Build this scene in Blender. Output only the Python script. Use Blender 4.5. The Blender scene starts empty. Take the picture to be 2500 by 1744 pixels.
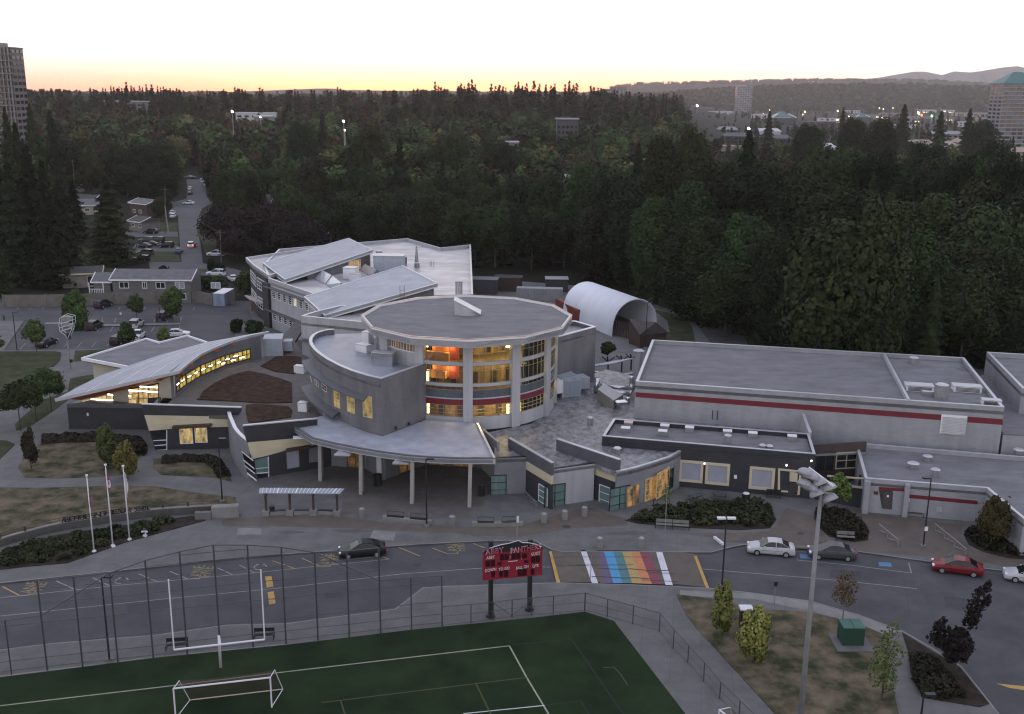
import bpy, bmesh, math, random
import numpy as np
from mathutils import Vector, Matrix
R=math.radians
sc=bpy.context.scene
# ---------------------------------------------------------------- camera
FPX=2500.; PITCH=math.atan(644/2500); ROLL=R(0.6); CH=43.6
cam=bpy.data.cameras.new('camera'); camo=bpy.data.objects.new('camera',cam); sc.collection.objects.link(camo)
cam.sensor_fit='HORIZONTAL'; cam.sensor_width=36; cam.lens=36.0; cam.clip_start=1; cam.clip_end=90000
cpi,spi=math.cos(PITCH),math.sin(PITCH)
fw=Vector((0,cpi,-spi)); up0=Vector((0,spi,cpi)); rt0=Vector((1,0,0))
rt=rt0*math.cos(ROLL)+up0*math.sin(ROLL); up=up0*math.cos(ROLL)-rt0*math.sin(ROLL)
M=Matrix((rt,up,-fw)).transposed().to_4x4(); M.translation=Vector((0,0,CH)); camo.matrix_world=M
sc.camera=camo
sc.render.resolution_x=1024; sc.render.resolution_y=714
# ---------------------------------------------------------------- light
SUN_AZ=R(-5.0); SUN_EL=R(2.2); SKYK=0.62
w=bpy.data.worlds.new('World'); sc.world=w; w.use_nodes=True
nt=w.node_tree; nt.nodes.clear()
sky=nt.nodes.new('ShaderNodeTexSky'); sky.sky_type='NISHITA'; sky.sun_disc=False
sky.sun_elevation=SUN_EL; sky.sun_rotation=SUN_AZ; sky.altitude=50; sky.air_density=1.0; sky.dust_density=0.5; sky.ozone_density=2.0
bg=nt.nodes.new('ShaderNodeBackground'); bg.inputs[1].default_value=0.05
wo=nt.nodes.new('ShaderNodeOutputWorld'); nt.links.new(sky.outputs[0],bg.inputs[0])
# thin high haze that whitens the dusk sky evenly, a little creamier towards the horizon
tc=nt.nodes.new('ShaderNodeTexCoord'); sz=nt.nodes.new('ShaderNodeSeparateXYZ'); nt.links.new(tc.outputs['Generated'],sz.inputs[0])
rp_=nt.nodes.new('ShaderNodeValToRGB'); el=rp_.color_ramp.elements
stops=[(0.0,(1.15,.82,.64)),(.010,(1.15,.93,.82)),(.028,(1.12,1.04,.98)),(.06,(1.1,1.07,1.04)),(.14,(1.06,1.07,1.12)),(.5,(.97,.98,1.18)),(1.0,(.86,.89,1.16))]
el[0].position=stops[0][0]; el[0].color=(*[v*.75 for v in stops[0][1]],1); el[1].position=1.0; el[1].color=(*[v/2 for v in stops[-1][1]],1)
stops=[(a,tuple(v*(1.5 if a<.2 else 1) for v in c)) for a,c in stops]
for p_,c_ in stops[1:-1]: q_=el.new(p_); q_.color=(*[v/2 for v in c_],1)
nt.links.new(sz.outputs[2],rp_.inputs[0])
rb_=nt.nodes.new('ShaderNodeValToRGB'); eb=rb_.color_ramp.elements      # warm band low on the side where the sun went down
sb=[(0.0,(2.0,.46,.24)),(.008,(2.0,.74,.46)),(.018,(1.9,1.12,.95)),(.032,(1.8,1.5,1.45)),(.07,(1.65,1.6,1.55)),(.16,(1.3,1.25,1.25))]
eb[0].position=0; eb[0].color=(*[v/2 for v in sb[0][1]],1); eb[1].position=1; eb[1].color=(*[v/2 for v in (.82,.88,1.22)],1)
for p_,c_ in sb[1:]: q_=eb.new(p_); q_.color=(*[v/2 for v in c_],1)
nt.links.new(sz.outputs[2],rb_.inputs[0])
dp=nt.nodes.new('ShaderNodeVectorMath'); dp.operation='DOT_PRODUCT'; dp.inputs[1].default_value=(math.sin(R(-9)),math.cos(R(-9)),0); nt.links.new(tc.outputs['Generated'],dp.inputs[0])
mrr=nt.nodes.new('ShaderNodeMapRange'); mrr.interpolation_type='SMOOTHSTEP'; mrr.inputs[1].default_value=.86; mrr.inputs[2].default_value=.985; nt.links.new(dp.outputs['Value'],mrr.inputs[0])
mxx=nt.nodes.new('ShaderNodeMix'); mxx.data_type='RGBA'; nt.links.new(mrr.outputs[0],mxx.inputs[0]); nt.links.new(rp_.outputs[0],mxx.inputs[6]); nt.links.new(rb_.outputs[0],mxx.inputs[7])
bg2=nt.nodes.new('ShaderNodeBackground'); bg2.inputs[1].default_value=2*SKYK; nt.links.new(mxx.outputs[2],bg2.inputs[0])
ads=nt.nodes.new('ShaderNodeAddShader'); nt.links.new(bg.outputs[0],ads.inputs[0]); nt.links.new(bg2.outputs[0],ads.inputs[1]); nt.links.new(ads.outputs[0],wo.inputs[0])
sl=bpy.data.lights.new('sun','SUN'); sl.energy=0.25; sl.angle=R(0.6); sl.color=(1,.55,.3)
so=bpy.data.objects.new('sun',sl); sc.collection.objects.link(so)
sdir=Vector((math.sin(SUN_AZ)*math.cos(SUN_EL),math.cos(SUN_AZ)*math.cos(SUN_EL),math.sin(SUN_EL)))
so.rotation_euler=sdir.to_track_quat('Z','Y').to_euler()
vs=sc.view_settings; vs.view_transform='Standard'; vs.look='None'; vs.gamma=1; vs.exposure=0.7
sc.cycles.max_bounces=6; sc.cycles.diffuse_bounces=2; sc.cycles.glossy_bounces=3; sc.cycles.transmission_bounces=4
sc.cycles.transparent_max_bounces=12; sc.cycles.volume_bounces=1; sc.cycles.sample_clamp_indirect=4
sc.cycles.use_denoising=True; sc.cycles.use_adaptive_sampling=False; sc.cycles.filter_width=1.2
# ---------------------------------------------------------------- pixel (2500x1744 photo) -> world
def ray(px,py):
    d=(px-1250)*rt+(872-py)*up+FPX*fw; return d
def g(f,x,y,z=0.0):
    """point of height z seen at zoom frame f's (x,y)"""
    d=ray(f[0]+x/f[2],f[1]+y/f[2]); t=(z-CH)/d.z; return Vector((d.x*t,d.y*t,z))
def gy(f,x,y,Y):
    d=ray(f[0]+x/f[2],f[1]+y/f[2]); t=Y/d.y; return Vector((d.x*t,Y,CH+d.z*t))
def proj(p):
    v=Vector(p)-Vector((0,0,CH)); d=v.dot(fw); return 1250+v.dot(rt)*FPX/d, 872-v.dot(up)*FPX/d
def ht(f,bx,by,ty,zb=0):
    b=g(f,bx,by,zb); t=f[1]+ty/f[2]; lo,hi=zb,zb+90
    for _ in range(50):
        m=(lo+hi)/2
        if proj((b.x,b.y,m))[1]>t: lo=m
        else: hi=m
    return lo
def onw(f,x,y,A,B):
    """(t,z) where the view line through a pixel meets the vertical plane A-B"""
    A=Vector((A[0],A[1])); B=Vector((B[0],B[1])); d=ray(f[0]+x/f[2],f[1]+y/f[2]); e=(B-A).normalized(); n=Vector((e.y,-e.x))
    s=A.dot(n)/Vector((d.x,d.y)).dot(n); p=Vector((d.x*s,d.y*s)); return (p-A).dot(e), CH+d.z*s
fA=(0,550,3.27); fB=(560,560,3.815); fC=(700,680,3.052); fD=(0,900,3.27); fE=(560,960,3.27); fF=(1100,960,3.27)
fG=(1500,780,2.289); fH=(1700,1100,2.4875); fI=(0,1250,3.243); fJ=(600,1250,3.243); fK=(1150,1250,3.243)
fL=(0,50,2.861); fM=(700,100,2.543); fN=(1500,100,2.289); fO=(1100,640,3.27); fQ=(0,380,3.27); fS=(0,0,.9184); f0=(0,0,1.)
# ---------------------------------------------------------------- materials
LK=3.4
MATS={}
def mat(name,c,c2=None,sc1=1.0,rough=.8,metal=0,bump=0,spec=.4,stretch=(1,1,1),lo=.35,hi=.65,tint=0,emit=None,es=0,detail=5,brick=None,coat=0,alpha=None):
    if name in MATS: return MATS[name]
    m=bpy.data.materials.new(name); m.use_nodes=True; n=m.node_tree; N=n.nodes; L=n.links
    b=N['Principled BSDF']; b.inputs['Roughness'].default_value=rough; b.inputs['Metallic'].default_value=metal
    b.inputs['Specular IOR Level'].default_value=spec; b.inputs['Coat Weight'].default_value=coat
    b.inputs['Base Color'].default_value=(*c,1)
    col=None
    if c2 is not None or bump:
        geo=N.new('ShaderNodeNewGeometry'); mp=N.new('ShaderNodeMapping'); mp.inputs['Scale'].default_value=stretch
        L.new(geo.outputs['Position'],mp.inputs[0])
        nz=N.new('ShaderNodeTexNoise'); nz.inputs['Scale'].default_value=sc1; nz.inputs['Detail'].default_value=detail; nz.inputs['Roughness'].default_value=.65
        L.new(mp.outputs[0],nz.inputs['Vector'])
        if c2 is not None:
            cr=N.new('ShaderNodeValToRGB'); cr.color_ramp.elements[0].position=lo; cr.color_ramp.elements[1].position=hi
            cr.color_ramp.elements[0].color=(*c,1); cr.color_ramp.elements[1].color=(*c2,1)
            L.new(nz.outputs['Fac'],cr.inputs[0]); col=cr.outputs[0]
        if bump:
            bp=N.new('ShaderNodeBump'); bp.inputs['Strength'].default_value=bump; bp.inputs['Distance'].default_value=.05
            L.new(nz.outputs['Fac'],bp.inputs['Height']); L.new(bp.outputs[0],b.inputs['Normal'])
    if brick:   # (width,height,mortar darkness,vertical?)  joints on walls (or on the ground when brick[3]==0)
        geo=N.new('ShaderNodeNewGeometry'); sx=N.new('ShaderNodeSeparateXYZ'); L.new(geo.outputs['Position'],sx.inputs[0])
        cb=N.new('ShaderNodeCombineXYZ')
        if brick[3]:
            ad=N.new('ShaderNodeMath'); ad.operation='ADD'; L.new(sx.outputs[0],ad.inputs[0]); L.new(sx.outputs[1],ad.inputs[1])
            L.new(ad.outputs[0],cb.inputs[0]); L.new(sx.outputs[2],cb.inputs[1])
        else:
            vr=N.new('ShaderNodeVectorRotate'); vr.inputs['Angle'].default_value=R(brick[4]) ; L.new(geo.outputs['Position'],vr.inputs[0])
            s2=N.new('ShaderNodeSeparateXYZ'); L.new(vr.outputs[0],s2.inputs[0]); L.new(s2.outputs[0],cb.inputs[0]); L.new(s2.outputs[1],cb.inputs[1])
        bt=N.new('ShaderNodeTexBrick'); bt.offset=brick[5] if len(brick)>5 else .5
        bt.inputs['Scale'].default_value=1; bt.inputs['Brick Width'].default_value=brick[0]; bt.inputs['Row Height'].default_value=brick[1]
        bt.inputs['Mortar Size'].default_value=brick[6] if len(brick)>6 else .02
        bt.inputs['Color1'].default_value=(1,1,1,1); bt.inputs['Color2'].default_value=(.9,.9,.9,1); bt.inputs['Mortar'].default_value=(brick[2],)*3+(1,)
        L.new(cb.outputs[0],bt.inputs['Vector'])
        mx=N.new('ShaderNodeMix'); mx.data_type='RGBA'; mx.blend_type='MULTIPLY'; mx.inputs[0].default_value=1
        if col is not None: L.new(col,mx.inputs[6])
        else: mx.inputs[6].default_value=(*c,1)
        L.new(bt.outputs[0],mx.inputs[7]); col=mx.outputs[2]
    if tint:
        oi=N.new('ShaderNodeObjectInfo'); hs=N.new('ShaderNodeHueSaturation')
        mr=N.new('ShaderNodeMapRange'); mr.inputs[3].default_value=.5-.03*tint; mr.inputs[4].default_value=.5+.035*tint; L.new(oi.outputs['Random'],mr.inputs[0]); L.new(mr.outputs[0],hs.inputs['Hue'])
        ml=N.new('ShaderNodeMath'); ml.operation='MULTIPLY'; ml.inputs[1].default_value=7.31; fr=N.new('ShaderNodeMath'); fr.operation='FRACT'
        L.new(oi.outputs['Random'],ml.inputs[0]); L.new(ml.outputs[0],fr.inputs[0])
        m2=N.new('ShaderNodeMapRange'); m2.inputs[3].default_value=1-.5*tint; m2.inputs[4].default_value=1+.75*tint; L.new(fr.outputs[0],m2.inputs[0]); L.new(m2.outputs[0],hs.inputs['Value'])
        if col is not None: L.new(col,hs.inputs['Color'])
        else: hs.inputs['Color'].default_value=(*c,1)
        col=hs.outputs[0]
    if col is not None: L.new(col,b.inputs['Base Color'])
    if emit: b.inputs['Emission Color'].default_value=(*emit,1); b.inputs['Emission Strength'].default_value=es
    if alpha is not None: b.inputs['Alpha'].default_value=alpha
    MATS[name]=m; return m
asphalt=mat('asphalt',(.034,.035,.039),(.064,.065,.069),.30,rough=.9,bump=.1,detail=9,lo=.3,hi=.7)
asphalt2=mat('asphalt_worn',(.05,.051,.055),(.07,.07,.073),.12,rough=.9,detail=9)
concrete=mat('concrete',(.078,.078,.078),(.125,.122,.118),.5,rough=.85,detail=10,lo=.3,hi=.7,brick=(2.4,2.4,.62,0,10,0,.016))
concl=mat('concrete_light',(.13,.128,.122),(.19,.185,.175),.6,rough=.85,detail=8)
paver=mat('brown_paver',(.075,.062,.05),(.10,.083,.068),.5,rough=.85,detail=8,brick=(.9,.9,.85,0,10,.5,.012))
turf=mat('artificial_turf',(.007,.0155,.006),(.018,.032,.012),.22,rough=.95,spec=.1,detail=13,lo=.36,hi=.66)
lawn=mat('dry_lawn',(.026,.032,.015),(.125,.10,.068),.45,rough=.95,spec=.1,detail=14,lo=.38,hi=.62,bump=.4)
lawng=mat('green_lawn',(.022,.034,.014),(.055,.055,.03),.4,rough=.95,spec=.1,detail=14,lo=.38,hi=.64,bump=.4)
soil=mat('bark_mulch',(.018,.014,.011),(.038,.03,.024),1.2,rough=.95,spec=.1,detail=9)
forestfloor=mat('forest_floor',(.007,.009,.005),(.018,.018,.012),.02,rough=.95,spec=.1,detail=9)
panel=mat('grey_metal_panel',(.27,.275,.295),(.36,.365,.385),.6,rough=.45,stretch=(1,1,.15),detail=9,lo=.3,hi=.7,brick=(1.2,40,.72,1,0,0,.012))
gpanel=mat('gym_grey_block',(.215,.22,.238),(.285,.29,.305),.6,rough=.8,stretch=(1,1,.18),detail=9,lo=.3,hi=.7,brick=(.6,.3,.9,1,0,.5,.01))
white=mat('white_trim',(.55,.55,.57),(.62,.62,.63),.7,rough=.5)
coping=mat('metal_coping',(.36,.37,.4),(.44,.45,.47),.7,rough=.35,metal=.3)
bronze=mat('bronze_coping',(.30,.2,.15),(.38,.26,.2),.7,rough=.35,metal=.4)
brick=mat('grey_brick',(.088,.087,.095),(.155,.152,.162),.5,rough=.85,stretch=(1,1,.3),detail=10,lo=.3,hi=.7,brick=(.4,.2,.78,1,0,.5,.012))
fins=mat('fin_grey_panel',(.15,.155,.17),(.18,.185,.20),.5,rough=.6,brick=(1.8,1.4,.8,1,0,.5,.012))
dark=mat('charcoal_block',(.022,.023,.028),(.032,.033,.038),.6,rough=.8,brick=(.6,.3,.8,1,0,.5,.012))
dband=mat('slate_parapet',(.06,.064,.075),(.08,.084,.095),.6,rough=.6)
tan=mat('tan_panel',(.42,.37,.255),(.48,.425,.30),.5,rough=.7,brick=(2.2,.5,.93,1,0,.0,.01))
red=mat('red_band',(.105,.008,.015),(.13,.010,.018),.8,rough=.6)
wood=mat('orange_wood',(.22,.055,.02),(.33,.09,.03),.8,rough=.55,stretch=(1,1,6))
rfgrav=mat('roof_gravel',(.088,.088,.095),(.165,.163,.17),.5,rough=.85,detail=14,bump=.2,lo=.28,hi=.72,stretch=(.6,1.3,1))
rfmetal=mat('roof_metal',(.185,.20,.235),(.275,.292,.33),.3,rough=.48,spec=.5,detail=12,lo=.3,hi=.7,brick=(9,1.8,.86,0,-65,.5,.03))
rfcanopy=mat('roof_canopy',(.205,.22,.26),(.325,.34,.385),.6,rough=.58,spec=.5,detail=10,lo=.3,hi=.7)
rfwet=mat('roof_membrane',(.16,.155,.155),(.33,.32,.32),.35,rough=.5,spec=.5,detail=10,stretch=(1,.35,1),lo=.35,hi=.62)
rfpatch=mat('roof_patched_membrane',(.075,.072,.07),(.25,.25,.265),1.5,rough=.45,spec=.5,detail=14,stretch=(1,.6,1),lo=.36,hi=.64,brick=(3.2,1.0,.6,0,-50,.5,.04))
rfbright=mat('rear_roof_membrane',(.22,.205,.21),(.46,.44,.45),.3,rough=.36,spec=.6,detail=12,stretch=(.4,1,1),lo=.35,hi=.62,brick=(14,1.6,.85,0,-72,.5,.04))
greenroof=mat('planted_roof',(.014,.011,.008),(.062,.034,.021),1.1,rough=.95,spec=.1,detail=12)
deck=mat('roof_gravel_path',(.075,.068,.062),(.105,.096,.088),.7,rough=.9,detail=9)
glass=mat('dark_glass',(.012,.015,.018),rough=.08,spec=.8)
glassb=mat('blind_glass',(.24,.25,.30),(.28,.29,.34),.6,rough=.25,spec=.7)
glassg=mat('green_glass',(.08,.14,.13),(.13,.20,.185),.5,rough=.15,spec=.8)
blk=mat('black_metal',(.012,.012,.014),rough=.45)
galv=mat('galvanised_steel',(.22,.225,.235),(.28,.285,.29),2,rough=.45,metal=.5)
fsteel=mat('fence_steel',(.045,.048,.055),(.06,.063,.07),2,rough=.5,metal=.3)
whitep=mat('white_paint',(.50,.50,.53),rough=.4)
dkbrown=mat('dark_brown_timber',(.035,.022,.016),(.05,.032,.024),1,rough=.6)
ylw=mat('yellow_paint',(.42,.25,.05),(.28,.17,.05),1.5,rough=.7,detail=9)
wpaint=mat('road_white_paint',(.24,.24,.25),(.14,.14,.15),1.2,rough=.7,detail=9)
wbright=mat('crossing_white_paint',(.50,.51,.55),(.40,.41,.45),1.2,rough=.7,detail=9)
bpaint=mat('blue_paint',(.06,.17,.30),(.05,.11,.18),1.5,rough=.7)
def warm(name,c,s,c2=None,sc1=.8,stretch=(1,1,.5)):
    """lit room seen through a window: gives off light, uneven"""
    if name in MATS: return MATS[name]
    m=bpy.data.materials.new(name); m.use_nodes=True; s*=.75; N=m.node_tree.nodes; L=m.node_tree.links; b=N['Principled BSDF']
    b.inputs['Base Color'].default_value=(.05,.04,.03,1); b.inputs['Roughness'].default_value=.15
    geo=N.new('ShaderNodeNewGeometry'); mp=N.new('ShaderNodeMapping'); mp.inputs['Scale'].default_value=stretch; L.new(geo.outputs['Position'],mp.inputs[0])
    vo=N.new('ShaderNodeTexVoronoi'); vo.inputs['Scale'].default_value=sc1; vo.distance='CHEBYCHEV'; L.new(mp.outputs[0],vo.inputs['Vector'])
    nz=N.new('ShaderNodeTexNoise'); nz.inputs['Scale'].default_value=sc1*2.2; nz.inputs['Detail'].default_value=4; L.new(mp.outputs[0],nz.inputs['Vector'])
    cr=N.new('ShaderNodeValToRGB'); cr.color_ramp.elements[0].position=.38; cr.color_ramp.elements[1].position=.62
    c2=c2 or tuple(q*.35 for q in c)
    cr.color_ramp.elements[0].color=(*c2,1); cr.color_ramp.elements[1].color=(*c,1)
    mx=N.new('ShaderNodeMix'); mx.data_type='RGBA'; mx.inputs[0].default_value=.35; L.new(nz.outputs['Fac'],cr.inputs[0]); L.new(cr.outputs[0],mx.inputs[6])
    m3=N.new('ShaderNodeMix'); m3.data_type='RGBA'; m3.blend_type='MULTIPLY'; m3.inputs[0].default_value=1; m3.inputs[7].default_value=(*c,1)
    vs_=N.new('ShaderNodeSeparateColor'); L.new(vo.outputs['Color'],vs_.inputs[0]); L.new(vs_.outputs[0],m3.inputs[6])
    L.new(m3.outputs[2],mx.inputs[7]); L.new(mx.outputs[2],b.inputs['Emission Color']); b.inputs['Emission Strength'].default_value=s
    MATS[name]=m; return m
# ---------------------------------------------------------------- mesh building
class MB:
    def __init__(s): s.v=[]; s.f=[]
    def add(s,vs,fs):
        o=len(s.v); s.v+= [tuple(v) for v in vs]; s.f+=[tuple(i+o for i in f) for f in fs]; return s
    def box(s,c,d,rz=0,tilt=None):
        hx,hy,hz=d[0]/2,d[1]/2,d[2]/2; m=Matrix.Rotation(rz,3,'Z')
        if tilt is not None: m=m@tilt
        vs=[m@Vector((x*hx,y*hy,z*hz))+Vector(c) for z in(-1,1) for x,y in((-1,-1),(1,-1),(1,1),(-1,1))]
        return s.add(vs,[(3,2,1,0),(4,5,6,7),(0,1,5,4),(1,2,6,5),(2,3,7,6),(3,0,4,7)])
    def prism(s,poly,z0,z1,cap=True,bot=True):
        """poly: xy list; z0,z1 numbers or lists"""
        n=len(poly); p=[(q[0],q[1]) for q in poly]
        if sum(p[i][0]*p[(i+1)%n][1]-p[(i+1)%n][0]*p[i][1] for i in range(n))<0:
            p=p[::-1]; z0=z0[::-1] if isinstance(z0,list) else z0; z1=z1[::-1] if isinstance(z1,list) else z1
        za=z0 if isinstance(z0,list) else [z0]*n; zb=z1 if isinstance(z1,list) else [z1]*n
        vs=[(a[0],a[1],z) for a,z in zip(p,za)]+[(a[0],a[1],z) for a,z in zip(p,zb)]
        fs=[(i,(i+1)%n,n+(i+1)%n,n+i) for i in range(n)]
        if cap: fs.append(tuple(range(n,2*n)))
        if bot: fs.append(tuple(range(n-1,-1,-1)))
        return s.add(vs,fs)
    def sheet(s,pts):
        p=[Vector(q) for q in pts]; n=len(p)
        if sum(p[i].x*p[(i+1)%n].y-p[(i+1)%n].x*p[i].y for i in range(n))<0: p=p[::-1]
        return s.add(p,[tuple(range(n))])
    def tube(s,pts,r,n=8,r2=None,cap=True):
        pts=[Vector(p) for p in pts]; m=len(pts); vs=[]; prev=None
        for i,p in enumerate(pts):
            d=(pts[min(i+1,m-1)]-pts[max(i-1,0)]).normalized()
            a=d.cross(Vector((0,0,1)) if abs(d.z)<.95 else Vector((1,0,0))).normalized(); b=d.cross(a)
            rr=r if r2 is None else r+(r2-r)*i/(m-1)
            vs+=[p+a*rr*math.cos(2*math.pi*k/n)+b*rr*math.sin(2*math.pi*k/n) for k in range(n)]
        fs=[(i*n+k,i*n+(k+1)%n,(i+1)*n+(k+1)%n,(i+1)*n+k) for i in range(m-1) for k in range(n)]
        if cap: fs+=[tuple(range(n-1,-1,-1)),tuple(range((m-1)*n,m*n))]
        return s.add(vs,fs)
    def bar(s,a,b,wd,h):
        """square bar from a to b"""
        a=Vector(a); b=Vector(b); d=(b-a).normalized(); u=d.cross(Vector((0,0,1)) if abs(d.z)<.95 else Vector((1,0,0))).normalized(); v=u.cross(d)
        vs=[q+u*(i*wd/2)+v*(j*h/2) for q in(a,b) for i,j in((-1,-1),(1,-1),(1,1),(-1,1))]
        return s.add(vs,[(3,2,1,0),(4,5,6,7),(0,1,5,4),(1,2,6,5),(2,3,7,6),(3,0,4,7)])
    def wall(s,pts,z0,z1,th=.25,closed=False):
        """wall of thickness th along xy pts (thickness to the left of travel); z may be lists"""
        P=[Vector((q[0],q[1])) for q in pts]; n=len(P); za=z0 if isinstance(z0,list) else [z0]*n; zb=z1 if isinstance(z1,list) else [z1]*n
        off=[]
        for i in range(n):
            a=P[i]-P[i-1] if (i>0 or closed) else P[1]-P[0]; b=P[(i+1)%n]-P[i] if (i<n-1 or closed) else P[-1]-P[-2]
            a.normalize(); b.normalize(); t=(a+b).normalized(); nn=Vector((-t.y,t.x)); off.append(P[i]+nn*th/max(.3,nn.dot(Vector((-a.y,a.x)))))
        vs=[];
        for i in range(n): vs+=[(P[i].x,P[i].y,za[i]),(off[i].x,off[i].y,za[i]),(off[i].x,off[i].y,zb[i]),(P[i].x,P[i].y,zb[i])]
        fs=[]
        rg=range(n) if closed else range(n-1)
        for i in rg:
            a=4*i; b=4*((i+1)%n); fs+=[(a,b,b+3,a+3),(a+2,b+2,b+1,a+1),(a+3,b+3,b+2,a+2),(a+1,b+1,b,a)]
        if not closed: fs+=[(0,3,2,1),(4*n-4,4*n-3,4*n-2,4*n-1)]
        return s.add(vs,fs)
    def build(s,name,m,parent=None,smooth=False,rel=True):
        me=bpy.data.meshes.new(name); o=bpy.data.objects.new(name,me)
        off=rootloc(parent) if (parent is not None and rel) else Vector((0,0,0))
        me.from_pydata([(v[0]-off.x,v[1]-off.y,v[2]-off.z) for v in s.v],[],s.f); me.update()
        if m: me.materials.append(m)
        if smooth:
            for p in me.polygons: p.use_smooth=True
        sc.collection.objects.link(o)
        if parent is not None: o.parent=parent
        return o
def rootloc(o):
    v=Vector((0,0,0))
    while o is not None: v=v+o.location; o=o.parent
    return v
def tag(o,label=None,cat=None,group=None,kind=None):
    if label: o['label']=label
    if cat: o['category']=cat
    if group: o['group']=group
    if kind: o['kind']=kind
    return o
def T(name,label,cat,loc=(0,0,0),rz=0,group=None):
    o=bpy.data.objects.new(name,None); o.empty_display_size=.3; sc.collection.objects.link(o); o.location=loc; o.rotation_euler=(0,0,rz); return tag(o,label,cat,group)
def dup(root,loc,rz,label=None,group=None,scale=None):
    r=root.copy(); sc.collection.objects.link(r); r.location=loc; r.rotation_euler=(0,0,rz)
    if scale: r.scale=scale
    if label: r['label']=label
    if group: r['group']=group
    for ch in list(root.children):
        c=ch.copy(); sc.collection.objects.link(c); c.parent=r
        for q in list(ch.children):
            d=q.copy(); sc.collection.objects.link(d); d.parent=c
    return r
def struct(name,mb,m): return tag(mb.build(name,m),kind='structure')
def P2(f,pts,z=0): return [g(f,x,y,z) for x,y in pts]
def V3(p,z): return Vector((p[0],p[1],z))
def lerp(a,b,t): return a+(b-a)*t
def text(s,size,m,name,parent,loc,rot,ext=.01,sx=1,world=True):
    cu=bpy.data.curves.new('t','FONT'); cu.body=s; cu.size=size; cu.extrude=ext; cu.align_x='CENTER'; cu.align_y='CENTER'; cu.resolution_u=3
    o=bpy.data.objects.new('t',cu); sc.collection.objects.link(o); dg=bpy.context.evaluated_depsgraph_get()
    me=bpy.data.meshes.new_from_object(o.evaluated_get(dg)); bpy.data.objects.remove(o)
    mm=Matrix.Translation(Vector(loc)-(rootloc(parent) if parent and world else Vector((0,0,0))))@rot.to_4x4()@Matrix.Diagonal((sx,1,1,1)); me.transform(mm)
    me.materials.clear(); me.materials.append(m); q=bpy.data.objects.new(name,me); sc.collection.objects.link(q)
    if parent: q.parent=parent
    return q
def window(bld,f,box,A,B,nx=2,ny=2,fr=white,gl=glass,fw_=.09,out=.06,name='window',label=None,tz=None):
    """a framed window on wall plane A-B from a picture box (x0,y0,x1,y1)"""
    if tz: t0,t1,z0,z1=tz
    else:
        t0,z1=onw(f,box[0],box[1],A,B); t1,z0=onw(f,box[2],box[3],A,B)
    A=Vector((A[0],A[1])); e=(Vector((B[0],B[1]))-A).normalized(); n=Vector((e.y,-e.x))
    def pt(t,z,o): q=A+e*t+n*o; return Vector((q.x,q.y,z))
    mb=MB(); d=out
    def bar(ta,za,tb,zb):  # rectangle on the wall, out by d
        vs=[pt(t,z,o) for o in(-.02,d) for t,z in((ta,za),(tb,za),(tb,zb),(ta,zb))]
        mb.add(vs,[(3,2,1,0),(4,5,6,7),(0,1,5,4),(1,2,6,5),(2,3,7,6),(3,0,4,7)])
    k=fw_
    bar(t0,z0,t1,z0+k); bar(t0,z1-k,t1,z1); bar(t0,z0+k,t0+k,z1-k); bar(t1-k,z0+k,t1,z1-k)
    for i in range(1,nx): c=lerp(t0,t1,i/nx); bar(c-k/3,z0+k,c+k/3,z1-k)
    d=out*.8
    for i in range(1,ny): c=lerp(z0,z1,i/ny); bar(t0+k,c-k/3,t1-k,c+k/3)
    w=mb.build(name,fr,bld)
    if label: w['label']=label
    q=MB(); q.add([pt(t,z,.018) for t,z in((t0+k*.5,z0+k*.5),(t1-k*.5,z0+k*.5),(t1-k*.5,z1-k*.5),(t0+k*.5,z1-k*.5))],[(0,1,2,3)]); q.build('pane',gl,w)
    return w
def patch(bld,name,m,f,pts,A,B,out=.03,th=.03):
    """flat polygon applied on a wall plane"""
    A2=Vector((A[0],A[1])); e=(Vector((B[0],B[1]))-A2).normalized(); n=Vector((e.y,-e.x)); tz=[onw(f,x,y,A,B) for x,y in pts]
    k=len(tz); vs=[];
    for o in(out-th,out):
        for t,z in tz: q=A2+e*t+n*o; vs.append((q.x,q.y,z))
    fs=[tuple(range(k-1,-1,-1)),tuple(range(k,2*k))]+[(i,(i+1)%k,k+(i+1)%k,k+i) for i in range(k)]
    a=sum(tz[i][0]*tz[(i+1)%k][1]-tz[(i+1)%k][0]*tz[i][1] for i in range(k))
    if a<0: fs=[q[::-1] for q in fs]
    return MB().add(vs,fs).build(name,m,bld)
# ---------------------------------------------------------------- terrain
def smooth(a,b,x): t=max(0,min(1,(x-a)/(b-a))); return t*t*(3-2*t)
def terr(x,y):
    d=math.hypot(x,y)
    if y<380: base=0
    else:
        u=x/max(y,1)
        side=1-smooth(.152,.185,u)                     # woods rise to the left and centre, the town lies low on the right
        base=side*(15+7*math.exp(-((u-.02)/.17)**2))*smooth(520,1150,y)
    h=base+11*math.exp(-((x+125)/110)**2-((y-930)/190)**2)*0+7*math.exp(-((x+355)/110)**4-((y-930)/160)**2)
    rg=smooth(3300,5200,y)*(1-smooth(7500,9000,y))*0
    return h
K=0.13   # kerb height
def build_terrain():
    ys=[-60,0,60,120,180,240,300,380,450,520]+[520+60*i for i in range(1,16)]+[1500,1700,2000,2400,3000,3800,5000,7000,10000,14000]
    us=[i/22 for i in range(-34,35)]
    vs=[];fs=[]
    for y in ys:
        for u in us:
            x=u*max(y,320)*1.15 if y<3000 else u*y*1.15; vs.append((x,y,terr(x,y)-.06))
    n=len(us)
    for j in range(len(ys)-1):
        for i in range(n-1): a=j*n+i; fs.append((a,a+1,a+n+1,a+n))
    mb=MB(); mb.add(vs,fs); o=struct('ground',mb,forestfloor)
build_terrain()
HILLS={}
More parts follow.
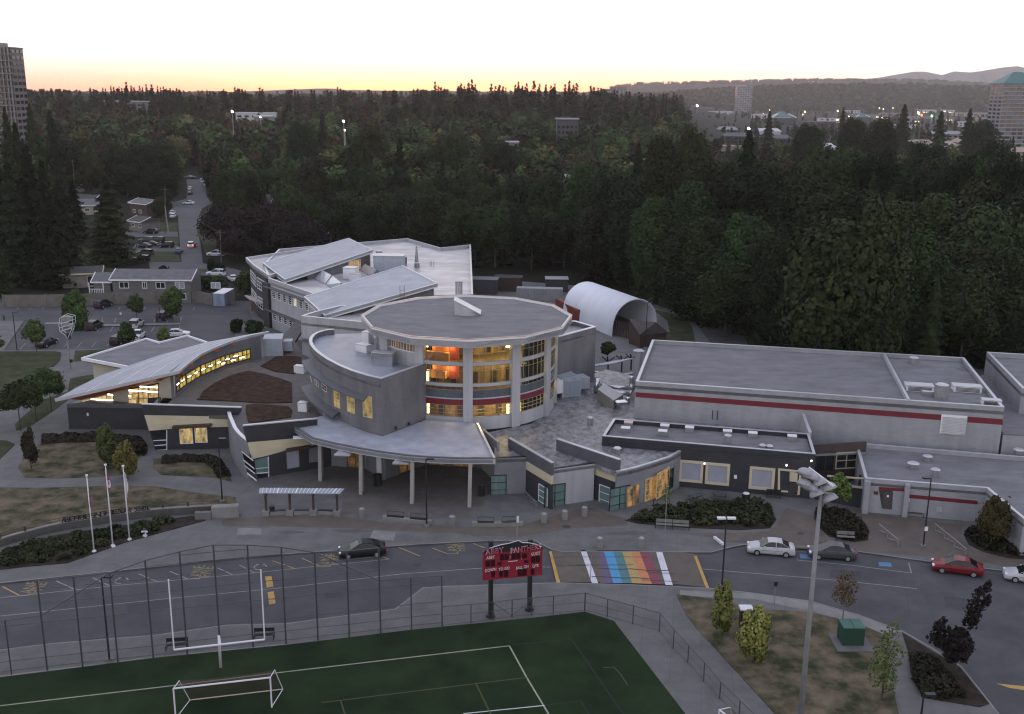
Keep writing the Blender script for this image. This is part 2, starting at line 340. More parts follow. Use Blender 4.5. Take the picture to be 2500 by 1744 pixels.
def ridge(name,Y,prof,depth,m,seed,amp,nz=60,front=None):
    HILLS[name]=prof
    """hill range with a real cross-section; prof: (px, row) crest as seen in the photo"""
    rnd=random.Random(seed); pts=[]
    N=150; x0,x1=prof[0][0],prof[-1][0]; ph=[rnd.uniform(0,6.28) for _ in range(8)]
    for i in range(N+1):
        px=x0+(x1-x0)*i/N
        for a,b in zip(prof,prof[1:]):
            if a[0]<=px<=b[0]: row=lerp(a[1],b[1],(px-a[0])/(b[0]-a[0])); break
        p=gy(f0,px,row,Y); p.z+=sum(math.sin(px*.013*(k+1)*1.7+ph[k])*amp/(k+1) for k in range(8)); pts.append(p)
    vs=[];fs=[]; sec=[(-1,0),(-.6,.35),(-.3,.72),(0,1),(.35,.7),(1,0)]
    for p in pts:
        for s,h in sec:
            yy=Y+s*depth; j=rnd.uniform(-.04,.04)*(0<h<1)
            vs.append((p.x*(1+s*depth/Y*.3),yy,max(0,p.z)*(h+j)-2))
    n=len(sec)
    for i in range(N):
        for k in range(n-1): a=i*n+k; fs.append((a,a+n,a+n+1,a+1))
    mb=MB(); mb.add(vs,fs); return struct(name,mb,m)
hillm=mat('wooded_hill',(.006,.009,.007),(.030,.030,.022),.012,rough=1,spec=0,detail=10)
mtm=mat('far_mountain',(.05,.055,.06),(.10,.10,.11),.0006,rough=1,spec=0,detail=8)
ridge('far_hill',6200,[(-500,232),(0,228),(300,226),(620,221),(800,216),(960,221),(1150,222),(1420,224),(1560,207),(1700,204),(1900,199),(2000,197),(2120,198),(2250,199),(2400,208),(2500,212),(2750,216),(3100,225)],1500,hillm,5,2.2)
ridge('hill',3900,[(1200,240),(1500,236),(1620,229),(1750,220),(1900,213),(2050,210),(2200,212),(2350,216),(2500,219),(2750,222),(3000,240)],700,hillm,8,1.5)
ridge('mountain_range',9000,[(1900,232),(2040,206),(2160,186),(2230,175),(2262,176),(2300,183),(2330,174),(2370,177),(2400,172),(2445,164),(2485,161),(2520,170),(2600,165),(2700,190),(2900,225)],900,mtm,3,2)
# ---------------------------------------------------------------- near ground sheets
mb=MB(); mb.sheet([(-150,20,0),(125,20,0),(125,215,0),(-150,215,0)]); struct('road',mb,asphalt)
# kerb of the school side, left to right
kerbN=P2(fS,[(0,1308),(230,1284),(480,1257),(640,1243),(760,1234),(940,1221),(1100,1213),(1200,1214),(1235,1232),(1262,1238),(1300,1237)],K)+P2(fS,[(1450,1238),(1595,1239),(1640,1227),(1668,1222),(1800,1226),(1900,1234),(2100,1262),(2296,1286)],K)
poly=[V3((-150,kerbN[0].y-8),K)]+kerbN+[V3((125,kerbN[-1].y-13),K),V3((125,140),K),V3((60,150),K),V3((36,164),K),V3((36,200),K),V3((16,236),K),V3((-20,250),K),V3((-44,215),K)]+P2(fA,[(1990,650),(2010,760),(1890,790),(1870,900),(1500,960),(890,985),(30,1000)],K)+P2(fA,[(190,765),(30,765),(0,765)],K)+[V3((-150,200),K)]
mb=MB(); mb.prism(poly,-.05,K,bot=False); struct('plaza_pavement',mb,concrete)
# south pavement (field side)
kerbS=[V3((-150,55),K)]+P2(fS,[(0,1459),(100,1446),(240,1434),(340,1427),(510,1403),(640,1400),(721,1389),(888,1367),(950,1319),(1000,1316),(1182,1310),(1255,1308),(1400,1312),(1590,1320)],K)+P2(fH,[(350,870),(700,920),(980,1000),(1250,1100),(1410,1190),(1600,1310),(1790,1550),(1860,1640),(1960,1800)],K)
poly=kerbS+[V3((kerbS[-1].x+1,20),K),V3((-150,20),K)]
mb=MB(); mb.prism(poly,-.05,K,bot=False); struct('sidewalk',mb,concrete)
Z1=K+.005
def sheet(name,m,pts,kind='structure'): mb=MB(); mb.sheet(pts); return tag(mb.build(name,m),kind=kind)
def slab(name,m,pts,h=.05,kind='structure'): mb=MB(); mb.prism(pts,K-.02,K+h,bot=False); return tag(mb.build(name,m),kind=kind)
# kerbstones (lighter strip)
def strip(pts,wd,z0,z1): mb=MB(); mb.wall([(p.x,p.y) for p in pts],z0,z1,wd); return mb
mb=strip(kerbN,.16,0,K+.006); struct('kerb',mb,concl)
mb=strip(kerbS[1:],.16,0,K+.006); struct('kerb',mb,concl)
# lighter footpath edge at the right
sheet('footpath',concl,[p for p in kerbS[-9:-1]]and P2(fH,[(-100,850),(350,868),(700,922),(980,1002),(1250,1102),(1120,1112),(1010,1062),(700,978),(350,903),(0,886),(-100,882)],Z1+.003))
# turf
edge=P2(fI,[(0,1310),(620,1232),(1250,1152),(2270,1052)],Z1)+P2(fJ,[(1320,932),(2270,838)],Z1)+P2(fK,[(900,790),(1130,862),(1700,1602),(1850,1800)],Z1)
sheet('football_field',turf,[V3((-90,edge[0].y-9),Z1)]+edge+[V3((edge[-1].x+3,20),Z1),V3((-90,20),Z1)])
sheet('field_edge_strip',concl,P2(fI,[(0,1296),(1250,1142),(2270,1044),(2270,1051),(1250,1151),(0,1308)],Z1)+[])
def line(name,m,pts,wd,z,closed=False):
    """painted line along pts"""
    mb=MB()
    for a,b in zip(pts,pts[1:]):
        d=(b-a).normalized(); n=Vector((-d.y,d.x,0))*wd/2; a2=a-d*wd*.2; b2=b+d*wd*.2
        mb.sheet([V3(a2-n,z),V3(b2-n,z),V3(b2+n,z),V3(a2+n,z)])
    return tag(mb.build(name,m),kind='structure')
Z2=Z1+.006
fl=mat('field_white_line',(.26,.27,.20),(.20,.21,.15),2,rough=.8)
flw=mat('field_bright_line',(.42,.44,.44),rough=.8)
fdk=mat('field_dark_line',(.004,.012,.008),rough=.9); fyl=mat('field_yellow_line',(.045,.05,.015),rough=.9)
line('field_marking',fl,P2(fI,[(-300,1570),(0,1535),(1350,1378),(2270,1265)],Z2)+P2(fJ,[(2090,1060)],Z2),.13,Z2)
line('field_marking',fl,P2(fK,[(303,1060),(440,1310),(620,1610),(700,1745)],Z2),.13,Z2)
line('field_marking',flw,P2(fK,[(-60,1598),(580,1533)],Z2),.1,Z2+.004)
line('field_marking',fdk,P2(fK,[(330,1052),(795,1008),(1205,1600),(1300,1740)],Z2),.13,Z2)
line('field_marking',fdk,P2(fK,[(590,1530),(870,1497),(950,1640)],Z2),.13,Z2)
line('field_marking',fyl,P2(fJ,[(600,1510),(1500,1400),(2230,1310)],Z2),.11,Z2)
line('field_marking',fyl,P2(fJ,[(750,1490),(790,1620)],Z2),.11,Z2)
line('field_marking',fyl,P2(fJ,[(1820,1355),(1940,1602)],Z2),.11,Z2+.004)
line('field_marking',fyl,P2(fK,[(1040,1235),(1130,1228),(1180,1280),(1240,1370)],Z2),.1,Z2)
# lawns and beds
LW='lawn'
slab(LW,lawn,P2(fD,[(-60,950),(300,957),(600,948),(960,937),(1250,945),(1600,1000),(1880,1030),(1892,1088),(1690,1100),(1400,1130),(1000,1185),(600,1260),(300,1330),(0,1400),(-80,1425)],K),.06)
slab(LW,lawn,P2(fD,[(330,600),(345,540),(600,520),(900,525),(1080,540),(1140,600),(1110,700),(1090,800),(1050,840),(780,865),(480,878),(200,872),(145,795),(190,700)],K),.05)
slab(LW,lawn,P2(fD,[(1225,725),(1600,705),(1760,720),(1855,905),(1700,870),(1290,850),(1220,790)],K),.05)
slab(LW,lawng,P2(fD,[(-40,570),(60,580),(120,605),(0,725),(-40,750)],K),.05)
slab(LW,lawng,P2(fA,[(-40,1010),(440,1008),(490,1020),(480,1080),(440,1120),(390,1140),(360,1180),(430,1250),(400,1330),(180,1400),(-40,1420)],K),.05)
slab(LW,lawng,P2(fA,[(600,1005),(880,990),(960,1010),(800,1080),(585,1088)],K),.05)
slab(LW,lawng,P2(fA,[(560,1225),(700,1200),(900,1180),(600,1290),(540,1340)],K),.05)
slab(LW,lawng,P2(fA,[(330,1400),(540,1330),(540,1400),(430,1480),(250,1600),(130,1640),(120,1590)],K),.05)
slab(LW,lawn,P2(fK,[(1625,655),(1900,690),(2268,770)],K)+P2(fH,[(700,985),(900,1035),(1060,1085),(1120,1112),(1165,1300),(1230,1604),(1260,1800),(640,1800),(480,1604),(230,1330),(0,1080),(-60,1000)],K),.05)
slab('shrub_bed',soil,P2(fH,[(1250,1108),(1400,1198),(1600,1318),(1780,1540),(1720,1560),(1370,1502),(1310,1300)],K),.05)
slab('shrub_bed',soil,P2(fD,[(-60,1480),(0,1470),(500,1325),(1200,1225),(1550,1180),(1640,1215),(1000,1390),(540,1555),(200,1585),(-60,1615)],K),.07)
slab('shrub_bed',soil,P2(fG,[(60,1125),(230,1060),(400,1040),(560,1015),(790,1015),(870,1050),(905,1120),(870,1168),(700,1178),(400,1165),(130,1142)],K),.06)
slab('shrub_bed',soil,P2(fG,[(1120,1070),(1220,1058),(1300,1075),(1380,1130),(1425,1190),(1415,1235),(1340,1246),(1200,1215),(1150,1170),(1115,1110)],K),.06)
slab('shrub_bed',soil,P2(fG,[(1950,1200),(2020,1165),(2160,1200),(2330,1290),(2330,1345),(2200,1335),(2060,1300),(1980,1260)],K),.06)
# brown paver bands and concrete patches on the plaza
sheet('paver_band',paver,P2(fE,[(-60,1010),(280,985),(900,985),(1300,1040),(1950,1070),(2289,1070),(2289,1150),(1500,1105),(800,1075),(200,1060),(-60,1060)],Z1))
sheet('paver_band',paver,P2(fF,[(540,1065),(900,950),(1100,905),(1240,955),(1400,1000),(1420,1060),(1000,1075),(540,1150)],Z1))
sheet('paver_band',paver,P2(fG,[(905,1150),(960,1050),(1120,1100),(1180,1220),(1350,1250),(1440,1220),(1330,1060),(1440,1085),(1950,1150),(1930,1210),(1990,1285),(2289,1345),(2289,1385),(1800,1330),(1300,1290),(1010,1280),(560,1220),(300,1190),(620,1195),(860,1185)],Z1))
sheet('concrete_patch',concl,P2(fE,[(70,1075),(260,1080),(250,1130),(60,1130)],Z1+.003)); sheet('concrete_patch',concl,P2(fE,[(1150,1095),(1330,1110),(1310,1180),(1120,1160)],Z1+.003))
sheet('entrance_paving',deck,P2(fE,[(330,720),(720,600),(1040,640),(1240,680),(1500,660),(2060,670),(2060,850),(1900,1000),(1400,1000),(900,960),(900,800)],Z1+.001))
# raised crossing
xw=P2(fF,[(800,1262),(1060,1256),(1600,1258),(1900,1285),(1970,1300),(2060,1560),(1790,1532),(1300,1520),(870,1516)],0)
mb=MB(); mb.prism(xw,-.02,K-.01,bot=False); struct('raised_crossing',mb,paver)
ZX=K-.004
def quad(name,m,f,pts,z): return sheet(name,m,P2(f,pts,z))
stripe=[((1036,1252),(1080,1252),(1178,1517),(1128,1517),(.50,.51,.55)),((1155,1256),(1222,1256),(1300,1517),(1222,1517),(.09,.075,.13)),((1222,1256),(1298,1256),(1372,1517),(1300,1517),(.055,.23,.42)),((1298,1256),(1367,1256),(1450,1517),(1372,1517),(.055,.15,.16)),
((1367,1256),(1440,1258),(1527,1520),(1450,1517),(.34,.235,.08)),((1440,1258),(1505,1258),(1607,1524),(1527,1520),(.42,.17,.07)),((1505,1258),(1580,1262),(1690,1526),(1607,1524),(.17,.04,.06)),((1640,1265),(1690,1266),(1775,1534),(1716,1532),(.50,.51,.55))]
for i,(a,b,c,d,col) in enumerate(stripe):
    m=mat('crossing_paint_%d'%i,col,tuple(q*.72 for q in col),1.6,rough=.75,detail=10,lo=.3,hi=.75); quad('crossing_stripe',m,fF,[a,b,c,d],ZX+.004)
m=mat('faded_purple',(.10,.075,.075),(.085,.07,.06),1,rough=.8); quad('crossing_stripe',m,fF,[(1155,1256),(1170,1256),(1232,1517),(1195,1517)],ZX+.008)
quad('yellow_bar',ylw,fF,[(786,1265),(806,1262),(876,1515),(846,1517)],ZX+.006); quad('yellow_bar',ylw,fF,[(1942,1300),(1966,1300),(2066,1557),(2040,1560)],ZX+.006)
skid=mat('tyre_rubber_mark',(.022,.02,.022),(.05,.042,.04),2,rough=.9)
for pts,wd in (([(1000,1308),(1200,1310),(1400,1308),(1560,1312)],.10),([(1000,1372),(1200,1374),(1460,1371)],.11),([(1180,1400),(1340,1408),(1440,1404),(1560,1415),(1660,1420),(1760,1415)],.16),([(1560,1425),(1660,1437),(1790,1440)],.12),([(1130,1465),(1270,1470),(1380,1478),(1480,1475),(1600,1485)],.16),([(1530,1492),(1650,1498),(1810,1506)],.12),([(850,1380),(1100,1376)],.05),([(830,1312),(1000,1308)],.05)):
    line('tyre_mark',skid,P2(fF,pts,ZX),wd,ZX+.011)
# road paint
line('road_marking',wpaint,P2(fI,[(0,680),(320,647),(900,585),(1480,533),(2000,485),(2270,455)],.0)+P2(fJ,[(1135,375)],0),.10,.004)
line('road_marking',wpaint,P2(fI,[(0,825),(600,763),(1300,690),(2270,598)],0)+P2(fJ,[(600,565),(1250,490),(1880,445)],0),.10,.005)
line('road_marking',wpaint,P2(fF,[(720,1388),(800,1390)],0),.10,.005)
line('road_marking',wpaint,P2(fG,[(490,1395),(900,1430),(1100,1445),(1400,1475),(1690,1505)],0),.10,.005)
line('road_marking',wpaint,P2(fG,[(1020,1345),(1330,1375),(1660,1418),(1645,1362)],0),.10,.005)
for a,b in (((20,592),(150,660)),((450,550),(595,615)),((735,522),(878,592)),((1100,492),(1250,555)),((1345,470),(1485,533)),((1725,445),(1845,500)),((1895,420),(2015,485))):
    line('bay_marking',ylw if a[0]<200 else wpaint,P2(fI,[a,b],0),.12,.006)
for a,b in (((2160-1946,388),(385,448)),((445,368),(585,430)),((1085,355),(1135,375)),((1210,282),(1380,350)),((1480,288),(1600,333)),((1800,250),(1890,285))):
    line('bay_marking',ylw,P2(fJ,[a,b],0),.10,.006)
# yellow hump arrows
quad('yellow_bar',ylw,fI,[(2098,512),(2150,507),(2165,590),(2112,600)],.006); quad('yellow_bar',ylw,fI,[(2118,636),(2168,628),(2182,722),(2132,735)],.006)
quad('yellow_bar',ylw,fH,[(1820,1415),(2000,1432),(2000,1457),(1900,1442)],.006)
quad('blue_bay_symbol',bpaint,fH,[(1105,678),(1182,682),(1188,706),(1110,702)],.006); quad('blue_bay_symbol',bpaint,fH,[(625,628),(700,634),(705,660),(632,654)],.006)
def roadtext(s,f,x,y,size,m,ang,z=.007):
    p=g(f,x,y,0); p.z=z; o=text(s,size,m,'road_lettering',None,p,Matrix.Rotation(ang,3,'Z'),ext=.001,sx=.8); tag(o,kind='structure')
yt=mat('faded_yellow',(.26,.19,.08),(.14,.11,.06),2,rough=.8)
for f,x,y in ((fI,1565,480),(fI,230,610),(fJ,640,385),(fJ,1640,285)):
    roadtext('LANE',f,x,y,1.5,yt,R(97)); roadtext('FIRE',f,x+ (75 if f is fI else 60),y-(5 if f is fI else 8),1.5,yt,R(97))
for f,x,y in ((fI,962,545),(fI,2060,437)):
    p=g(f,x,y,0); mb=MB(); N=24
    for k in range(N):
        a,b=2*math.pi*k/N*.8,2*math.pi*(k+1)/N*.8
        mb.sheet([(p.x+math.cos(t)*r_,p.y+math.sin(t)*r_,.007) for t,r_ in((a,.5),(b,.5),(b,.62),(a,.62))])
    mb.sheet([(p.x-.5,p.y+.5,.007),(p.x+.1,p.y+.5,.007),(p.x+.1,p.y+.62,.007),(p.x-.5,p.y+.62,.007)]); tag(mb.build('wheelchair_symbol',wpaint),kind='structure')
mh=mat('cast_iron',(.03,.03,.03),rough=.7)
for f,x,y,z,r_ in ((fF,925,1066,K,.45),(fJ,1355,418,0,.42),(fG,1040,1198,K,.35)):
    p=g(f,x,y,z); mb=MB(); mb.tube([(p.x,p.y,z+.002),(p.x,p.y,z+.012)],r_,16); tag(mb.build('manhole_cover',mh),'round cast iron manhole cover '+('in the plaza pavement' if z and f is fF else 'in the road beside the scoreboard' if f is fJ else 'in the pavement near the parked grey cars'),'manhole cover')
# parking lot paint + island
for (a,b) in [((x,y0),(x-38,y1)) for x,y0,y1 in [(440,938,978),(545,935,975),(655,932,975),(770,930,972),(890,925,965),(200,945,990)]]+[((x,810),(x-25,850)) for x in (690,800,905,1120,1232)]+[((x,740),(x-12,780)) for x in (820,925,1130,1240,1345,1450)]+[((x,655),(x-15,675)) for x in (150,250,350,750,850,960,1060,1160,1555)]+[((1445,730),(1430,850))]:
    line('bay_marking',wpaint,P2(fA,[a,b],0),.11,.005)
slab('parking_island',concl,P2(fA,[(650,795),(1440,782),(1444,792),(1000,803),(650,812)],K),.02)
slab('parking_island',lawng,P2(fA,[(560,790),(680,760),(700,800),(650,835),(560,845)],K),.03)
sheet('parking_apron',asphalt2,P2(fA,[(1450,722),(1990,715),(1990,760),(1885,790),(1865,900),(1500,955),(1440,850)],.004))
# street running away from the school, with verges
SL=[(1210,870),(1425,850)];
stL=P2(fQ,[(1190,850),(1450,850),(1440,770),(1430,620),(1420,480),(1350,420),(1340,385),(1490,345),(1495,240),(1488,190)],.01)
stR=P2(fQ,[(1960,930),(1850,900),(1620,860),(1600,700),(1570,580),(1590,480),(1615,420),(1690,385),(1650,330),(1640,250),(1610,190)],.01)
sheet('street',asphalt2,[stL[0]]+stL[1:]+stR[::-1]+P2(fQ,[(1900,975),(1200,935)],.01))
sheet('side_street',asphalt2,P2(fQ,[(1160,372),(1500,368),(1500,390),(1150,388)],.015)); sheet('side_street',asphalt2,P2(fQ,[(1600,372),(1760,362),(1800,380),(1600,395)],.015))
sheet('verge',lawng,P2(fQ,[(1000,760),(1420,770),(1445,845),(1150,852),(900,880),(900,905),(1650,905),(1650,935),(700,935),(600,760)],.02))
sheet('verge',lawng,P2(fQ,[(1100,530),(1418,535),(1415,605),(1150,600)],.02)); sheet('verge',lawng,P2(fQ,[(1180,650),(1425,655),(1425,715),(1200,715)],.02))
sheet('driveway',asphalt2,P2(fQ,[(1000,715),(1425,718),(1440,768),(1000,762)],.025)); sheet('driveway',asphalt2,P2(fQ,[(1000,605),(1418,607),(1422,650),(1000,652)],.025))
sheet('verge',lawng,[V3(p,.02) for p in P2(fQ,[(1615,700),(1570,585),(1595,480),(1700,400),(2150,420),(2200,640),(1900,800),(1640,790)])])
lakem=mat('lake_water',(.02,.025,.03),rough=.06,spec=1.0)

sheet('yard_grass',lawng,P2(fO,[(1560,660),(1600,590),(1750,560),(1730,470),(1640,400),(1640,380),(1850,430),(1930,520),(1960,660)],Z1))

tar=mat('tar_joint',(.022,.022,.024),rough=.7); rc_=random.Random(8)
def crack(f,a,b,wd=.05,z=.0045,n=9):
    P=[g(f,lerp(a[0],b[0],i/n)+rc_.uniform(-9,9)*(0<i<n),lerp(a[1],b[1],i/n)+rc_.uniform(-5,5)*(0<i<n),0) for i in range(n+1)]; line('road_crack',tar,P,wd,z)
crack(fI,(300,900),(1400,820),.06); crack(fI,(1500,790),(2250,720),.05); crack(fJ,(500,690),(1050,600),.05); crack(fJ,(1100,480),(1850,400),.06); crack(fH,(100,760),(900,850),.05); crack(fH,(1000,760),(1950,980),.06); crack(fH,(1250,720),(1300,1000),.04); crack(fH,(600,660),(560,820),.04); crack(fI,(700,600),(760,900),.04); crack(fJ,(900,420),(960,740),.04)
apt=mat('asphalt_patch',(.028,.028,.031),(.040,.040,.044),.8,rough=.85)
for f,pl in ((fI,[(1000,720),(1330,690),(1345,760),(1015,800)]),(fH,[(820,720),(1010,735),(1000,790),(810,770)]),(fJ,[(620,640),(760,622),(775,668),(632,690)]),(fH,[(1500,880),(1640,900),(1650,980),(1520,950)])): sheet('asphalt_patch',apt,P2(f,pl,.0035))
dirt=mat('paving_stain',(.065,.06,.056),(.085,.08,.076),1.2,rough=.9)
for f,x,y,a_,b_ in ((fE,1000,1100,2.5,.5),(fE,1600,900,2,.8),(fF,300,1130,2.2,.5),(fF,1400,1120,2.6,.5),(fG,700,1240,2.5,.4),(fE,500,1110,2,.4)):
    c=g(f,x,y,Z1); sheet('paving_stain',dirt,[(c.x+math.cos(k*.45)*a_*rc_.uniform(.4,1.1),c.y+math.sin(k*.45)*b_*rc_.uniform(.5,1.2),Z1+.0015) for k in range(14)])
# ================================================================ SCHOOL BUILDINGS
def root_at(p): return (p[0],p[1],0)
# ---------------------------------------------------------------- rotunda
RC=Vector((-5.8,128.4)); RR=11.35; RZ=15.0; LOWZ=4.3
rot=T('rotunda_building','round glazed rotunda hall with flat twelve sided overhanging roof and white columns','building',(RC.x,RC.y,0))
A0=R(-87)
def rp(a,r): return (RC.x+math.cos(a)*r,RC.y+math.sin(a)*r)
mb=MB(); ro=[rp(A0+R(30)*k,13.5) for k in range(12)]; ri=[rp(A0+R(30)*k,13.2) for k in range(12)]
mb.prism(ro,RZ,15.75)
o=mb.build('roof',rfmetal,rot)
mb=MB(); mb.wall(ro,15.1,16.0,.28,closed=True); mb.build('parapet',white,o)
mb=MB(); mb.wall([rp(A0+R(30)*k,13.56) for k in range(12)],16.0,16.05,.2,closed=True); mb.build('coping',bronze,o)
mb=MB(); mb.prism(ri,15.7,15.78); mb.build('roof_gravel',rfgrav,o)
mb=MB(); mb.prism([rp(A0+R(30)*k,12.2) for k in range(12)],14.65,15.05); mb.build('soffit',white,o)
# slanted roof light drum
c=Vector(g(fC,1350,265,15.8)); mb=MB(); n=20; vs=[];Rr=1.75
for k in range(n):
    a=2*math.pi*k/n; vs.append((c.x+Rr*math.cos(a),c.y+Rr*.7*math.sin(a),15.75))
for k in range(n):
    a=2*math.pi*k/n; x=math.cos(a); vs.append((c.x+Rr*x,c.y+Rr*.7*math.sin(a),15.9+.92*(1-x)))
mb.add(vs,[(k,(k+1)%n,n+(k+1)%n,n+k) for k in range(n)]+[tuple(range(n,2*n))]); sk=mb.build('roof_light',panel,rot)
mb=MB(); mb.box((c.x-.05,c.y,16.93),(3.9,2.5,.1),0,Matrix.Rotation(R(27.7),3,'Y')); mb.build('roof_light_cover',coping,sk)
# columns
colA=[A0+R(30)*k for k in range(12)]
for a in colA[:]:
    d=math.degrees(a)%360
    if 35<d<150: continue
    mb=MB(); x,y=rp(a,RR); mb.box((x,y,(LOWZ+14.9)/2),(.7,1.15,14.9-LOWZ),a); mb.build('column',white if 0 else panel,rot)
# bands, windows; z levels read off the front column
rotglass=mat('rotunda_glass',(.02,.02,.02),rough=.02,spec=.8)
def glassy(name,tr,tintc=(.9,.95,.95)):
    m=bpy.data.materials.new(name); m.use_nodes=True; N=m.node_tree.nodes; L=m.node_tree.links; N.clear()
    o=N.new('ShaderNodeOutputMaterial'); t=N.new('ShaderNodeBsdfTransparent'); t.inputs[0].default_value=(*tintc,1); gl=N.new('ShaderNodeBsdfGlossy'); gl.inputs['Roughness'].default_value=.05
    f=N.new('ShaderNodeFresnel'); f.inputs[0].default_value=1.5; ad=N.new('ShaderNodeMath'); ad.inputs[1].default_value=1-tr; L.new(f.outputs[0],ad.inputs[0])
    ad.use_clamp=True; mx=N.new('ShaderNodeMixShader'); L.new(ad.outputs[0],mx.inputs[0]); L.new(t.outputs[0],mx.inputs[1]); L.new(gl.outputs[0],mx.inputs[2]); L.new(mx.outputs[0],o.inputs[0]); return m
clearg=glassy('clear_glass',.97,(.80,.82,.80))
def arc(a0,a1,r,n=8): return [rp(lerp(a0,a1,i/n),r) for i in range(n+1)]
def arcwall(mb,a0,a1,r,z0,z1,th): mb.wall(arc(a0,a1,r),z0,z1,th)
bands=[(12.3,12.72,panel),(9.72,10.08,panel),(8.14,8.3,panel),(7.42,8.12,red),(LOWZ,5.92,panel)]
greyglass=mat('spandrel_glass',(.055,.065,.075),(.08,.09,.10),1.5,rough=.15,spec=.7)
for k in range(12):
    a0=A0+R(30)*k; a1=a0+R(30); mid=math.degrees((a0+a1)/2)%360; da=R(2.6)
    if 30<mid<200: 
        mb=MB(); arcwall(mb,a0,a1,RR-.1,LOWZ,14.9,.3); mb.build('curved_wall',panel,rot); continue
    blind = 200<mid<235          # bay over the curved wing is a panel wall with a high strip window
    if blind:
        mb=MB(); arcwall(mb,a0+da,a1-da,RR-.1,LOWZ,13.5,.3); mb.build('curved_wall',panel,rot)
        fr=MB(); arcwall(fr,a0+da,a1-da,RR+.02,13.4,13.52,.12)
        for i in range(11): a=lerp(a0+da,a1-da,i/10); x,y=rp(a,RR+.02); fr.box((x,y,14.15),(.08,.06,1.3),a)
        wn=fr.build('window',ylw if 0 else white,rot); gm=MB(); arcwall(gm,a0+da,a1-da,RR-.1,13.5,14.8,.03); gm.build('pane',warm('dim_lobby',(1.0,.62,.22),.10),wn); continue
    for z0,z1,m in bands:
        mb=MB(); arcwall(mb,a0+da,a1-da,RR+(.02 if m is panel else -.02),z0,z1,.25)
        mb.build('red_band' if m is red else 'wall_panel' if z1-z0>1 else 'spandrel',m,rot)
    mb=MB(); arcwall(mb,a0+da,a1-da,RR-.02,8.3,9.25,.08); mb.build('spandrel_glass',greyglass,rot)
    for z0,z1,rows in ((12.72,14.65,[14.35-.55]),(10.08,12.3,[11.62]),(9.25,9.72,[]),(5.92,7.42,[6.4,6.85])):
        fr=MB(); nb=6 if rows else 6
        for i in range(nb+1): a=lerp(a0+da,a1-da,i/nb); x,y=rp(a,RR-.04); fr.box((x,y,(z0+z1)/2),(.08,.035,z1-z0),a)
        arcwall(fr,a0+da,a1-da,RR,z0,z0+.06,.1); arcwall(fr,a0+da,a1-da,RR,z1-.06,z1,.1)
        for z in rows: arcwall(fr,a0+da,a1-da,RR+.01,z,z+.04,.08)
        wn=fr.build('window',mat('pale_mullion',(.17,.15,.11),rough=.5),rot); gm=MB(); arcwall(gm,a0+da,a1-da,RR-.06,z0,z1,.012); gm.build('pane',clearg,wn)
# interior
inw=mat('interior_wall',(.40,.28,.13),(.16,.11,.06),.7,rough=.8,stretch=(1,1,.6)); inf=mat('interior_floor',(.16,.12,.08),rough=.5); orange=mat('orange_wall',(.60,.22,.06),rough=.7)
for z in (4.5,8.2,12.35,14.7):
    mb=MB(); n=36; mb.prism([rp(2*math.pi*k/n,RR-.45) for k in range(n)],z-.25,z); mb.build('floor' if z<14 else 'ceiling',inf if z<14 else inw,rot)
mb=MB(); mb.prism([rp(2*math.pi*k/24,6.4) for k in range(24)],4.5,14.5); mb.build('inner_wall',inw,rot)
mb=MB()
for k in range(24):
    a=R(180)+R(7.5)*k+R(3); x,y=rp(a,6.5)
    for z in (4.55,8.25,12.4):
        if (k+int(z))%3==0: mb.box((x,y,z+1.0),(.1,.8,2.0 if z<12 else 1.6),a)
mb.build('inner_door',mat('dark_door',(.02,.018,.015),(.10,.07,.04),.9,rough=.4),rot)
mb=MB(); mb.wall(arc(R(-116),R(-99),8.8),10.1,14.6,.4); mb.build('orange_panel',orange,rot)
mb=MB(); mb.box((*rp(R(-98),8.4),12.3),(1.0,1.0,4.6),R(-98)); mb.build('orange_column',mat('orange_red',(.42,.07,.03),rough=.7),rot)
mb=MB(); mb.box((*rp(R(-109),9.6),12.75),(.5,3.0,1.3),R(-109)); mb.box((*rp(R(-110),9.8),10.7),(.5,2.6,.9),R(-110)); mb.build('orange_screen',mat('orange_board',(.70,.33,.12),rough=.7),rot)
# wall lamps (lit) inside the glass, and their light
lampm=mat('lit_sconce',(1,.8,.4),emit=(1,.72,.28),es=5); lampy=mat('lit_sconce_yellow',(1,.7,.1),emit=(1,.66,.06),es=3)
def sconce(x,y,h,z=None,m=None,w_=.28,rr=RR-.5):
    d=None
    A=gy(fC,x,y,RC.y-11); # refine on the cylinder
    r_=ray(fC[0]+x/fC[2],fC[1]+y/fC[2]); ox=-RC.x; oy=-RC.y
    a=r_.x**2+r_.y**2; b=2*(r_.x*ox+r_.y*oy); c_=ox*ox+oy*oy-rr*rr; t=(-b-math.sqrt(max(0,b*b-4*a*c_)))/(2*a)
    p=Vector((r_.x*t,r_.y*t,CH+r_.z*t)); mb=MB(); mb.tube([(p.x,p.y,p.z-h/2),(p.x,p.y,p.z+h/2)],w_/2,10); mb.build('wall_lamp',m or lampm,rot,smooth=True); return p
for x,y,h,m,w_ in ((1054,968,1.15,None,.3),(1648,972,1.15,None,.3),(1870,912,1.0,None,.3),(1051,730,1.2,None,.28),(1048,490,.7,None,.2),(1647,490,.75,None,.5),(1595,484,.4,lampy,.2),(1868,530,1.4,lampy,.35),(1848,520,1.0,lampy,.15),(1886,678,1.4,lampy,.3),(1954,605,1.0,None,.15),(1738,960,1.2,lampy,.12)):
    sconce(x,y,h,m=m,w_=w_)
def plight(p,e,col=(1,.68,.33),r_=.4,parent=None):
    l=bpy.data.lights.new('lobby_lamp_light','POINT'); l.energy=e; l.color=col; l.shadow_soft_size=r_; o=bpy.data.objects.new('lamp_light',l); sc.collection.objects.link(o)
    if parent is not None: o.location=Vector(p)-rootloc(parent); o.parent=parent
    else: o.location=p
    return o
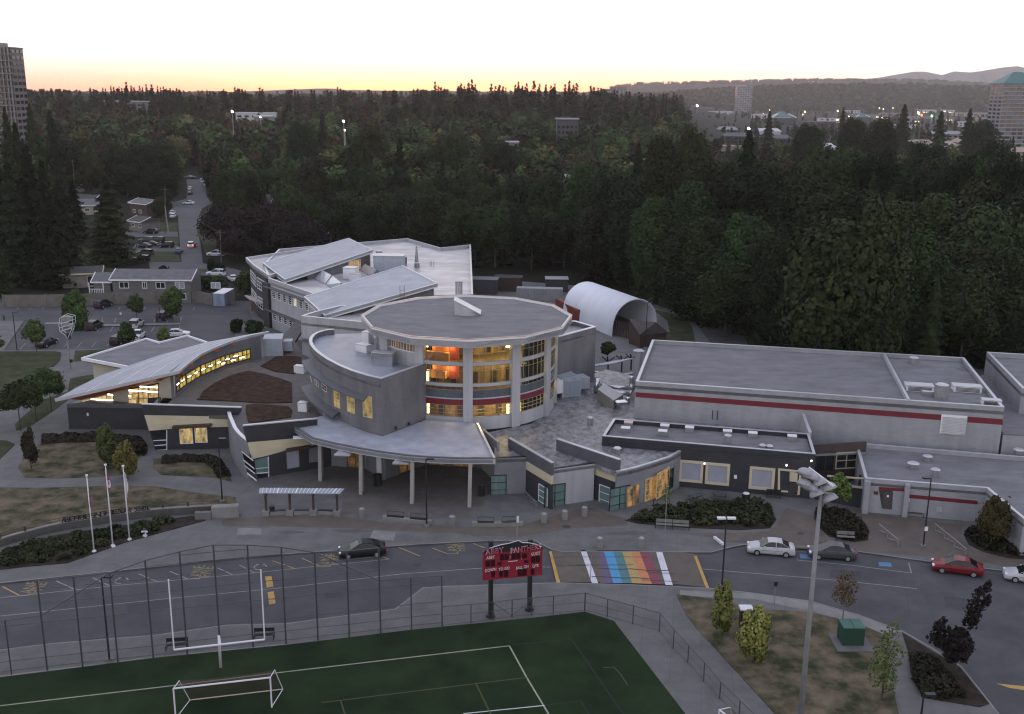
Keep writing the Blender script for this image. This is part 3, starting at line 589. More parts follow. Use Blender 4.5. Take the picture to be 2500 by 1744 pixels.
for ang in (-118,-100,-78,-60,-42,-25,-8):
    for z,e in ((7.3,46),(11.4,27),(14.0,27)): plight((*rp(R(ang),9.4),z),e*LK*(1 if ang<-90 else 1.9),(1,.68,.33) if ang<-60 else (1,.72,.22),parent=rot)
# ---------------------------------------------------------------- curved brick wing left of the rotunda
WT=12.3
wa=P2(fC,[(705,750),(600,727),(480,690),(385,650),(300,605),(240,565),(200,530),(175,498),(165,470),(170,445),(190,420),(220,403),(260,390),(300,382),(350,378)],WT)
wg=T('curved_wing','grey brick wing with curved parapet wall and tall lit windows, left of the rotunda','building',root_at(wa[0]))
path=[(-10.2,118.2)]+[(p.x,p.y) for p in wa]
mb=MB(); mb.wall(path[::-1],3.9,WT,.4); mb.build('wall',brick,wg)   # travel so thickness goes inward
mb=MB(); mb.wall(path[::-1],WT,WT+.06,.42); mb.build('coping',coping,wg)
inn=[(p.x,p.y) for p in wa]
mb=MB(); mb.prism([(-10.4,118.6)]+inn+[(-16,137),(-10.6,133)],11.3,11.62); mb.build('roof',rfmetal,wg)
def seg(P,i): return P[i],P[i+1]
# front corner wall faces: tall lit windows sit on the arc
def arcwin(box,seg_i,nx,ny,gl,frm=white):
    a,b=wa[seg_i+1],wa[seg_i]; return window(wg,fC,box,(a.x,a.y),(b.x,b.y),nx,ny,frm,gl,.07,.05)
lw=warm('lit_classroom_yellow',(1.0,.70,.26),.36,(.12,.08,.03)); yf=mat('yellowish_frame',(.50,.42,.22),rough=.5)
arcwin((566,868,640,1045),0,2,5,lw,yf); arcwin((448,838,510,1010),1,2,5,lw,yf); arcwin((350,808,400,972),2,2,5,lw,yf)
arcwin((262,778,298,850),4,2,2,glass); arcwin((210,748,238,812),5,2,2,glass); arcwin((176,730,190,775),7,1,2,glass)
arcwin((270,1000,300,1028),4,2,1,glass); arcwin((215,985,240,1035),5,2,2,glass)
# sun shade ledge
def ledge(pts,z,wd,th=.12):
    mb=MB(); mb.wall([(p.x,p.y) for p in pts],z,z+th,wd); return mb
tl=[Vector((p.x,p.y,0)) for p in wa[:9]]
o=[ ]
def offs(pts,c,k): return [Vector((c[0]+(p.x-c[0])*k,c[1]+(p.y-c[1])*k,0)) for p in pts]
oo=offs(tl[:],(-13,129),1.075); mb=MB(); n=len(tl)
st=1
vs=[(p.x,p.y,10.0) for p in tl[st-0:]]+[(p.x,p.y,9.75) for p in oo[st-0:]]+[(p.x,p.y,9.9) for p in tl[st:]]+[(p.x,p.y,9.6) for p in oo[st:]]; q=len(tl)-st
# shade begins a little in from the corner
f=[]
for i in range(q-1): f+=[(i,i+1,q+i+1,q+i),(2*q+i,3*q+i,3*q+i+1,2*q+i+1),(q+i,q+i+1,3*q+i+1,3*q+i)]
f+=[(0,q,3*q,2*q)]
mb.add(vs,f); mb.build('sun_shade',dband,wg)
oo2=offs(tl,(-13,129),1.09)
vs=[(p.x,p.y,6.6) for p in tl[3:]]+[(p.x,p.y,6.3) for p in oo2[3:]]+[(p.x,p.y,6.5) for p in tl[3:]]+[(p.x,p.y,6.15) for p in oo2[3:]]; q=len(tl)-3; f=[]
for i in range(q-1): f+=[(i,i+1,q+i+1,q+i),(2*q+i,3*q+i,3*q+i+1,2*q+i+1),(q+i,q+i+1,3*q+i+1,3*q+i)]
mb=MB(); mb.add(vs,f); mb.build('sun_shade',dband,wg)
for i,(x,y) in enumerate(((905,1082),(808,1112))):
    a=(wa[0].x,wa[0].y); b=(-10.2,118.2); t,z=onw(fC,x,y,a,b); A=Vector(a); e=(Vector(b)-A).normalized(); p=A+e*t+Vector((e.y,-e.x))*.15; mb=MB(); mb.box((p.x,p.y,z),(.25,.25,.3)); mb.build('wall_light',blk,wg)
# ---------------------------------------------------------------- middle block between the wings
MT=10.6
mt=P2(fB,[(665,810),(960,840),(1255,870)],MT)+[Vector((-12,139,MT)),Vector((-13,152,MT))]+P2(fB,[(1335,700),(1230,703),(1020,715),(860,752),(760,778)],MT)
mid=T('link_block','grey panelled link block with curved parapet between rotunda and rear classrooms','building',root_at(mt[0]))
mb=MB(); mb.wall([(p.x,p.y) for p in mt],4.2,MT,.35,closed=True); mb.build('wall',panel,mid)
mb=MB(); mb.wall([(p.x,p.y) for p in mt],MT,MT+.07,.42,closed=True); mb.build('coping',coping,mid)
mb=MB(); mb.prism([(p.x,p.y) for p in mt],9.2,9.6); mb.build('roof',rfwet,mid)
a=P2(fB,[(660,990)],8)[0]; mb=MB(); mb.prism([(mt[0].x-.2,mt[0].y-1.1),(mt[0].x+3.2,mt[0].y-2.3),(mt[0].x+3.5,mt[0].y-.8),(mt[0].x-.3,mt[0].y+.6)],7.0,7.2); mb.build('sun_shade',dband,mid)
# ---------------------------------------------------------------- grey brick block behind, right of the rotunda
bt=[(11.7,139.5),(9.1,143.2),(-2,144),(-4,134),(4.0,131.5),(6.6,133.6)]
rb=T('brick_stair_block','plain grey brick block standing behind the right side of the rotunda','building',(11.7,139.5,0))
mb=MB(); mb.wall([bt[5],bt[0],bt[1],bt[2],bt[3],bt[4]],4.2,12.1,.35,closed=True); mb.build('wall',brick,rb)
mb=MB(); mb.wall([bt[5],bt[0],bt[1],bt[2],bt[3],bt[4]],12.1,12.2,.42,closed=True); mb.build('coping',white,rb)
mb=MB(); mb.prism(bt,11.2,11.5); mb.build('roof',rfwet,rb)
# ---------------------------------------------------------------- rear three-storey block
BT=9.55
bp_=[(-45.7,189.2),(-35.6,176.0),(-31.5,170),(-6.9,175.7),(-9.8,236.2),(-16.4,230.6),(-25.4,245.3),(-52,226),(-50.5,205)]
bb=T('rear_classroom_block','rear multi storey classroom block under two tilted metal roofs and a flat membrane roof','building',root_at(bp_[0]))
mb=MB(); mb.wall(bp_,0,BT,.35,closed=True); mb.build('wall',panel,bb)
mb=MB(); mb.wall(bp_,BT,BT+.06,.36,closed=True); mb.build('coping',coping,bb)
mb=MB(); mb.prism(bp_,8.5,8.85); mb.build('roof',rfbright,bb)
W0,W1=(-45.7,189.2),(-35.6,176.0)
def wb(x0,y0,x1,y1,nx,ny,gl=glass,fr=white): return window(bb,fB,(x0,y0,x1,y1),W0,W1,nx,ny,fr,gl,.12,.08)
for i,(x,y0,y1) in enumerate(((397,568,655),(446,582,672),(497,597,692),(548,612,712),(597,630,728),(650,650,748),(705,675,768))):
    wb(x,y0,x+36,y1-4,1,4,gl=warm('lit_classroom_white',(1,.9,.55),.8) if i==4 else glass)
for x,y0,y1 in ((405,768,858),(455,785,877),(505,803,898),(555,823,922),(607,845,943)): wb(x,y0,x+36,y1-4,1,4)
for x0,y0,x1,y1 in ((345,530,690,640),(340,738,662,870)):
    t0,z0=onw(fB,x0+20,y0,W0,W1); e=(Vector(W1)-Vector(W0)).normalized(); n=Vector((e.y,-e.x)); a=Vector(W0)+e*(-.8); b=Vector(W0)+e*(16)
    mb=MB(); mb.bar(V3(a+n*.5,z0),V3(b+n*.5,z0),1.0,.15); mb.build('sun_shade',dband,bb)
mb=MB(); c0=Vector(W0)+Vector((-.6,.5)); mb.box((c0.x,c0.y,4.3),(2.6,.7,8.6),R(-52)); mb.build('brick_pier',dark,bb)
# western glazed corner under the overhanging flat roof
fl_=P2(fB,[(150,262),(220,330)],9.9)
wr=[(fl_[0].x,fl_[0].y),(fl_[1].x,fl_[1].y),(-46,190.5),(-36,222),(-43,229)]
mb=MB(); mb.wall(wr,9.0,9.9,.3,closed=True); o=mb.build('parapet',coping,bb); mb=MB(); mb.prism(wr,9.0,9.4); mb.build('roof',rfwet,bb)
gw=[(-47.6,193.5),(-46.5,191)]
mb=MB(); mb.wall([(-54,208),(-50.5,199),(-46.8,192)][::1],0,9,.3); mb.build('corner_wall',dark,bb)
for z0,z1 in ((5.9,8.2),(2.2,4.4)):
    window(bb,fB,None,(-54,208),(-50.5,199),4,3,white,glass,.12,.08,tz=(1,9,z0,z1)); window(bb,fB,None,(-50.5,199),(-46.8,192),4,3,white,glass,.12,.08,tz=(.6,7,z0,z1))
ca=P2(fB,[(140,615),(185,650),(330,700),(310,640)],3.6); mb=MB(); mb.prism([(p.x,p.y) for p in ca],3.4,3.65); mb.build('porch_roof',rfwet,bb)
mb=MB(); mb.box((ca[1].x+1.2,ca[1].y+1.6,1.7),(.3,.3,3.4)); mb.box((ca[0].x+1.0,ca[0].y+1.2,1.7),(.3,.3,3.4)); mb.build('porch_post',wood,bb)
def tilted(pix,zs,name):
    c=[g(fB,x,y,z) for (x,y),z in zip(pix,zs)]; mb=MB(); mb.prism([(p.x,p.y) for p in c],[p.z-.55 for p in c],[p.z-.1 for p in c]); o=mb.build(name,rfmetal,bb)
    mb=MB(); mb.wall([(p.x,p.y) for p in c],[p.z-.75 for p in c],[p.z for p in c],-.18 if False else .18,closed=True); mb.build('fascia',white,o); return c
c1=tilted([(310,312),(515,465),(1335,190),(1110,80)],[10.0,10.0,12.6,12.6],'tilted_roof')
c2=tilted([(695,625),(885,800),(1940,500),(1615,335)],[10.2,10.2,12.9,12.9],'tilted_roof')
for c in (c1,c2):   # clerestory walls below the high ends
    for a,b,z in ((lerp(c[1],c[2],.25),lerp(c[1],c[2],.97),0),(lerp(c[2],c[3],.06),lerp(c[2],c[3],.94),0)):
        mb=MB(); d=(c[3]-c[2]).normalized()*1.2 if z==0 else Vector((0,0,0)); a2=a+d*.6; b2=b+d*.6
        mb.wall([(a2.x,a2.y),(b2.x,b2.y)],8.6,[a.z-.7,b.z-.7],.2); mb.build('clerestory_wall',brick if a.z<b.z else panel,bb)
d=(c1[3]-c1[2]).normalized()*.72; a=(c1[1]+d).xy; b=(c1[2]+d).xy
window(bb,fB,(1108,300,1222,372),a,b,6,2,white,warm('lit_clerestory',(1,.55,.12),.55,(.3,.12,.02)),.1,.08)
# ---------------------------------------------------------------- planted-roof wing
GZ=4.5
gp=[(-44.2,128.4),(-44.0,133),(-43.4,137.5),(-41.5,143.3),(-37.7,149.3),(-38,176),(-35.8,176),(-35,160),(-31,150),(-27.2,135),(-26.6,129),(-24.6,124),(-22.3,119.8),(-24.5,117),(-30.7,114),(-32,114),(-33.6,117.6),(-35,121.0),(-44.4,121.4)]
cw=T('planted_roof_wing','low charcoal and tan wing with planted brown roof, left of the entrance canopy','building',(-37,121,0))
mb=MB(); mb.prism(gp,4.1,GZ); mb.build('roof_deck',deck,cw)
mb=MB(); 
for pl in ([(1590,1385),(1620,1330),(1720,1260),(1850,1200),(1985,1168),(2100,1190),(2225,1225),(2330,1262),(2330,1418),(2120,1425),(1900,1412),(1570,1395)],):
    mb.prism([(q.x,q.y) for q in P2(fA,pl,GZ)],GZ-.05,GZ+.12)
for pl in ([(560,1430),(560,1200),(300,1290),(430,1180),(600,1175),(665,1210),(665,1340)],): mb.prism([(q.x,q.y) for q in P2(fB,[(290,1280),(440,1190),(560,1185),(670,1195),(670,1330),(590,1350),(430,1330)],GZ)],GZ-.05,GZ+.12)
for pl in ([(130,140),(135,100),(220,92),(470,110),(500,140),(490,195),(200,240),(150,235)],): mb.prism([(q.x,q.y) for q in P2(fE,pl,GZ)],GZ-.05,GZ+.12)
mb.build('planting',greenroof,cw)
# outer walls, front to back.  left dark wall
LA,LB=(-58.3,128.3),(-46.2,128.35)
mb=MB(); mb.wall([LA,LB],0,3.1,-.35 if 0 else .35); mb.build('side_wall',dark,cw); mb=MB(); mb.wall([(LA[0],LA[1]-.03),(LB[0],LB[1]-.03)],3.1,3.62,.42); mb.build('wall_cap',dband,cw)
mb=MB(); mb.wall([(LB[0],LB[1]),(-44.2,121.4)],0,4.6,.3); mb.build('side_wall',dark,cw)
mb=MB(); mb.prism([LA,LB,(-45,131),(-56,131.5)],3.0,3.3); mb.build('lower_roof',deck,cw)
p=onw(fD,700,366,LA,LB); window(cw,fD,(692,354,709,379),LA,LB,1,1,white,white,.03,.03,name='wall_sign')
# front volume, outline leans outwards: lower wall line and upper wall line
FA,FB=Vector((-44.3,120.5)),Vector((-34.6,121.4))
fv0=g(fD,1190,495,0)
def facet(name,m,pts,th=.25):
    """slab whose outer face runs through 3-d points (clockwise or not), thickened inward (+y)"""
    n=len(pts); vs=[tuple(p) for p in pts]+[(p.x,p.y+th,p.z) for p in pts]
    fs=[tuple(range(n)),tuple(range(2*n-1,n-1,-1))]+[((i+1)%n,i,n+i,n+(i+1)%n) for i in range(n)]
    return MB().add(vs,fs).build(name,m,cw)
def ow(f,x,y,A=FA,B=FB,out=0):
    t,z=onw(f,x,y,A,B); e=(B-A).normalized(); n=Vector((e.y,-e.x)); q=A+e*t+n*out; return Vector((q.x,q.y,z))
def F(name,m,f,pts,A=FA,B=FB,out=0,th=.25): return facet(name,m,[ow(f,x,y,A,B,out) for x,y in pts],th)
F('parapet',dark,fD,[(1130,285),(1925,312),(1925,345),(1890,385),(1152,372)]); F('tan_wall',tan,fD,[(1152,372),(1815,385),(1832,465),(1450,475),(1190,497)],out=.02)
F('front_wall',dark,fD,[(1190,497),(1450,473),(1832,463),(1898,636),(1335,660),(1243,662)],out=0)
F('coping',coping,fD,[(1130,282),(1925,309),(1925,316),(1130,289)],out=.05,th=.4)
window(cw,fD,(1428,472,1545,600),FA,FB,2,2,white,warm('lit_office',(1,.72,.28),.6,(.25,.16,.05),1.2),.08,.07); window(cw,fD,(1551,470,1660,590),FA,FB,2,2,white,MATS['lit_office'],.08,.07)
F('sun_shade',dkbrown,fD,[(1383,452),(1686,436),(1686,455),(1383,472)],out=.7,th=.7)
F('corner_window_frame',white,fD,[(1328,490),(1335,492),(1335,660),(1328,660)],out=.05); wn=F('corner_window',white,fD,[(1243,650),(1330,645),(1330,660),(1243,662)],out=.06)
q=F('corner_glass',glass,fD,[(1205,500),(1328,490),(1330,648),(1243,650)],out=.03,th=.05); F('mullion',white,fD,[(1222,572),(1330,566),(1330,573),(1224,578)],out=.07,th=.06); F('mullion',white,fD,[(1234,612),(1330,604),(1330,611),(1236,619)],out=.07,th=.06)
# curved prow wall with white coping
pt_=P2(fE,[(135,385),(95,352),(60,320),(30,280),(10,232),(-8,190),(-20,140)],4.85); pb_=[Vector((p.x*1.0,p.y,0)) for p in pt_]
pw=[(p.x,p.y) for p in pt_]; mb=MB(); mb.wall(pw[::-1],0,4.85,.3); mb.build('curved_wall',fins,cw); mb=MB(); mb.wall(pw[::-1],4.85,4.95,.42); mb.build('curved_coping',white,cw)
mb=MB()
# tan / dark entrance-side block
EA=Vector((pt_[0].x,pt_[0].y)); EB=Vector((-21.5,115.6))
F('parapet',dark,fE,[(106,262),(700,205),(700,345),(145,394),(135,385)],EA,EB); F('tan_wall',tan,fE,[(145,394),(720,345),(720,390),(620,440),(440,460),(310,498),(180,528),(165,480)],EA,EB,out=.02)
F('coping',coping,fE,[(104,258),(700,201),(700,208),(104,266)],EA,EB,out=.05,th=.4)
F('front_wall',dark,fE,[(205,528),(310,497),(440,460),(720,400),(800,385),(800,588),(715,602),(310,690),(225,702)],EA,EB)
window(cw,fE,(453,462,560,590),EA,EB,1,1,fins,glassb,.07,.06); F('grey_panel',fins,fE,[(635,445),(720,425),(720,545),(635,555)],EA,EB,out=.05); F('sun_shade',dkbrown,fE,[(430,442),(630,412),(625,428),(435,458)],EA,EB,out=.8,th=.8)
F('corner_glass',glassg,fE,[(198,535),(305,508),(310,632),(215,640)],EA,EB,out=.06,th=.06); F('corner_glass',glass,fE,[(215,640),(310,632),(312,680),(222,690)],EA,EB,out=.06,th=.06)
F('mullion',white,fE,[(215,636),(312,628),(312,636),(216,644)],EA,EB,out=.1,th=.06); F('mullion',white,fE,[(208,600),(310,590),(310,595),(209,606)],EA,EB,out=.1,th=.06); F('window_sill',white,fE,[(224,690),(315,678),(316,690),(228,704)],EA,EB,out=.1,th=.1); F('mullion',white,fE,[(304,508),(312,506),(316,690),(309,690)],EA,EB,out=.1,th=.06)
PA,PB=Vector(pw[3]),Vector(pw[0]); 
F('side_glass',glass,fE,[(105,462),(198,535),(222,690),(150,640)],PA,PB,out=.08,th=.05); 
for (a,b,c_,d_) in (((105,462),(198,535),(198,543),(106,470)),((118,530),(206,600),(207,608),(119,538)),((128,575),(214,640),(215,648),(130,583)),((148,632),(222,690),(226,704),(150,645))): F('mullion',white,fE,[a,b,c_,d_],PA,PB,out=.12,th=.06)
# ---------------------------------------------------------------- library with swooping roof
lib=T('library_building','library with swooping metal roof, orange soffit and lit clerestory windows behind the low wing','building',(-50,132,0))
rw=[(-44.2,128.4),(-44.15,130.6),(-44.0,133),(-43.4,137.5),(-41.5,143.3),(-37.7,149.3)]
Redge=[(g(fA,*q),0) for q in ()]
Rz=8.35
re=[g(fA,x,y,z) for x,y,z in ((1430,1165,8.35),(1510,1095,8.35),(1600,1030,8.35),(1720,975,8.35),(1850,925,8.35),(2000,880,8.3),(2145,852,8.25))]
le=[g(fA,x,y,z) for x,y,z in ((440,1390,5.0),(800,1200,5.4),(1030,1120,5.7),(1250,1045,6.2),(1640,935,7.1),(1900,890,7.7),(2140,850,8.2))]
mb=MB(); vs=[];
for a,b in zip(le,re):
    for k in range(5):
        p=lerp(a,b,k/4); vs.append((p.x,p.y,p.z))
n=len(vs); vs+=[(x,y,z-.22) for x,y,z in vs]; fs=[]
for i in range(6):
    for k in range(4):
        a=i*5+k; fs+=[(a,a+1,a+6,a+5),(n+a+5,n+a+6,n+a+1,n+a)]
for k in range(4): fs+=[(k,n+k,n+k+1,k+1)]
for i in range(6): fs+=[(i*5,(i+1)*5,n+(i+1)*5,n+i*5),(i*5+4,n+i*5+4,n+(i+1)*5+4,(i+1)*5+4)]
mb.add(vs,fs); lr=mb.build('roof',rfmetal,lib)
mb=MB()
for k in (1,2,3):
    for i in range(6): mb.bar(lerp(le[i],re[i],k/4)+Vector((0,0,.03)),lerp(le[i+1],re[i+1],k/4)+Vector((0,0,.03)),.08,.06)
mb.build('roof_seam',white,lr)
mb=MB(); mb.bar(le[0]-Vector((0,.05,.12)),re[0]-Vector((0,.05,.12)),.12,.42)
for i in range(6): mb.bar(re[i]+Vector((.05,0,-.1)),re[i+1]+Vector((.05,0,-.1)),.12,.34)
mb.build('fascia',coping,lr)
# orange soffit beam below the front edge
s0,s1=le[0],re[0]; dn=Vector((0,0,1)); mb=MB()
a=[s0+Vector((.9,1.0,-.25)),s1+Vector((0,.8,-.3)),s1+Vector((0,1.6,-1.05)),s0+Vector((2.4,2.2,-.75))]
mb.add(a+[p+Vector((0,.3,0)) for p in a],[(0,3,2,1),(4,5,6,7),(0,1,5,4),(1,2,6,5),(2,3,7,6),(3,0,4,7)]); mb.build('soffit',wood,lib)
# front facade below
f1=Vector((-44.2,128.6)); f0_=Vector((-54.8,131.0))
def LF(name,m,pts,out=0,th=.2):
    P=[ow(fA,x,y,f0_,f1,out) for x,y in pts]; n=len(P); vs=[tuple(p) for p in P]+[(p.x,p.y+th,p.z) for p in P]
    return MB().add(vs,[tuple(range(n)),tuple(range(2*n-1,n-1,-1))]+[((i+1)%n,i,n+i,n+(i+1)%n) for i in range(n)]).build(name,m,lib)
pale=mat('pale_wall_panel',(.33,.30,.24),(.38,.35,.28),.5,rough=.7)
LF('front_wall',pale,[(560,1425),(900,1330),(1020,1300),(1395,1200),(1395,1385),(1300,1380),(1270,1440),(560,1440)])
ll=warm('lit_library',(1,.70,.30),.75,(.30,.16,.05),.9)
q=LF('window_frame',blk,[(1025,1305),(1268,1258),(1268,1375),(1215,1430),(1030,1430)],out=.05,th=.06); 
for i in range(3):
    for j in range(3):
        x0=1030+80*i; x1=x0+72; t=[(1312-(x-1030)*.19) for x in (x0,x1)]; r_=[lerp(t[0],1428,j/3)+3,lerp(t[1],1428,j/3)+3,lerp(t[1],1428,(j+1)/3)-2,lerp(t[0],1428,(j+1)/3)-2]
        if i==2 and j==2: continue
        o=LF('pane',ll,[(x0,r_[0]),(x1,r_[1]),(x1,r_[2]),(x0,r_[3])],out=.08,th=.03)
LF('window_frame',blk,[(730,1385),(908,1345),(908,1425),(640,1425)],out=.05,th=.06)
for a,b in ((660,718),(724,780),(786,850),(856,904)): LF('pane',ll,[(a,1408-(a-640)*.24),(b,1408-(b-640)*.24),(b,1422),(a,1422)],out=.08,th=.03)
tube=mat('ceiling_strip_light',(1,.95,.85),emit=(1,.93,.78),es=6)
for x0,y0,x1,y1 in ((1030,1318,1262,1332),(1120,1288,1262,1294),(728,1390,905,1396),(862,1350,905,1358),(1030,1360,1048,1364)):
    LF('strip_light',tube,[(x0,y0-4),(x1,y1-4),(x1,y1+4),(x0,y0+4)],out=.1,th=.02)
# curved right wall with band window
mb=MB(); mb.wall(rw[::-1][::-1],GZ-.3,[8.1]*5+[8.0],.3); mb.build('curved_wall',brick,lib)
for i in range(5):
    A_,B_=Vector(rw[i]),Vector(rw[i+1]); L_=(B_-A_).length; t0=1.0 if i==0 else .02; t1=L_-(2.2 if i==4 else .02)
    window(lib,fA,None,A_,B_,max(2,int(L_/1.15)),2,dkbrown,warm('lit_clerestory_yellow',(1,.72,.14),.6,(.30,.18,.02),.9),.16,.08,tz=(t0,t1,4.95,6.55 if i else 6.3))
for i,(x,y) in enumerate([(1418,1268),(1460,1238),(1510,1207),(1562,1180),(1620,1150),(1680,1123),(1745,1096),(1780,1104),(1812,1070),(1860,1078),(1880,1045),(1930,1056)]):
    best=None
    for j in range(5):
        t,z=onw(fA,x,y,rw[j],rw[j+1]); L_=(Vector(rw[j+1])-Vector(rw[j])).length
        if -0.3<=t<=L_+.3 and best is None: best=(j,t,z)
    if best: window(lib,fA,None,rw[best[0]],rw[best[0]+1],1,1,tube,tube,.03,.09,name='strip_light',tz=(best[1]-.4,best[1]+.4,min(6.4,best[2])-.05,min(6.4,best[2])+.05))
for i in range(1,6):
    p=re[i]; q=Vector((p.x-.3,p.y+.1,p.z-.45)); mb=MB(); mb.box(q,(1.4,.35,.45),R(20)); mb.build('rafter_end',wood,lib)
# flat roof behind
bf=P2(fA,[(670,1055),(1165,905),(1270,935),(1490,880),(1640,930)],5.0)+[Vector((-46,150,5)),Vector((-50,138,5))]+P2(fA,[(1025,1122)],5.0)
mb=MB(); mb.wall([(p.x,p.y) for p in bf],4.55,5.0,.3,closed=True); o=mb.build('parapet',white,lib); mb=MB(); mb.prism([(p.x,p.y) for p in bf],4.4,4.75); mb.build('flat_roof',rfgrav,lib)
ce=Vector((sum(p.x for p in bf)/len(bf),sum(p.y for p in bf)/len(bf))); sh=[(lerp(ce.x,p.x,.86),lerp(ce.y,p.y,.86)) for p in bf]
mb=MB(); mb.wall(sh,0,4.45,.3,closed=True); mb.build('rear_wall',pale,lib)
mb=MB(); mb.prism([(lerp(ce.x,p.x,.97),lerp(ce.y,p.y,.97)) for p in bf],4.2,4.42); mb.build('wood_soffit',wood,lib)
mb=MB(); mb.wall([(-54.8,131.2),(-53,140),(-50,146)],0,5.0,.3); mb.build('rear_wall',pale,lib)
# ---------------------------------------------------------------- entrance canopy
cp_=P2(fC,[(30,1085),(185,1185),(350,1225),(540,1262),(720,1292),(900,1315),(1080,1328),(1250,1335),(1555,1335)],5.75)
cpb=[Vector((-3.9,115.6,5.75)),Vector((-5.6,116.95,5.75)),Vector((-10.3,117.2,5.75)),Vector((wa[0].x,wa[0].y,5.75)),Vector((wa[1].x,wa[1].y,5.75)),Vector((wa[2].x,wa[2].y,5.75)),Vector((wa[4].x,wa[4].y,5.75))]
can=T('entrance_canopy','wide curved entrance canopy roof on four tapering concrete columns','canopy',(-12,108,0))
cpoly=[(p.x,p.y) for p in cp_+cpb]
mb=MB(); mb.prism(cpoly,5.1,5.5); cr_=mb.build('roof',rfcanopy,can)
mb=MB(); mb.wall([(p.x,p.y) for p in cp_],5.0,5.62,.22); mb.build('fascia',panel,cr_); mb=MB(); mb.wall([(p.x,p.y-.04) for p in cp_],5.62,5.72,.3); mb.build('fascia_cap',dband,cr_)
mb=MB(); mb.wall([(cp_[-1].x,cp_[-1].y),(cpb[0].x,cpb[0].y)],5.0,5.75,.25); mb.build('side_parapet',coping,cr_)
conc=mat('column_concrete',(.22,.21,.20),(.29,.28,.265),1.2,rough=.85,detail=9)
for (bx,by),(tx,ty),wd in (((722,705),(738,388),1.5),((1047,813),(1063,478),1.5),((1455,885),(1460,535),1.2),((1915,915),(1915,540),.8)):
    b=g(fE,bx,by,K); mb=MB(); h=5.05
    vs=[(b.x+sx*.2,b.y+.02+(0 if sy<0 else wd),z) for z in (0,) for sx,sy in((-1,-1),(1,-1),(1,1),(-1,1))]+[(b.x+sx*.2+.1,b.y+.25+(0 if sy<0 else wd*.62),h) for sx,sy in((-1,-1),(1,-1),(1,1),(-1,1))]
    mb.add(vs,[(3,2,1,0),(4,5,6,7),(0,1,5,4),(1,2,6,5),(2,3,7,6),(3,0,4,7)]); mb.build('column',conc,can)
for (x,y) in ((955,470),(1420,535)):
    p=g(fE,x,y,4.9); mb=MB(); mb.add([(p.x-1.5,p.y-1.0,4.75),(p.x+.2,p.y-.6,4.6),(p.x+.4,p.y+1.8,4.75),(p.x-.8,p.y+1.8,4.9),(p.x-1.5,p.y-1.0,4.95),(p.x+.2,p.y-.6,4.8),(p.x+.4,p.y+1.8,4.95),(p.x-.8,p.y+1.8,5.05)],[(3,2,1,0),(4,5,6,7),(0,1,5,4),(1,2,6,5),(2,3,7,6),(3,0,4,7)]); mb.build('beam_end',panel,can)
p=g(fE,600,355,4.7); mb=MB(); mb.box((p.x,p.y,4.75),(2.6,.9,.1),R(10)); mb.build('beam_end',white,can)
# ---------------------------------------------------------------- entrance hall under the canopy
eh=T('entrance_hall','shadowed entrance hall walls with glazed doors beneath the curved canopy','building',(-12,113,0))
ew=[(-21.5,115.6),(-17.2,114.6),(-14.7,111.0),(-10.3,116.2),(-3.5,115.2),(-1.6,110.6)]
mb=MB(); mb.wall(ew[:3],0,5.1,.3); mb.build('wall',fins,eh); mb=MB(); mb.wall(ew[2:5],0,5.1,.3); mb.build('wall',brick,eh); mb=MB(); mb.wall(ew[4:],0,5.1,.3); mb.build('wall',mat('light_entry_panel',(.24,.235,.23),rough=.7),eh)
dg=warm('dim_entrance',(.9,.45,.15),.12,(.05,.03,.02),1.4)
window(eh,fE,None,ew[0],ew[1],2,2,dkbrown,dg,.1,.06,name='entrance_door',tz=(2.0,4.2,.14,2.9)); window(eh,fE,None,ew[1],ew[2],1,1,white,white,.05,.05,name='white_panel',tz=(2.8,4.1,.3,3.2))
window(eh,fE,None,ew[2],ew[3],2,2,dkbrown,dg,.1,.06,name='entrance_door',tz=(2.4,5.2,.14,3.0))
window(eh,fE,None,ew[3],ew[4],2,2,dkbrown,dg,.1,.06,name='entrance_door',tz=(.4,2.6,.14,3.0)); window(eh,fE,None,ew[3],ew[4],3,2,dkbrown,dg,.1,.06,name='entrance_door',tz=(3.2,6.2,.14,3.0))
# ---------------------------------------------------------------- saw-tooth fan wing
fan=T('fan_wing','low wing with three saw tooth corners of tan panels, green glass and grey fins','building',(6,108,0))
fz=4.5
s1a,s1b=g(fF,350,515,fz),g(fF,650,505,fz); s2a,s2b=g(fF,800,605,fz),g(fF,1150,558,fz); s3=P2(fF,[(1330,628),(1470,598),(1600,560),(1750,510),(1875,440)],fz)
roofp=[(-1.9,110.6),(s1a.x,s1a.y),(s1b.x,s1b.y),(s2a.x,s2a.y),(s2b.x,s2b.y)]+[(p.x,p.y) for p in s3]+[(19.4,110.4),(10.7,112.3),(12.4,118.9),(35,114.2),(36.5,117.9),(15.6,122.6),(19.2,141.0),(14,146),(9.5,141),(8,136),(5.2,132),(5.4,126),(2.5,120),(-3.5,116)]
mb=MB(); mb.prism(roofp,3.9,4.25); mb.build('roof',rfpatch,fan)
def fw_(a,b,z0,z1,m,name,th=.25,out=0):
    A=Vector((a[0],a[1])); B=Vector((b[0],b[1])); e=(B-A).normalized(); n=Vector((e.y,-e.x))*out
    mb=MB(); mb.wall([A+n,B+n],z0,z1,th); return mb.build(name,m,fan)
b1=g(fF,625,868,K); b2=g(fF,745,925,K); b3=g(fF,1090,880,K); b4=g(fF,1250,945,K)
fw_(s1a,s1b,0,4.42,fins,'wall'); fw_(s2a,s2b,0,4.42,panel,'wall'); 
for a,b in zip(s3,s3[1:]): fw_(a,b,0,4.42,fins,'wall'); fw_(a,b,4.42,4.52,coping,'coping',th=.3)
fw_(s1a,s1b,4.42,4.5,blk,'coping',th=.3); fw_(s2a,s2b,4.42,4.5,blk,'coping',th=.3)
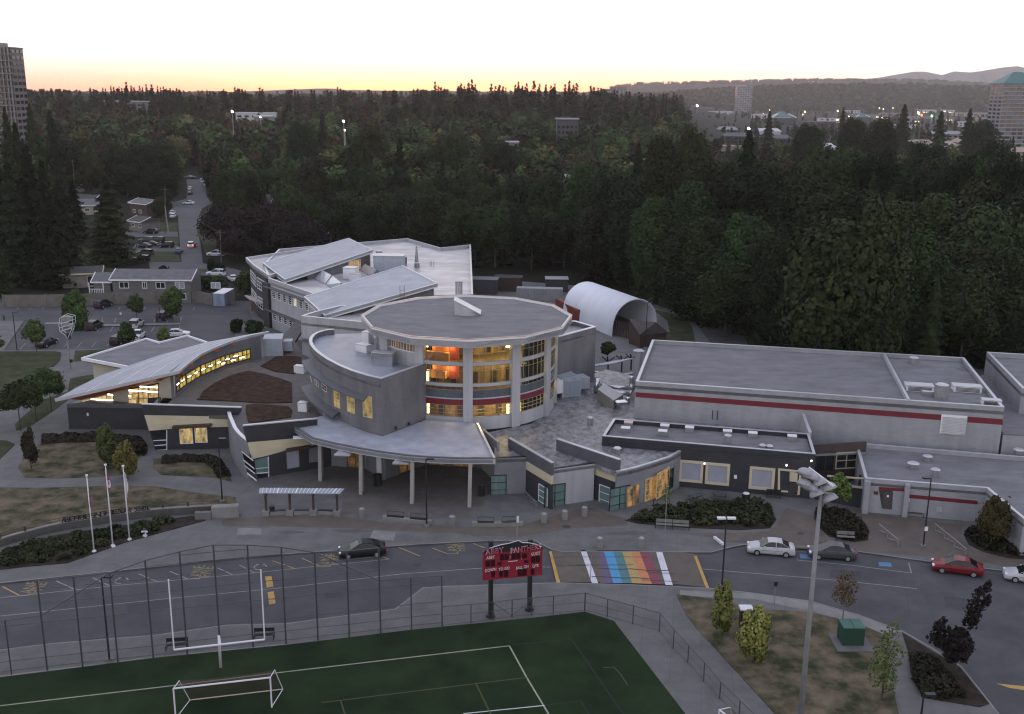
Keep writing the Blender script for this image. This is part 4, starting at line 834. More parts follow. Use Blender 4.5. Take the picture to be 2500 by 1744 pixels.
f1a,f1b=g(fF,460,362,5.4),g(fF,805,562,5.4); f2a,f2b=g(fF,845,370,5.6),g(fF,1345,537,5.6)
# fins: parapet part (slate), tan band, dark wall below
for (a,b,top,nm) in ((f1a,f1b,5.4,0),(f2a,f2b,5.6,1)):
    fw_(a,b,4.0,top,dband,'fin_parapet',th=.3); fw_(a,b,3.0,4.0,tan,'tan_band',th=.3); fw_(a,b,0,3.0,dark,'dark_wall',th=.3); fw_(a,b,top,top+.07,coping,'coping',th=.4)
def fwin(A,B,f,box,nx,ny,gl,fr=white,out=.08,**k): return window(fan,f,box,A,B,nx,ny,fr,gl,.08,out,**k)
fwin((s1a.x,s1a.y),(s1b.x,s1b.y),fF,(318,655,445,830),1,3,glassg,blk)
fwin((s2a.x,s2a.y),(s2b.x,s2b.y),fF,(750,740,912,915),2,3,glassg,blk)
fwin((s3[0].x,s3[0].y),(s3[1].x,s3[1].y),fF,(1270,765,1425,935),2,3,glassg,blk)
lf=warm('lit_cafeteria',(1,.48,.13),.36,(.06,.05,.03),.8)
for n_ in lf.node_tree.nodes:
    if n_.type=='MIX' and n_.blend_type=='MIX': n_.inputs[0].default_value=.1
fwin((s3[1].x,s3[1].y),(s3[2].x,s3[2].y),fF,(1405,750,1505,885),2,3,lf,fins)
fwin((s3[2].x,s3[2].y),(s3[3].x,s3[3].y),fF,(1555,690,1640,835),3,4,lf,yf); fwin((s3[3].x,s3[3].y),(s3[4].x,s3[4].y),fF,(1648,645,1735,790),3,4,MATS['lit_cafeteria'],yf)
fwin((s3[3].x,s3[3].y),(s3[4].x,s3[4].y),fF,(1738,618,1772,750),1,1,glass,blk,name='door')
# side glass on the dark faces
fwin((f1a.x,f1a.y),(f1b.x,f1b.y),fF,(706,720,775,905),1,3,glassg,white); fwin((f2a.x,f2a.y),(f2b.x,f2b.y),fF,(1190,725,1270,930),1,3,glassg,white)
fw_((-1.9,110.6),(s1a.x,s1a.y),0,4.42,fins,'wall')
# ---------------------------------------------------------------- low dark classroom block in front of the gym
DT=5.4
dbp=P2(fF,[(1210,345)],DT)+P2(fG,[(1125,755),(1090,640)],DT)+P2(fF,[(1300,205)],DT)
dA,dB=Vector((dbp[0].x,dbp[0].y)),Vector((dbp[1].x,dbp[1].y))
db=T('dark_classroom_block','long low charcoal block with tan framed blinds, in front of the gymnasium','building',root_at(dbp[0]))
q=[(p.x,p.y) for p in dbp]
mb=MB(); mb.wall(q,0,DT-.0,.27,closed=True); mb.build('wall',dark,db); mb=MB(); mb.wall(q,DT,DT+.06,.32,closed=True); mb.build('coping',coping,db)
mb=MB(); mb.prism(q,4.6,4.9); mb.build('roof',rfgrav,db)
for b in ((365,783,492,915),(512,797,640,930),(758,820,890,957)):
    w_=window(db,fG,b,dA,dB,1,1,tan,glassb,.3,.12)
for pts in ([(915,832),(1045,845),(1045,856),(926,843),(926,955),(970,958),(970,966),(912,962)],[(1035,850),(1047,850),(1035,980),(1022,980)]): patch(db,'door_surround',tan,fG,pts,dA,dB,.10,.12)
patch(db,'wall_panel',tan,fG,[(980,852),(1025,856),(1022,908),(978,904)],dA,dB,.08,.06); patch(db,'door',mat('dark_steel_door',(.03,.03,.033),rough=.5),fG,[(975,912),(1035,915),(1030,1008),(970,1005)],dA,dB,.05,.05)
for x,y in ((677,880),): patch(db,'wall_sign',white,fG,[(669,869),(685,870),(685,890),(669,889)],dA,dB,.05,.05)
lm=mat('small_lit_lamp',(1,.95,.85),emit=(1,.95,.85),es=2.5)
for x,y in ((504,805),(1101,790),(962,815)): patch(db,'wall_light',lm,fG,[(x-4,y-4),(x+4,y-4),(x+4,y+4),(x-4,y+4)],dA,dB,.1,.1)
# glazed courtyard wall in the notch
ncA,ncB=Vector((34.4,111.2)),Vector((41.2,112.5)); 
mb=MB(); mb.wall([ncA,ncB],0,4.9,.3); o=mb.build('courtyard_wall',mat('dark_brick',(.035,.026,.024),(.05,.036,.032),.6,rough=.8),db)
mb=MB(); mb.bar(V3(ncA+Vector((0,-.1)),3.7),V3(ncB+Vector((0,-.1)),3.6),.3,.18); mb.build('canopy_edge',concl,db)
window(db,fG,(1240,745,1350,830),ncA,ncB,2,2,tan,glass,.12,.1); window(db,fG,(1130,760,1222,850),ncA,ncB,2,1,dkbrown,glass,.1,.08)
mb=MB(); mb.wall([(38.4,106.2),(39.6,105.6)],0,3.2,.3); mb.build('courtyard_wall',dark,db)
mb=MB(); mb.wall([(33.8,106.6),(39.4,103.7)],0,2.6,.25); mb.build('low_wall',dark,db)
for pts in ([(1190,870),(1395,885),(1395,893),(1190,879)],[(1300,925),(1418,937),(1410,1052),(1398,1052),(1404,947),(1300,935)]): patch(db,'door_surround',tan,fG,pts,(33.8,106.6),(39.4,103.7),.10,.1)
# fin wall between block and court
mb=MB(); mb.wall([(dbp[2].x+.1,dbp[2].y+4),(dbp[2].x-.1,dbp[2].y)],4.4,[6.6,5.6],.35); mb.build('fin_wall',panel,db)
# ---------------------------------------------------------------- gymnasium
GT=9.0
gm_=P2(fG,[(118,348),(2180,493),(1955,215),(210,115)],GT); gA,gB=Vector((gm_[0].x,gm_[0].y)),Vector((gm_[1].x,gm_[1].y))
gym=T('gymnasium','large grey block gymnasium with flat gravel roof and dark red wall stripe','building',root_at(gm_[0]))
q=[(p.x,p.y) for p in gm_]
mb=MB(); mb.wall(q,0,GT,.3,closed=True); mb.build('wall',gpanel,gym); mb=MB(); mb.wall(q,GT,GT+.06,.36,closed=True); mb.build('coping',coping,gym)
mb=MB(); mb.prism(q,8.1,8.5); mb.build('roof',rfgrav,gym)
patch(gym,'red_stripe',red,fG,[(118,407),(2170,558),(2170,590),(118,434)],gA,gB,.025,.025)
dv=P2(fG,[(1655,455),(1515,193)],GT); mb=MB(); mb.wall([(dv[0].x,dv[0].y),(dv[1].x,dv[1].y)],8.4,GT+.06,.3); mb.build('roof_divider',coping,gym)
lo_=patch(gym,'louvre_grille',white,fG,[(1828,530),(1972,540),(1958,648),(1816,636)],gA,gB,.12,.10)
t0,z1=onw(fG,1828,530,gA,gB); t1,z0=onw(fG,1965,648,gA,gB); e=(gB-gA).normalized(); n=Vector((e.y,-e.x)); mb=MB()
for i in range(12):
    z=lerp(z0+.1,z1-.3,i/11); a=gA+e*(t0+.15)+n*.16; b=gA+e*(t1-.1)+n*.16; mb.bar(V3(a,z),V3(b,z),.06,.1)
mb.build('louvre_blade',coping,lo_)
for k in range(4):
    x=545+k*9; 
mb=MB()
for x in (545,572): 
    t,z=onw(fG,x,595,gA,gB); p=gA+e*t+n*.2; mb.tube([V3(p,4.9),V3(p,6.1)],.05,6)
mb.build('ladder_rail',blk,gym)
t,z=onw(fG,1440,240,gA,gB)
rs2=random.Random(4); wet=mat('wet_roof_stain',(.03,.03,.033),(.05,.05,.055),2,rough=.35)
for x,y,a_,b_ in ((415,143,2.0,.35),(845,167,1.8,.3),(1120,185,2.6,.35),(1240,192,2.4,.3),(1440,205,2.6,.4),(1560,214,1.2,.3),(1942,278,1.2,.5),(1975,335,.8,.4),(2010,358,1.4,.4),(1925,228,1.0,.3)):
    c=g(fG,x,y,8.5); mb=MB(); mb.sheet([(c.x+math.cos(k*.52)*a_*rs2.uniform(.5,1.1)+0.0,c.y-math.cos(k*.52)*a_*.2+math.sin(k*.52)*b_*rs2.uniform(.5,1.1),8.512) for k in range(12)]); mb.build('water_stain',wet,gym)
# ---------------------------------------------------------------- changing-room block at the right
CT=3.95
cb=P2(fG,[(1400,890),(2080,945),(2289,1120)],CT)+[Vector((68,86,CT)),Vector((80,112,CT))]+P2(fG,[(2400,775),(2289,768),(1345,690)],CT)
ch=T('changing_room_block','low grey block with red stripe, recessed door and broad flat roof at the right','building',root_at(cb[0]))
q=[(p.x,p.y) for p in cb]
mb=MB(); mb.wall(q,0,CT,.3,closed=True); mb.build('wall',gpanel,ch); mb=MB(); mb.wall(q,CT,CT+.06,.32,closed=True); mb.build('coping',coping,ch); mb=MB(); mb.prism(q,3.2,3.5); mb.build('roof',rfgrav,ch)

cA,cB=Vector((cb[0].x,cb[0].y)),Vector((cb[1].x,cb[1].y))
patch(ch,'red_stripe',red,fG,[(1625,976),(2030,1014),(2030,1034),(1625,996)],cA,cB,.03,.03); patch(ch,'red_stripe',red,fG,[(1450,960),(1473,962),(1473,980),(1450,978)],cA,cB,.03,.03); patch(ch,'red_stripe',red,fG,[(1478,936),(1628,946),(1628,962),(1478,952)],cA,cB,.04,.04)
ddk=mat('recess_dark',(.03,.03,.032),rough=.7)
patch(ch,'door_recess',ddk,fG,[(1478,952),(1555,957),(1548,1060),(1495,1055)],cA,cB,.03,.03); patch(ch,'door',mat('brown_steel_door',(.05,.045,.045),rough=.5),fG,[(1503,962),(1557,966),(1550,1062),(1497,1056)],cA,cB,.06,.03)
patch(ch,'wall_sign',white,fG,[(1634,999),(1650,1000),(1649,1020),(1633,1019)],cA,cB,.06,.03); patch(ch,'vent_grille',coping,fG,[(1800,1045),(1832,1048),(1830,1076),(1798,1072)],cA,cB,.05,.03); patch(ch,'door_notice',white,fG,[(1522,981),(1534,982),(1533,993),(1521,992)],cA,cB,.08,.03)
mb=MB(); mb.box((cb[0].x+.2,cb[0].y-.3,1.9),(.6,.6,3.8),R(-12)); mb.build('pier',gpanel,ch); mb=MB(); t,z=onw(fG,1620,1050,cA,cB); e=(cB-cA).normalized(); p=cA+e*t; mb.box((p.x,p.y-.2,1.9),(.5,.6,3.8),R(-12)); mb.build('pier',gpanel,ch)
# ---------------------------------------------------------------- far-right block
fr_=[(66.8,139.9),(62.9,121.4),(100,113),(104,132)]
frb=T('east_gym_annex','tall grey annex with flat roof at the far right beside the gymnasium','building',(62.9,121.4,0))
mb=MB(); mb.wall(fr_,0,9,.35,closed=True); mb.build('wall',gpanel,frb); mb=MB(); mb.wall(fr_,9,9.06,.36,closed=True); mb.build('coping',coping,frb); mb=MB(); mb.prism(fr_,8.0,8.4); mb.build('roof',rfgrav,frb)
lk=T('link_corridor_block','lower flat roofed corridor between the gymnasium and the east annex','building',(60,120,0))
lq=[(57.3,113.6),(80,109),(62.8,121.2),(66.7,139.8),(62.3,136.5)]
lq=[(57.3,113.4),(63.2,112.2),(67.2,140),(62.5,137)]
mb=MB(); mb.prism(lq,0,5.6); mb.build('wall',gpanel,lk); mb=MB(); mb.prism([(57.4,113.5),(63.1,112.3),(67,139.9),(62.6,136.9)],5.6,5.75); mb.build('roof',rfgrav,lk)
# ================================================================ OBJECTS
def M2(m): return mat(m)
# ---------------------------------------------------------------- lamps and poles
def lamp(f,bx,by,ty,label,zb=K,heads=1,az=0,light=False,group='black street lamps'):
    b=g(f,bx,by,zb); h=ht(f,bx,by,ty,zb)-zb; t=T('street_lamp',label,'street lamp',(b.x,b.y,zb),0,group)
    mb=MB(); mb.tube([(b.x,b.y,zb+.0),(b.x,b.y,zb+h)],.09,8,.06); mb.build('pole',blk,t); mb=MB(); mb.tube([(b.x,b.y,zb),(b.x,b.y,zb+.25)],.28,10); mb.build('base',concl,t)
    for k in range(heads):
        a=az+k*math.pi; mb=MB(); mb.box((b.x+math.cos(a)*.45,b.y+math.sin(a)*.45,zb+h+.02),(.75,.38,.14),a); mb.build('lamp_head',blk if not light else whitep,t)
    return t
lamp(fE,1575,1065,525,'black street lamp on the plaza in front of the entrance canopy columns')
lamp(fG,600,1500,1112,'black street lamp with pale heads at the kerb right of the rainbow crossing',heads=2,light=True)
l_=lamp(fG,1725,1272,888,'black street lamp with small notice between the two long bike racks',az=R(180))
rr=rootloc(l_); mb=MB(); mb.box((rr.x+.05,rr.y-.12,2.0+K),(.32,.04,.45)); mb.build('notice',white,l_)
lamp(fD,1775,1065,562,'black street lamp on the lawn tip beside the concrete end block of the retaining wall')
lamp(fI,868,1185,513,'black street lamp standing behind the tall chain link backstop near the left goalpost')
lamp(fA,137,1010,693,'black street lamp at the left corner of the car park')
lamp(fH,1362,1640,1482,'black street lamp at the bottom edge, by the shrub bed with the purple tree')
lamp(fO,1556,690,325,'black street lamp in front of the open end of the white hoop shelter')
lamp(fA,1277,762,655,'short black street lamp on the car park island beside the bushy tree')
# tall floodlight mast at right
mbx,mby=g(fH,605,1920,K).xy
ms=T('floodlight_mast','tall grey floodlight mast with nine shallow lamps, right of the crossing','floodlight mast',(mbx,mby,K))
hz=20.2
mb=MB(); mb.tube([(mbx,mby,K),(mbx,mby,hz)],.22,12,.11); mb.build('pole',mat('dull_steel_pole',(.12,.125,.13),(.16,.165,.17),1.5,rough=.6),ms,smooth=True)
dish=mat('lamp_dish',(.20,.21,.24),(.27,.28,.31),3,rough=.6)
def at_mast(x,y): p=gy(fH,x,y,mby); return p
for y0 in (125,):
    a,b=at_mast(695,122),at_mast(822,205); a.y+=.5; b.y-=.4; mb=MB(); mb.bar(a,b,.12,.12); mb.build('cross_arm',whitep,ms)
a,b=at_mast(640,215),at_mast(820,265); mb=MB(); mb.bar(a,b,.12,.12); mb.build('cross_arm',galv,ms)
for i,(x,y) in enumerate([(655,150),(693,175),(655,217),(693,243),(755,208),(808,238),(738,272),(815,303)]):
    c=at_mast(x,y); left=i in (0,1,2,3); d=Vector((-.42 if left else .34,-.38,-.8)).normalized()
    u=d.orthogonal().normalized(); v=d.cross(u); vs=[];n=14
    for rr_,dz in ((.14,-.46),(.32,-.38),(.44,-.24),(.53,.02)): vs+=[c+d*dz+(u*math.cos(6.2832*k/n)+v*math.sin(6.2832*k/n))*rr_ for k in range(n)]
    fs=[(j*n+k,j*n+(k+1)%n,(j+1)*n+(k+1)%n,(j+1)*n+k) for j in range(3) for k in range(n)]+[tuple(range(3*n,4*n)),tuple(range(n-1,-1,-1))]
    mb=MB(); mb.add(vs,fs); mb.build('lamp',dish,ms,smooth=True)
# light pole with guarded lamp frame on the left
b=g(fA,562,1150,0); pz=ht(fA,562,1150,860); fp=T('caged_floodlight_pole','slim pole with lattice floodlight cage, in front of the car park','light pole',(b.x,b.y,0))
mb=MB(); mb.tube([(b.x,b.y,0),(b.x,b.y,pz)],.16,8,.12); mb.build('pole',galv,fp)
def atp(x,y,dy=0): p=gy(fA,x,y,b.y); p.y+=dy; return p
mb=MB()
for dy in (-.5,.5):
    mb.tube([atp(488,740,dy),atp(530,712,dy),atp(590,725,dy),atp(592,770,dy),atp(580,830,dy),atp(550,900,dy),atp(528,870,dy),atp(490,845,dy),atp(480,790,dy),atp(488,740,dy)],.045,5)
    for y in (770,800,830): mb.tube([atp(488,y+15,dy),atp(588,y-15,dy)],.035,4)
for x,y in ((488,740),(590,725),(490,845),(550,900),(580,830)): mb.tube([atp(x,y,-.5),atp(x,y,.5)],.035,4)
mb.build('cage',whitep,fp); mb=MB()
for x,y in ((515,745),(550,745),(530,790),(565,800)): c=atp(x,y); mb.box(c,(.8,.5,.6))
mb.build('lamp',galv,fp); mb=MB(); mb.tube([atp(362,783),atp(490,781)],.05,5); mb.build('side_arm',whitep,fp)
mb=MB(); mb.box((b.x+.25,b.y,1.4),(.4,.3,.5)); mb.box((b.x+.25,b.y-.0,5.5),(.5,.4,1.1)); mb.build('control_box',blk,fp)
# ---------------------------------------------------------------- flagpoles
flagw=mat('white_flag',(.5,.5,.52),rough=.8); flagr=mat('red_flag',(.35,.02,.03),rough=.8); flagb=mat('provincial_flag',(.10,.08,.18),(.30,.10,.10),6,rough=.8)
for i,(bx,by,ty,lab) in enumerate(((752,1465,850,'leftmost white flagpole with a limp blue and red flag'),(902,1420,765,'middle white flagpole with a limp red and white maple leaf flag'),(1035,1370,775,'right white flagpole with a limp pale grey flag'))):
    b=g(fD,bx,by,K); h=ht(fD,bx,by,ty,K); t=T('flagpole',lab,'flagpole',(b.x,b.y,K),0,'flagpoles by the lettered retaining wall')
    mb=MB(); mb.tube([(b.x,b.y,K),(b.x,b.y,h)],.075,10,.045); mb.build('pole',whitep,t,smooth=True); mb=MB(); mb.tube([(b.x,b.y,K),(b.x,b.y,K+.22)],.26,12,.14); mb.build('base',whitep,t)
    mb=MB(); mb.tube([(b.x,b.y,h-.12),(b.x,b.y,h+.02)],.13,8); mb.build('cap',whitep,t)
    ft=h-(1.0 if i==1 else 1.6 if i==0 else .7); n=12; vs=[]
    ln=[1.7,1.9,2.6][i]
    for k in range(n+1):
        z=ft-ln*k/n; wv=.10+.22*math.sin(math.pi*min(1,k/n*1.1))*(.5+.5*(k/n)); 
        for q in range(5): vs.append((b.x+.06+wv*q/4,b.y+.07*math.sin(q*2.4+k*.6),z))
    mb=MB(); mb.add(vs,[(k*5+q,k*5+q+1,(k+1)*5+q+1,(k+1)*5+q) for k in range(n) for q in range(4)]); fo=mb.build('flag',[flagb,flagw,flagw][i],t)
    if i==1:
        fo.data.materials.append(flagr)
        for p in fo.data.polygons:
            kk=p.index//4; p.material_index=1 if (kk<4 or kk>8 or (kk in(5,6) and p.index%4 in(1,2))) else 0
# ---------------------------------------------------------------- fences
def chain_mat():
    m=bpy.data.materials.new('chain_link'); m.use_nodes=True; N=m.node_tree.nodes; L=m.node_tree.links; b=N['Principled BSDF']; b.inputs['Base Color'].default_value=(.05,.053,.06,1); b.inputs['Roughness'].default_value=.5
    geo=N.new('ShaderNodeNewGeometry'); sx=N.new('ShaderNodeSeparateXYZ'); L.new(geo.outputs['Position'],sx.inputs[0])
    ad=N.new('ShaderNodeMath'); ad.operation='ADD'; L.new(sx.outputs[0],ad.inputs[0]); L.new(sx.outputs[1],ad.inputs[1])
    outs=[]
    for op in ('ADD','SUBTRACT'):
        a=N.new('ShaderNodeMath'); a.operation=op; L.new(ad.outputs[0],a.inputs[0]); L.new(sx.outputs[2],a.inputs[1])
        d=N.new('ShaderNodeMath'); d.operation='DIVIDE'; d.inputs[1].default_value=.075; L.new(a.outputs[0],d.inputs[0])
        f=N.new('ShaderNodeMath'); f.operation='FRACT'; L.new(d.outputs[0],f.inputs[0]); c=N.new('ShaderNodeMath'); c.operation='LESS_THAN'; c.inputs[1].default_value=.065; L.new(f.outputs[0],c.inputs[0]); outs.append(c)
    mx=N.new('ShaderNodeMath'); mx.operation='MAXIMUM'; L.new(outs[0].outputs[0],mx.inputs[0]); L.new(outs[1].outputs[0],mx.inputs[1]); L.new(mx.outputs[0],b.inputs['Alpha'])
    return m
chain=chain_mat()
posts=[(fI,x,y,ty) for x,y,ty in ((375,1255,545),(655,1225,515),(935,1195,485),(1215,1165,385),(1483,1130,315),(1745,1100,262),(2005,1070,262),(2265,1045,280))]+[(fJ,x,y,ty) for x,y,ty in ((572,1015,320),(820,990,312),(1068,960,285))]
bf_=T('backstop_fence','tall chain link backstop fence with arched top rail behind the football goalposts','fence',(*g(fI,1215,1165,K).xy,K))
PB_=[g(f,x,y,K) for f,x,y,_ in posts]; PH=[ht(f,x,y,t,K) for f,x,y,t in posts]
low=[(fI,-190,1325,905),(fI,92,1288,860)]; LP_=[g(f,x,y,K) for f,x,y,_ in low]; LH=[ht(f,x,y,t,K) for f,x,y,t in low]
lowr=[(fJ,1313,930,522),(fJ,1555,905,505)]; RP_=[g(f,x,y,K) for f,x,y,_ in lowr]; RH=[ht(f,x,y,t,K) for f,x,y,t in lowr]
for p,h in zip(LP_+PB_+RP_,LH+PH+RH):
    mb=MB(); mb.tube([(p.x,p.y,K),(p.x,p.y,h)],.07 if h>6 else .055,8); mb.build('post',fsteel,bf_)
allp=LP_+PB_+RP_; allh=LH+PH+RH; lowh=LH[1]
topz=[LH[0],LH[1],lowh,None]
tops=[(LP_[0],LH[0]),(LP_[1],LH[1]),(PB_[0],lowh+.05)]
def rail(a,za,b,zb,r_=.035): mb=MB(); mb.tube([V3(a,za),V3(b,zb)],r_,6); mb.build('rail',fsteel,bf_)
nP=len(PB_)
rail(LP_[0],LH[0],LP_[1],LH[1]); rail(LP_[1],LH[1],PB_[0],lowh+.1)
for i in range(nP-1): rail(PB_[i],PH[i],PB_[i+1],PH[i+1],.045)
rail(PB_[0],lowh+.1,PB_[2],PH[2],.045); rail(PB_[nP-1],RH[0]+.05,PB_[nP-3],PH[nP-3],.045)
rail(PB_[-1],RH[0]+.05,RP_[0],RH[0]); rail(RP_[0],RH[0],RP_[1],RH[1])
for z in (.35,1.15,2.3,4.1,5.7,6.9):
    for a,b,ha,hb in zip(allp,allp[1:],allh,allh[1:]):
        if z<min(ha,hb)-.2: rail(a,K+z,b,K+z,.03)
for z in (7.9,8.6):
    for i in range(2,nP-3):
        if z<min(PH[i],PH[i+1])-.15: rail(PB_[i],K+z,PB_[i+1],K+z,.03)
wire=[(LP_[0],LH[0]),(LP_[1],LH[1]),(PB_[0],lowh+.1)]+[(PB_[1],(lowh+PH[2])/2)]+[(PB_[i],PH[i]) for i in range(2,nP-2)]+[(PB_[nP-2],(RH[0]+PH[nP-3])/2),(PB_[-1],RH[0])]+[(RP_[0],RH[0]),(RP_[1],RH[1])]
mb=MB()
for (a,ha),(b,hb) in zip(wire,wire[1:]): mb.add([V3(a,K+.03),V3(b,K+.03),V3(b,hb),V3(a,ha)],[(0,1,2,3)])
mb.build('chain_link_mesh',chain,bf_)
def fence(name,label,pts,hts,gate=None):
    P=pts; t=T(name,label,'fence',(P[0].x,P[0].y,K)); 
    for p,h in zip(P,hts): mb=MB(); mb.tube([V3(p,K),V3(p,h)],.045,7); mb.build('post',fsteel if 1 else galv,t)
    mb=MB(); mb.tube([V3(p,h-.02) for p,h in zip(P,hts)],.035,6); mb.build('top_rail',fsteel,t); mb=MB(); mb.tube([V3(p,K+.1) for p in P],.02,5); mb.build('bottom_rail',fsteel,t)
    mb=MB(); mb.tube([V3(p,(h+K)/2) for p,h in zip(P,hts)],.02,5); mb.build('mid_rail',fsteel,t)
    mb=MB()
    for (a,ha),(b,hb) in zip(zip(P,hts),zip(P[1:],hts[1:])): mb.add([V3(a,K+.05),V3(b,K+.05),V3(b,hb),V3(a,ha)],[(0,1,2,3)])
    mb.build('chain_link_mesh',chain,t); return t
lf_=[(fJ,1555,905,748),(fJ,1783,880,730),(fJ,1960,858,712),(fJ,2108,835,694),(fJ,2265,820,680),(fK,650,810,665),(fK,900,785,640)]
fp_=[g(f,x,y,K) for f,x,y,_ in lf_]; fh=[ht(f,x,y,t,K) for f,x,y,t in lf_]
ft_=fence('field_fence','low chain link fence with double gate behind the scoreboard','' or fp_,fh)
mb=MB(); mb.tube([V3(fp_[2],fh[2]-.1),V3(fp_[3],K+.15)],.025,5); mb.build('gate_brace',fsteel,ft_); mb=MB(); mb.tube([V3(fp_[3],K+.15),V3(fp_[4],fh[4]-.1)],.025,5); mb.build('gate_brace',fsteel,ft_)
lf_=[(900,785,640),(1078,832,690),(1280,888,742),(1490,948,800),(1600,1085,930),(1715,1195,1055),(1840,1342,1190),(1968,1480,1345),(2120,1640,1492),(2270,1790,1640)]
fp_=[g(fK,x,y,K) for x,y,_ in lf_]; fh=[ht(fK,x,y,t,K) for x,y,t in lf_]
fence('field_fence','low chain link fence running down beside the diagonal path right of the field',fp_,fh)
# ---------------------------------------------------------------- goal posts and soccer goals
b=g(fI,1748,1232,K); cz=3.05+K; fwd=Vector((0,-1,0))
gp_=T('football_goalposts','white gooseneck football goalposts at the end of the field','goalposts',(b.x,b.y,K))
def plan(f,x,y,z): return g(f,x,y,z)
cl,cr2=g(fI,1378,1092,cz),g(fI,2095,1010,cz); cm=(cl+cr2)/2
mb=MB(); mb.tube([V3(b,K),V3(b,2.4),Vector((b.x,b.y,cz-.1))+(cm-Vector((b.x,b.y,cz)))*.25,cm],.11,10); mb.build('gooseneck',whitep,gp_,smooth=True)
mb=MB(); mb.tube([cl,cr2],.075,8); mb.build('crossbar',whitep,gp_)
for c,(tx,ty) in ((cl,(1345,535)),(cr2,(2073,458))):
    lo,hi=cz,20
    for _ in range(40):
        m_=(lo+hi)/2
        if (proj((c.x,c.y,m_))[1]-1250)*3.243>ty: lo=m_
        else: hi=m_
    mb=MB(); mb.tube([c,V3(c,lo)],.055,8); mb.build('upright',whitep,gp_)
net=mat('goal_net',(.07,.045,.035),rough=.9,alpha=.36)
def soccer(a,b_,label,depth,td,col=whitep,barm=None):
    """a,b_: feet of the front posts, depth vector away"""
    t=T('soccer_goal',label,'soccer goal',(a.x,a.y,K)); h=2.44+K; D_=depth
    for p in (a,b_):
        mb=MB(); mb.tube([V3(p,K),V3(p,h)],.06,8); mb.build('post',col,t); mb=MB(); q=p+td; mb.tube([V3(p,h),V3(q,h)],.035,6); mb.tube([V3(q,h),V3(p+D_,K+.04)],.035,6); mb.build('side_frame',col,t); mb=MB(); mb.tube([V3(p,K+.04),V3(p+D_,K+.04)],.035,6); mb.build('ground_bar',col,t)
    mb=MB(); mb.tube([V3(a,h),V3(b_,h)],.065,8); mb.build('crossbar',col,t); mb=MB(); mb.tube([V3(a+D_,K+.04),V3(b_+D_,K+.04)],.045,6); mb.build('back_bar',barm or col,t)
    mb=MB(); a2,b2=a+td,b_+td; n=14
    top=[]; 
    for i in range(n+1):
        s=i/n; sag=.35*math.sin(math.pi*s)
        top+= [V3(lerp(a,b_,s),h),V3(lerp(a2,b2,s),h-sag*.4),V3(lerp(a2,b2,s)*.5+lerp(a+D_,b_+D_,s)*.5,(h+K)/2-sag),V3(lerp(a+D_,b_+D_,s),K+.05)]
    mb.add(top,[(i*4+k,i*4+k+1,i*4+5+k,i*4+4+k) for i in range(n) for k in range(3)]); mb.build('net',net,t); return t
sa,sb=g(fI,1392,1640,K),g(fI,2152,1548,K)
soccer(sa,sb,'white framed soccer goal with brown net on the turf, below the goalposts',Vector((.3,2.3,0)),Vector((.1,1.0,0)),barm=mat('faded_bar',(.4,.33,.26),rough=.6))
sa,sb=g(fK,1962,1800,K),g(fK,2120,1800,K); e_=Vector((1.7,-.9,0))
a_=g(fK,1965,1574,2.5); b3_=g(fK,2112,1563,2.5)
soccer(Vector((a_.x,a_.y,0)),Vector((b3_.x+.8,b3_.y-4,0)),'corner of a second white goal at the bottom edge beside the path fence',Vector((1.6,.5,0)),Vector((.8,.3,0)))
# ---------------------------------------------------------------- scoreboard
sbL=g(fS,1100,1383,K); sbR=g(fS,1187,1368,K); e=(sbR-sbL).normalized(); n=Vector((e.y,-e.x,0)); sb_=T('scoreboard','dark red football scoreboard on two black posts with arched school sign on top','scoreboard',(sbL.x,sbL.y,K))
for p,ty in ((sbL,1213),(sbR,1210)):
    mb=MB(); h=ht(fS,p and proj(p)[0]*.9184,proj(p)[1]*.9184,ty,K); mb.box(V3(p,(h+K)/2),(.34,.3,h-K),math.atan2(e.y,e.x)); mb.build('post',blk,sb_); mb=MB(); mb.tube([V3(p,K),V3(p,K+.25)],.4,10); mb.build('base',blk,sb_)
def sp(x,y,o=.3):  # point on the board plane from a display-frame pixel
    t,z=onw(fF,x,y,sbL,sbR); return sbL+e*t+n*o+Vector((0,0,z-K))
def brd(name,m,pts,o,th=.05,parent=sb_):
    P=[sp(x,y,o) for x,y in pts]; k=len(P); vs=[tuple(p) for p in P]+[tuple(p-n*th) for p in P]
    return MB().add(vs,[tuple(range(k)),tuple(range(2*k-1,k-1,-1))]+[((i+1)%k,i,k+i,k+(i+1)%k) for i in range(k)]).build(name,m,parent)
maroon=mat('scoreboard_red',(.16,.006,.018),(.19,.010,.024),1,rough=.5)
pn=brd('panel',maroon,[(257,1262),(727,1218),(722,1443),(255,1487)],.25,.3)
arch=[(258,1270),(262,1250),(300,1225),(400,1195),(480,1175),(530,1163),(560,1178),(620,1183),(680,1197),(712,1215),(727,1222),(727,1232)]
hd=brd('header',blk,arch,.30,.08); 
mb=MB(); mb.tube([sp(x,y,.36) for x,y in ((300,1225),(345,1211),(400,1195),(450,1187),(500,1172),(530,1163),(560,1180),(620,1183),(670,1194),(712,1215))],.035,5); mb.build('header_outline',whitep,hd)
digit=mat('unlit_digit',(.025,.004,.008),rough=.3)
for x0,y0,x1,y1 in ((272,1328,306,1378),(312,1324,346,1374),(388,1278,418,1326),(422,1275,455,1322),(478,1270,510,1318),(515,1268,550,1314),(562,1270,602,1312),(368,1342,398,1366),(578,1325,612,1346),(636,1296,668,1346),(672,1292,706,1342),(316,1415,346,1462),(380,1408,410,1460),(418,1405,452,1458),(526,1398,560,1450),(564,1395,598,1447),(632,1390,662,1440)):
    brd('digit_window',digit,[(x0,y0),(x1,y0-3),(x1,y1-3),(x0,y1)],.28,.04,pn)
mb=MB()
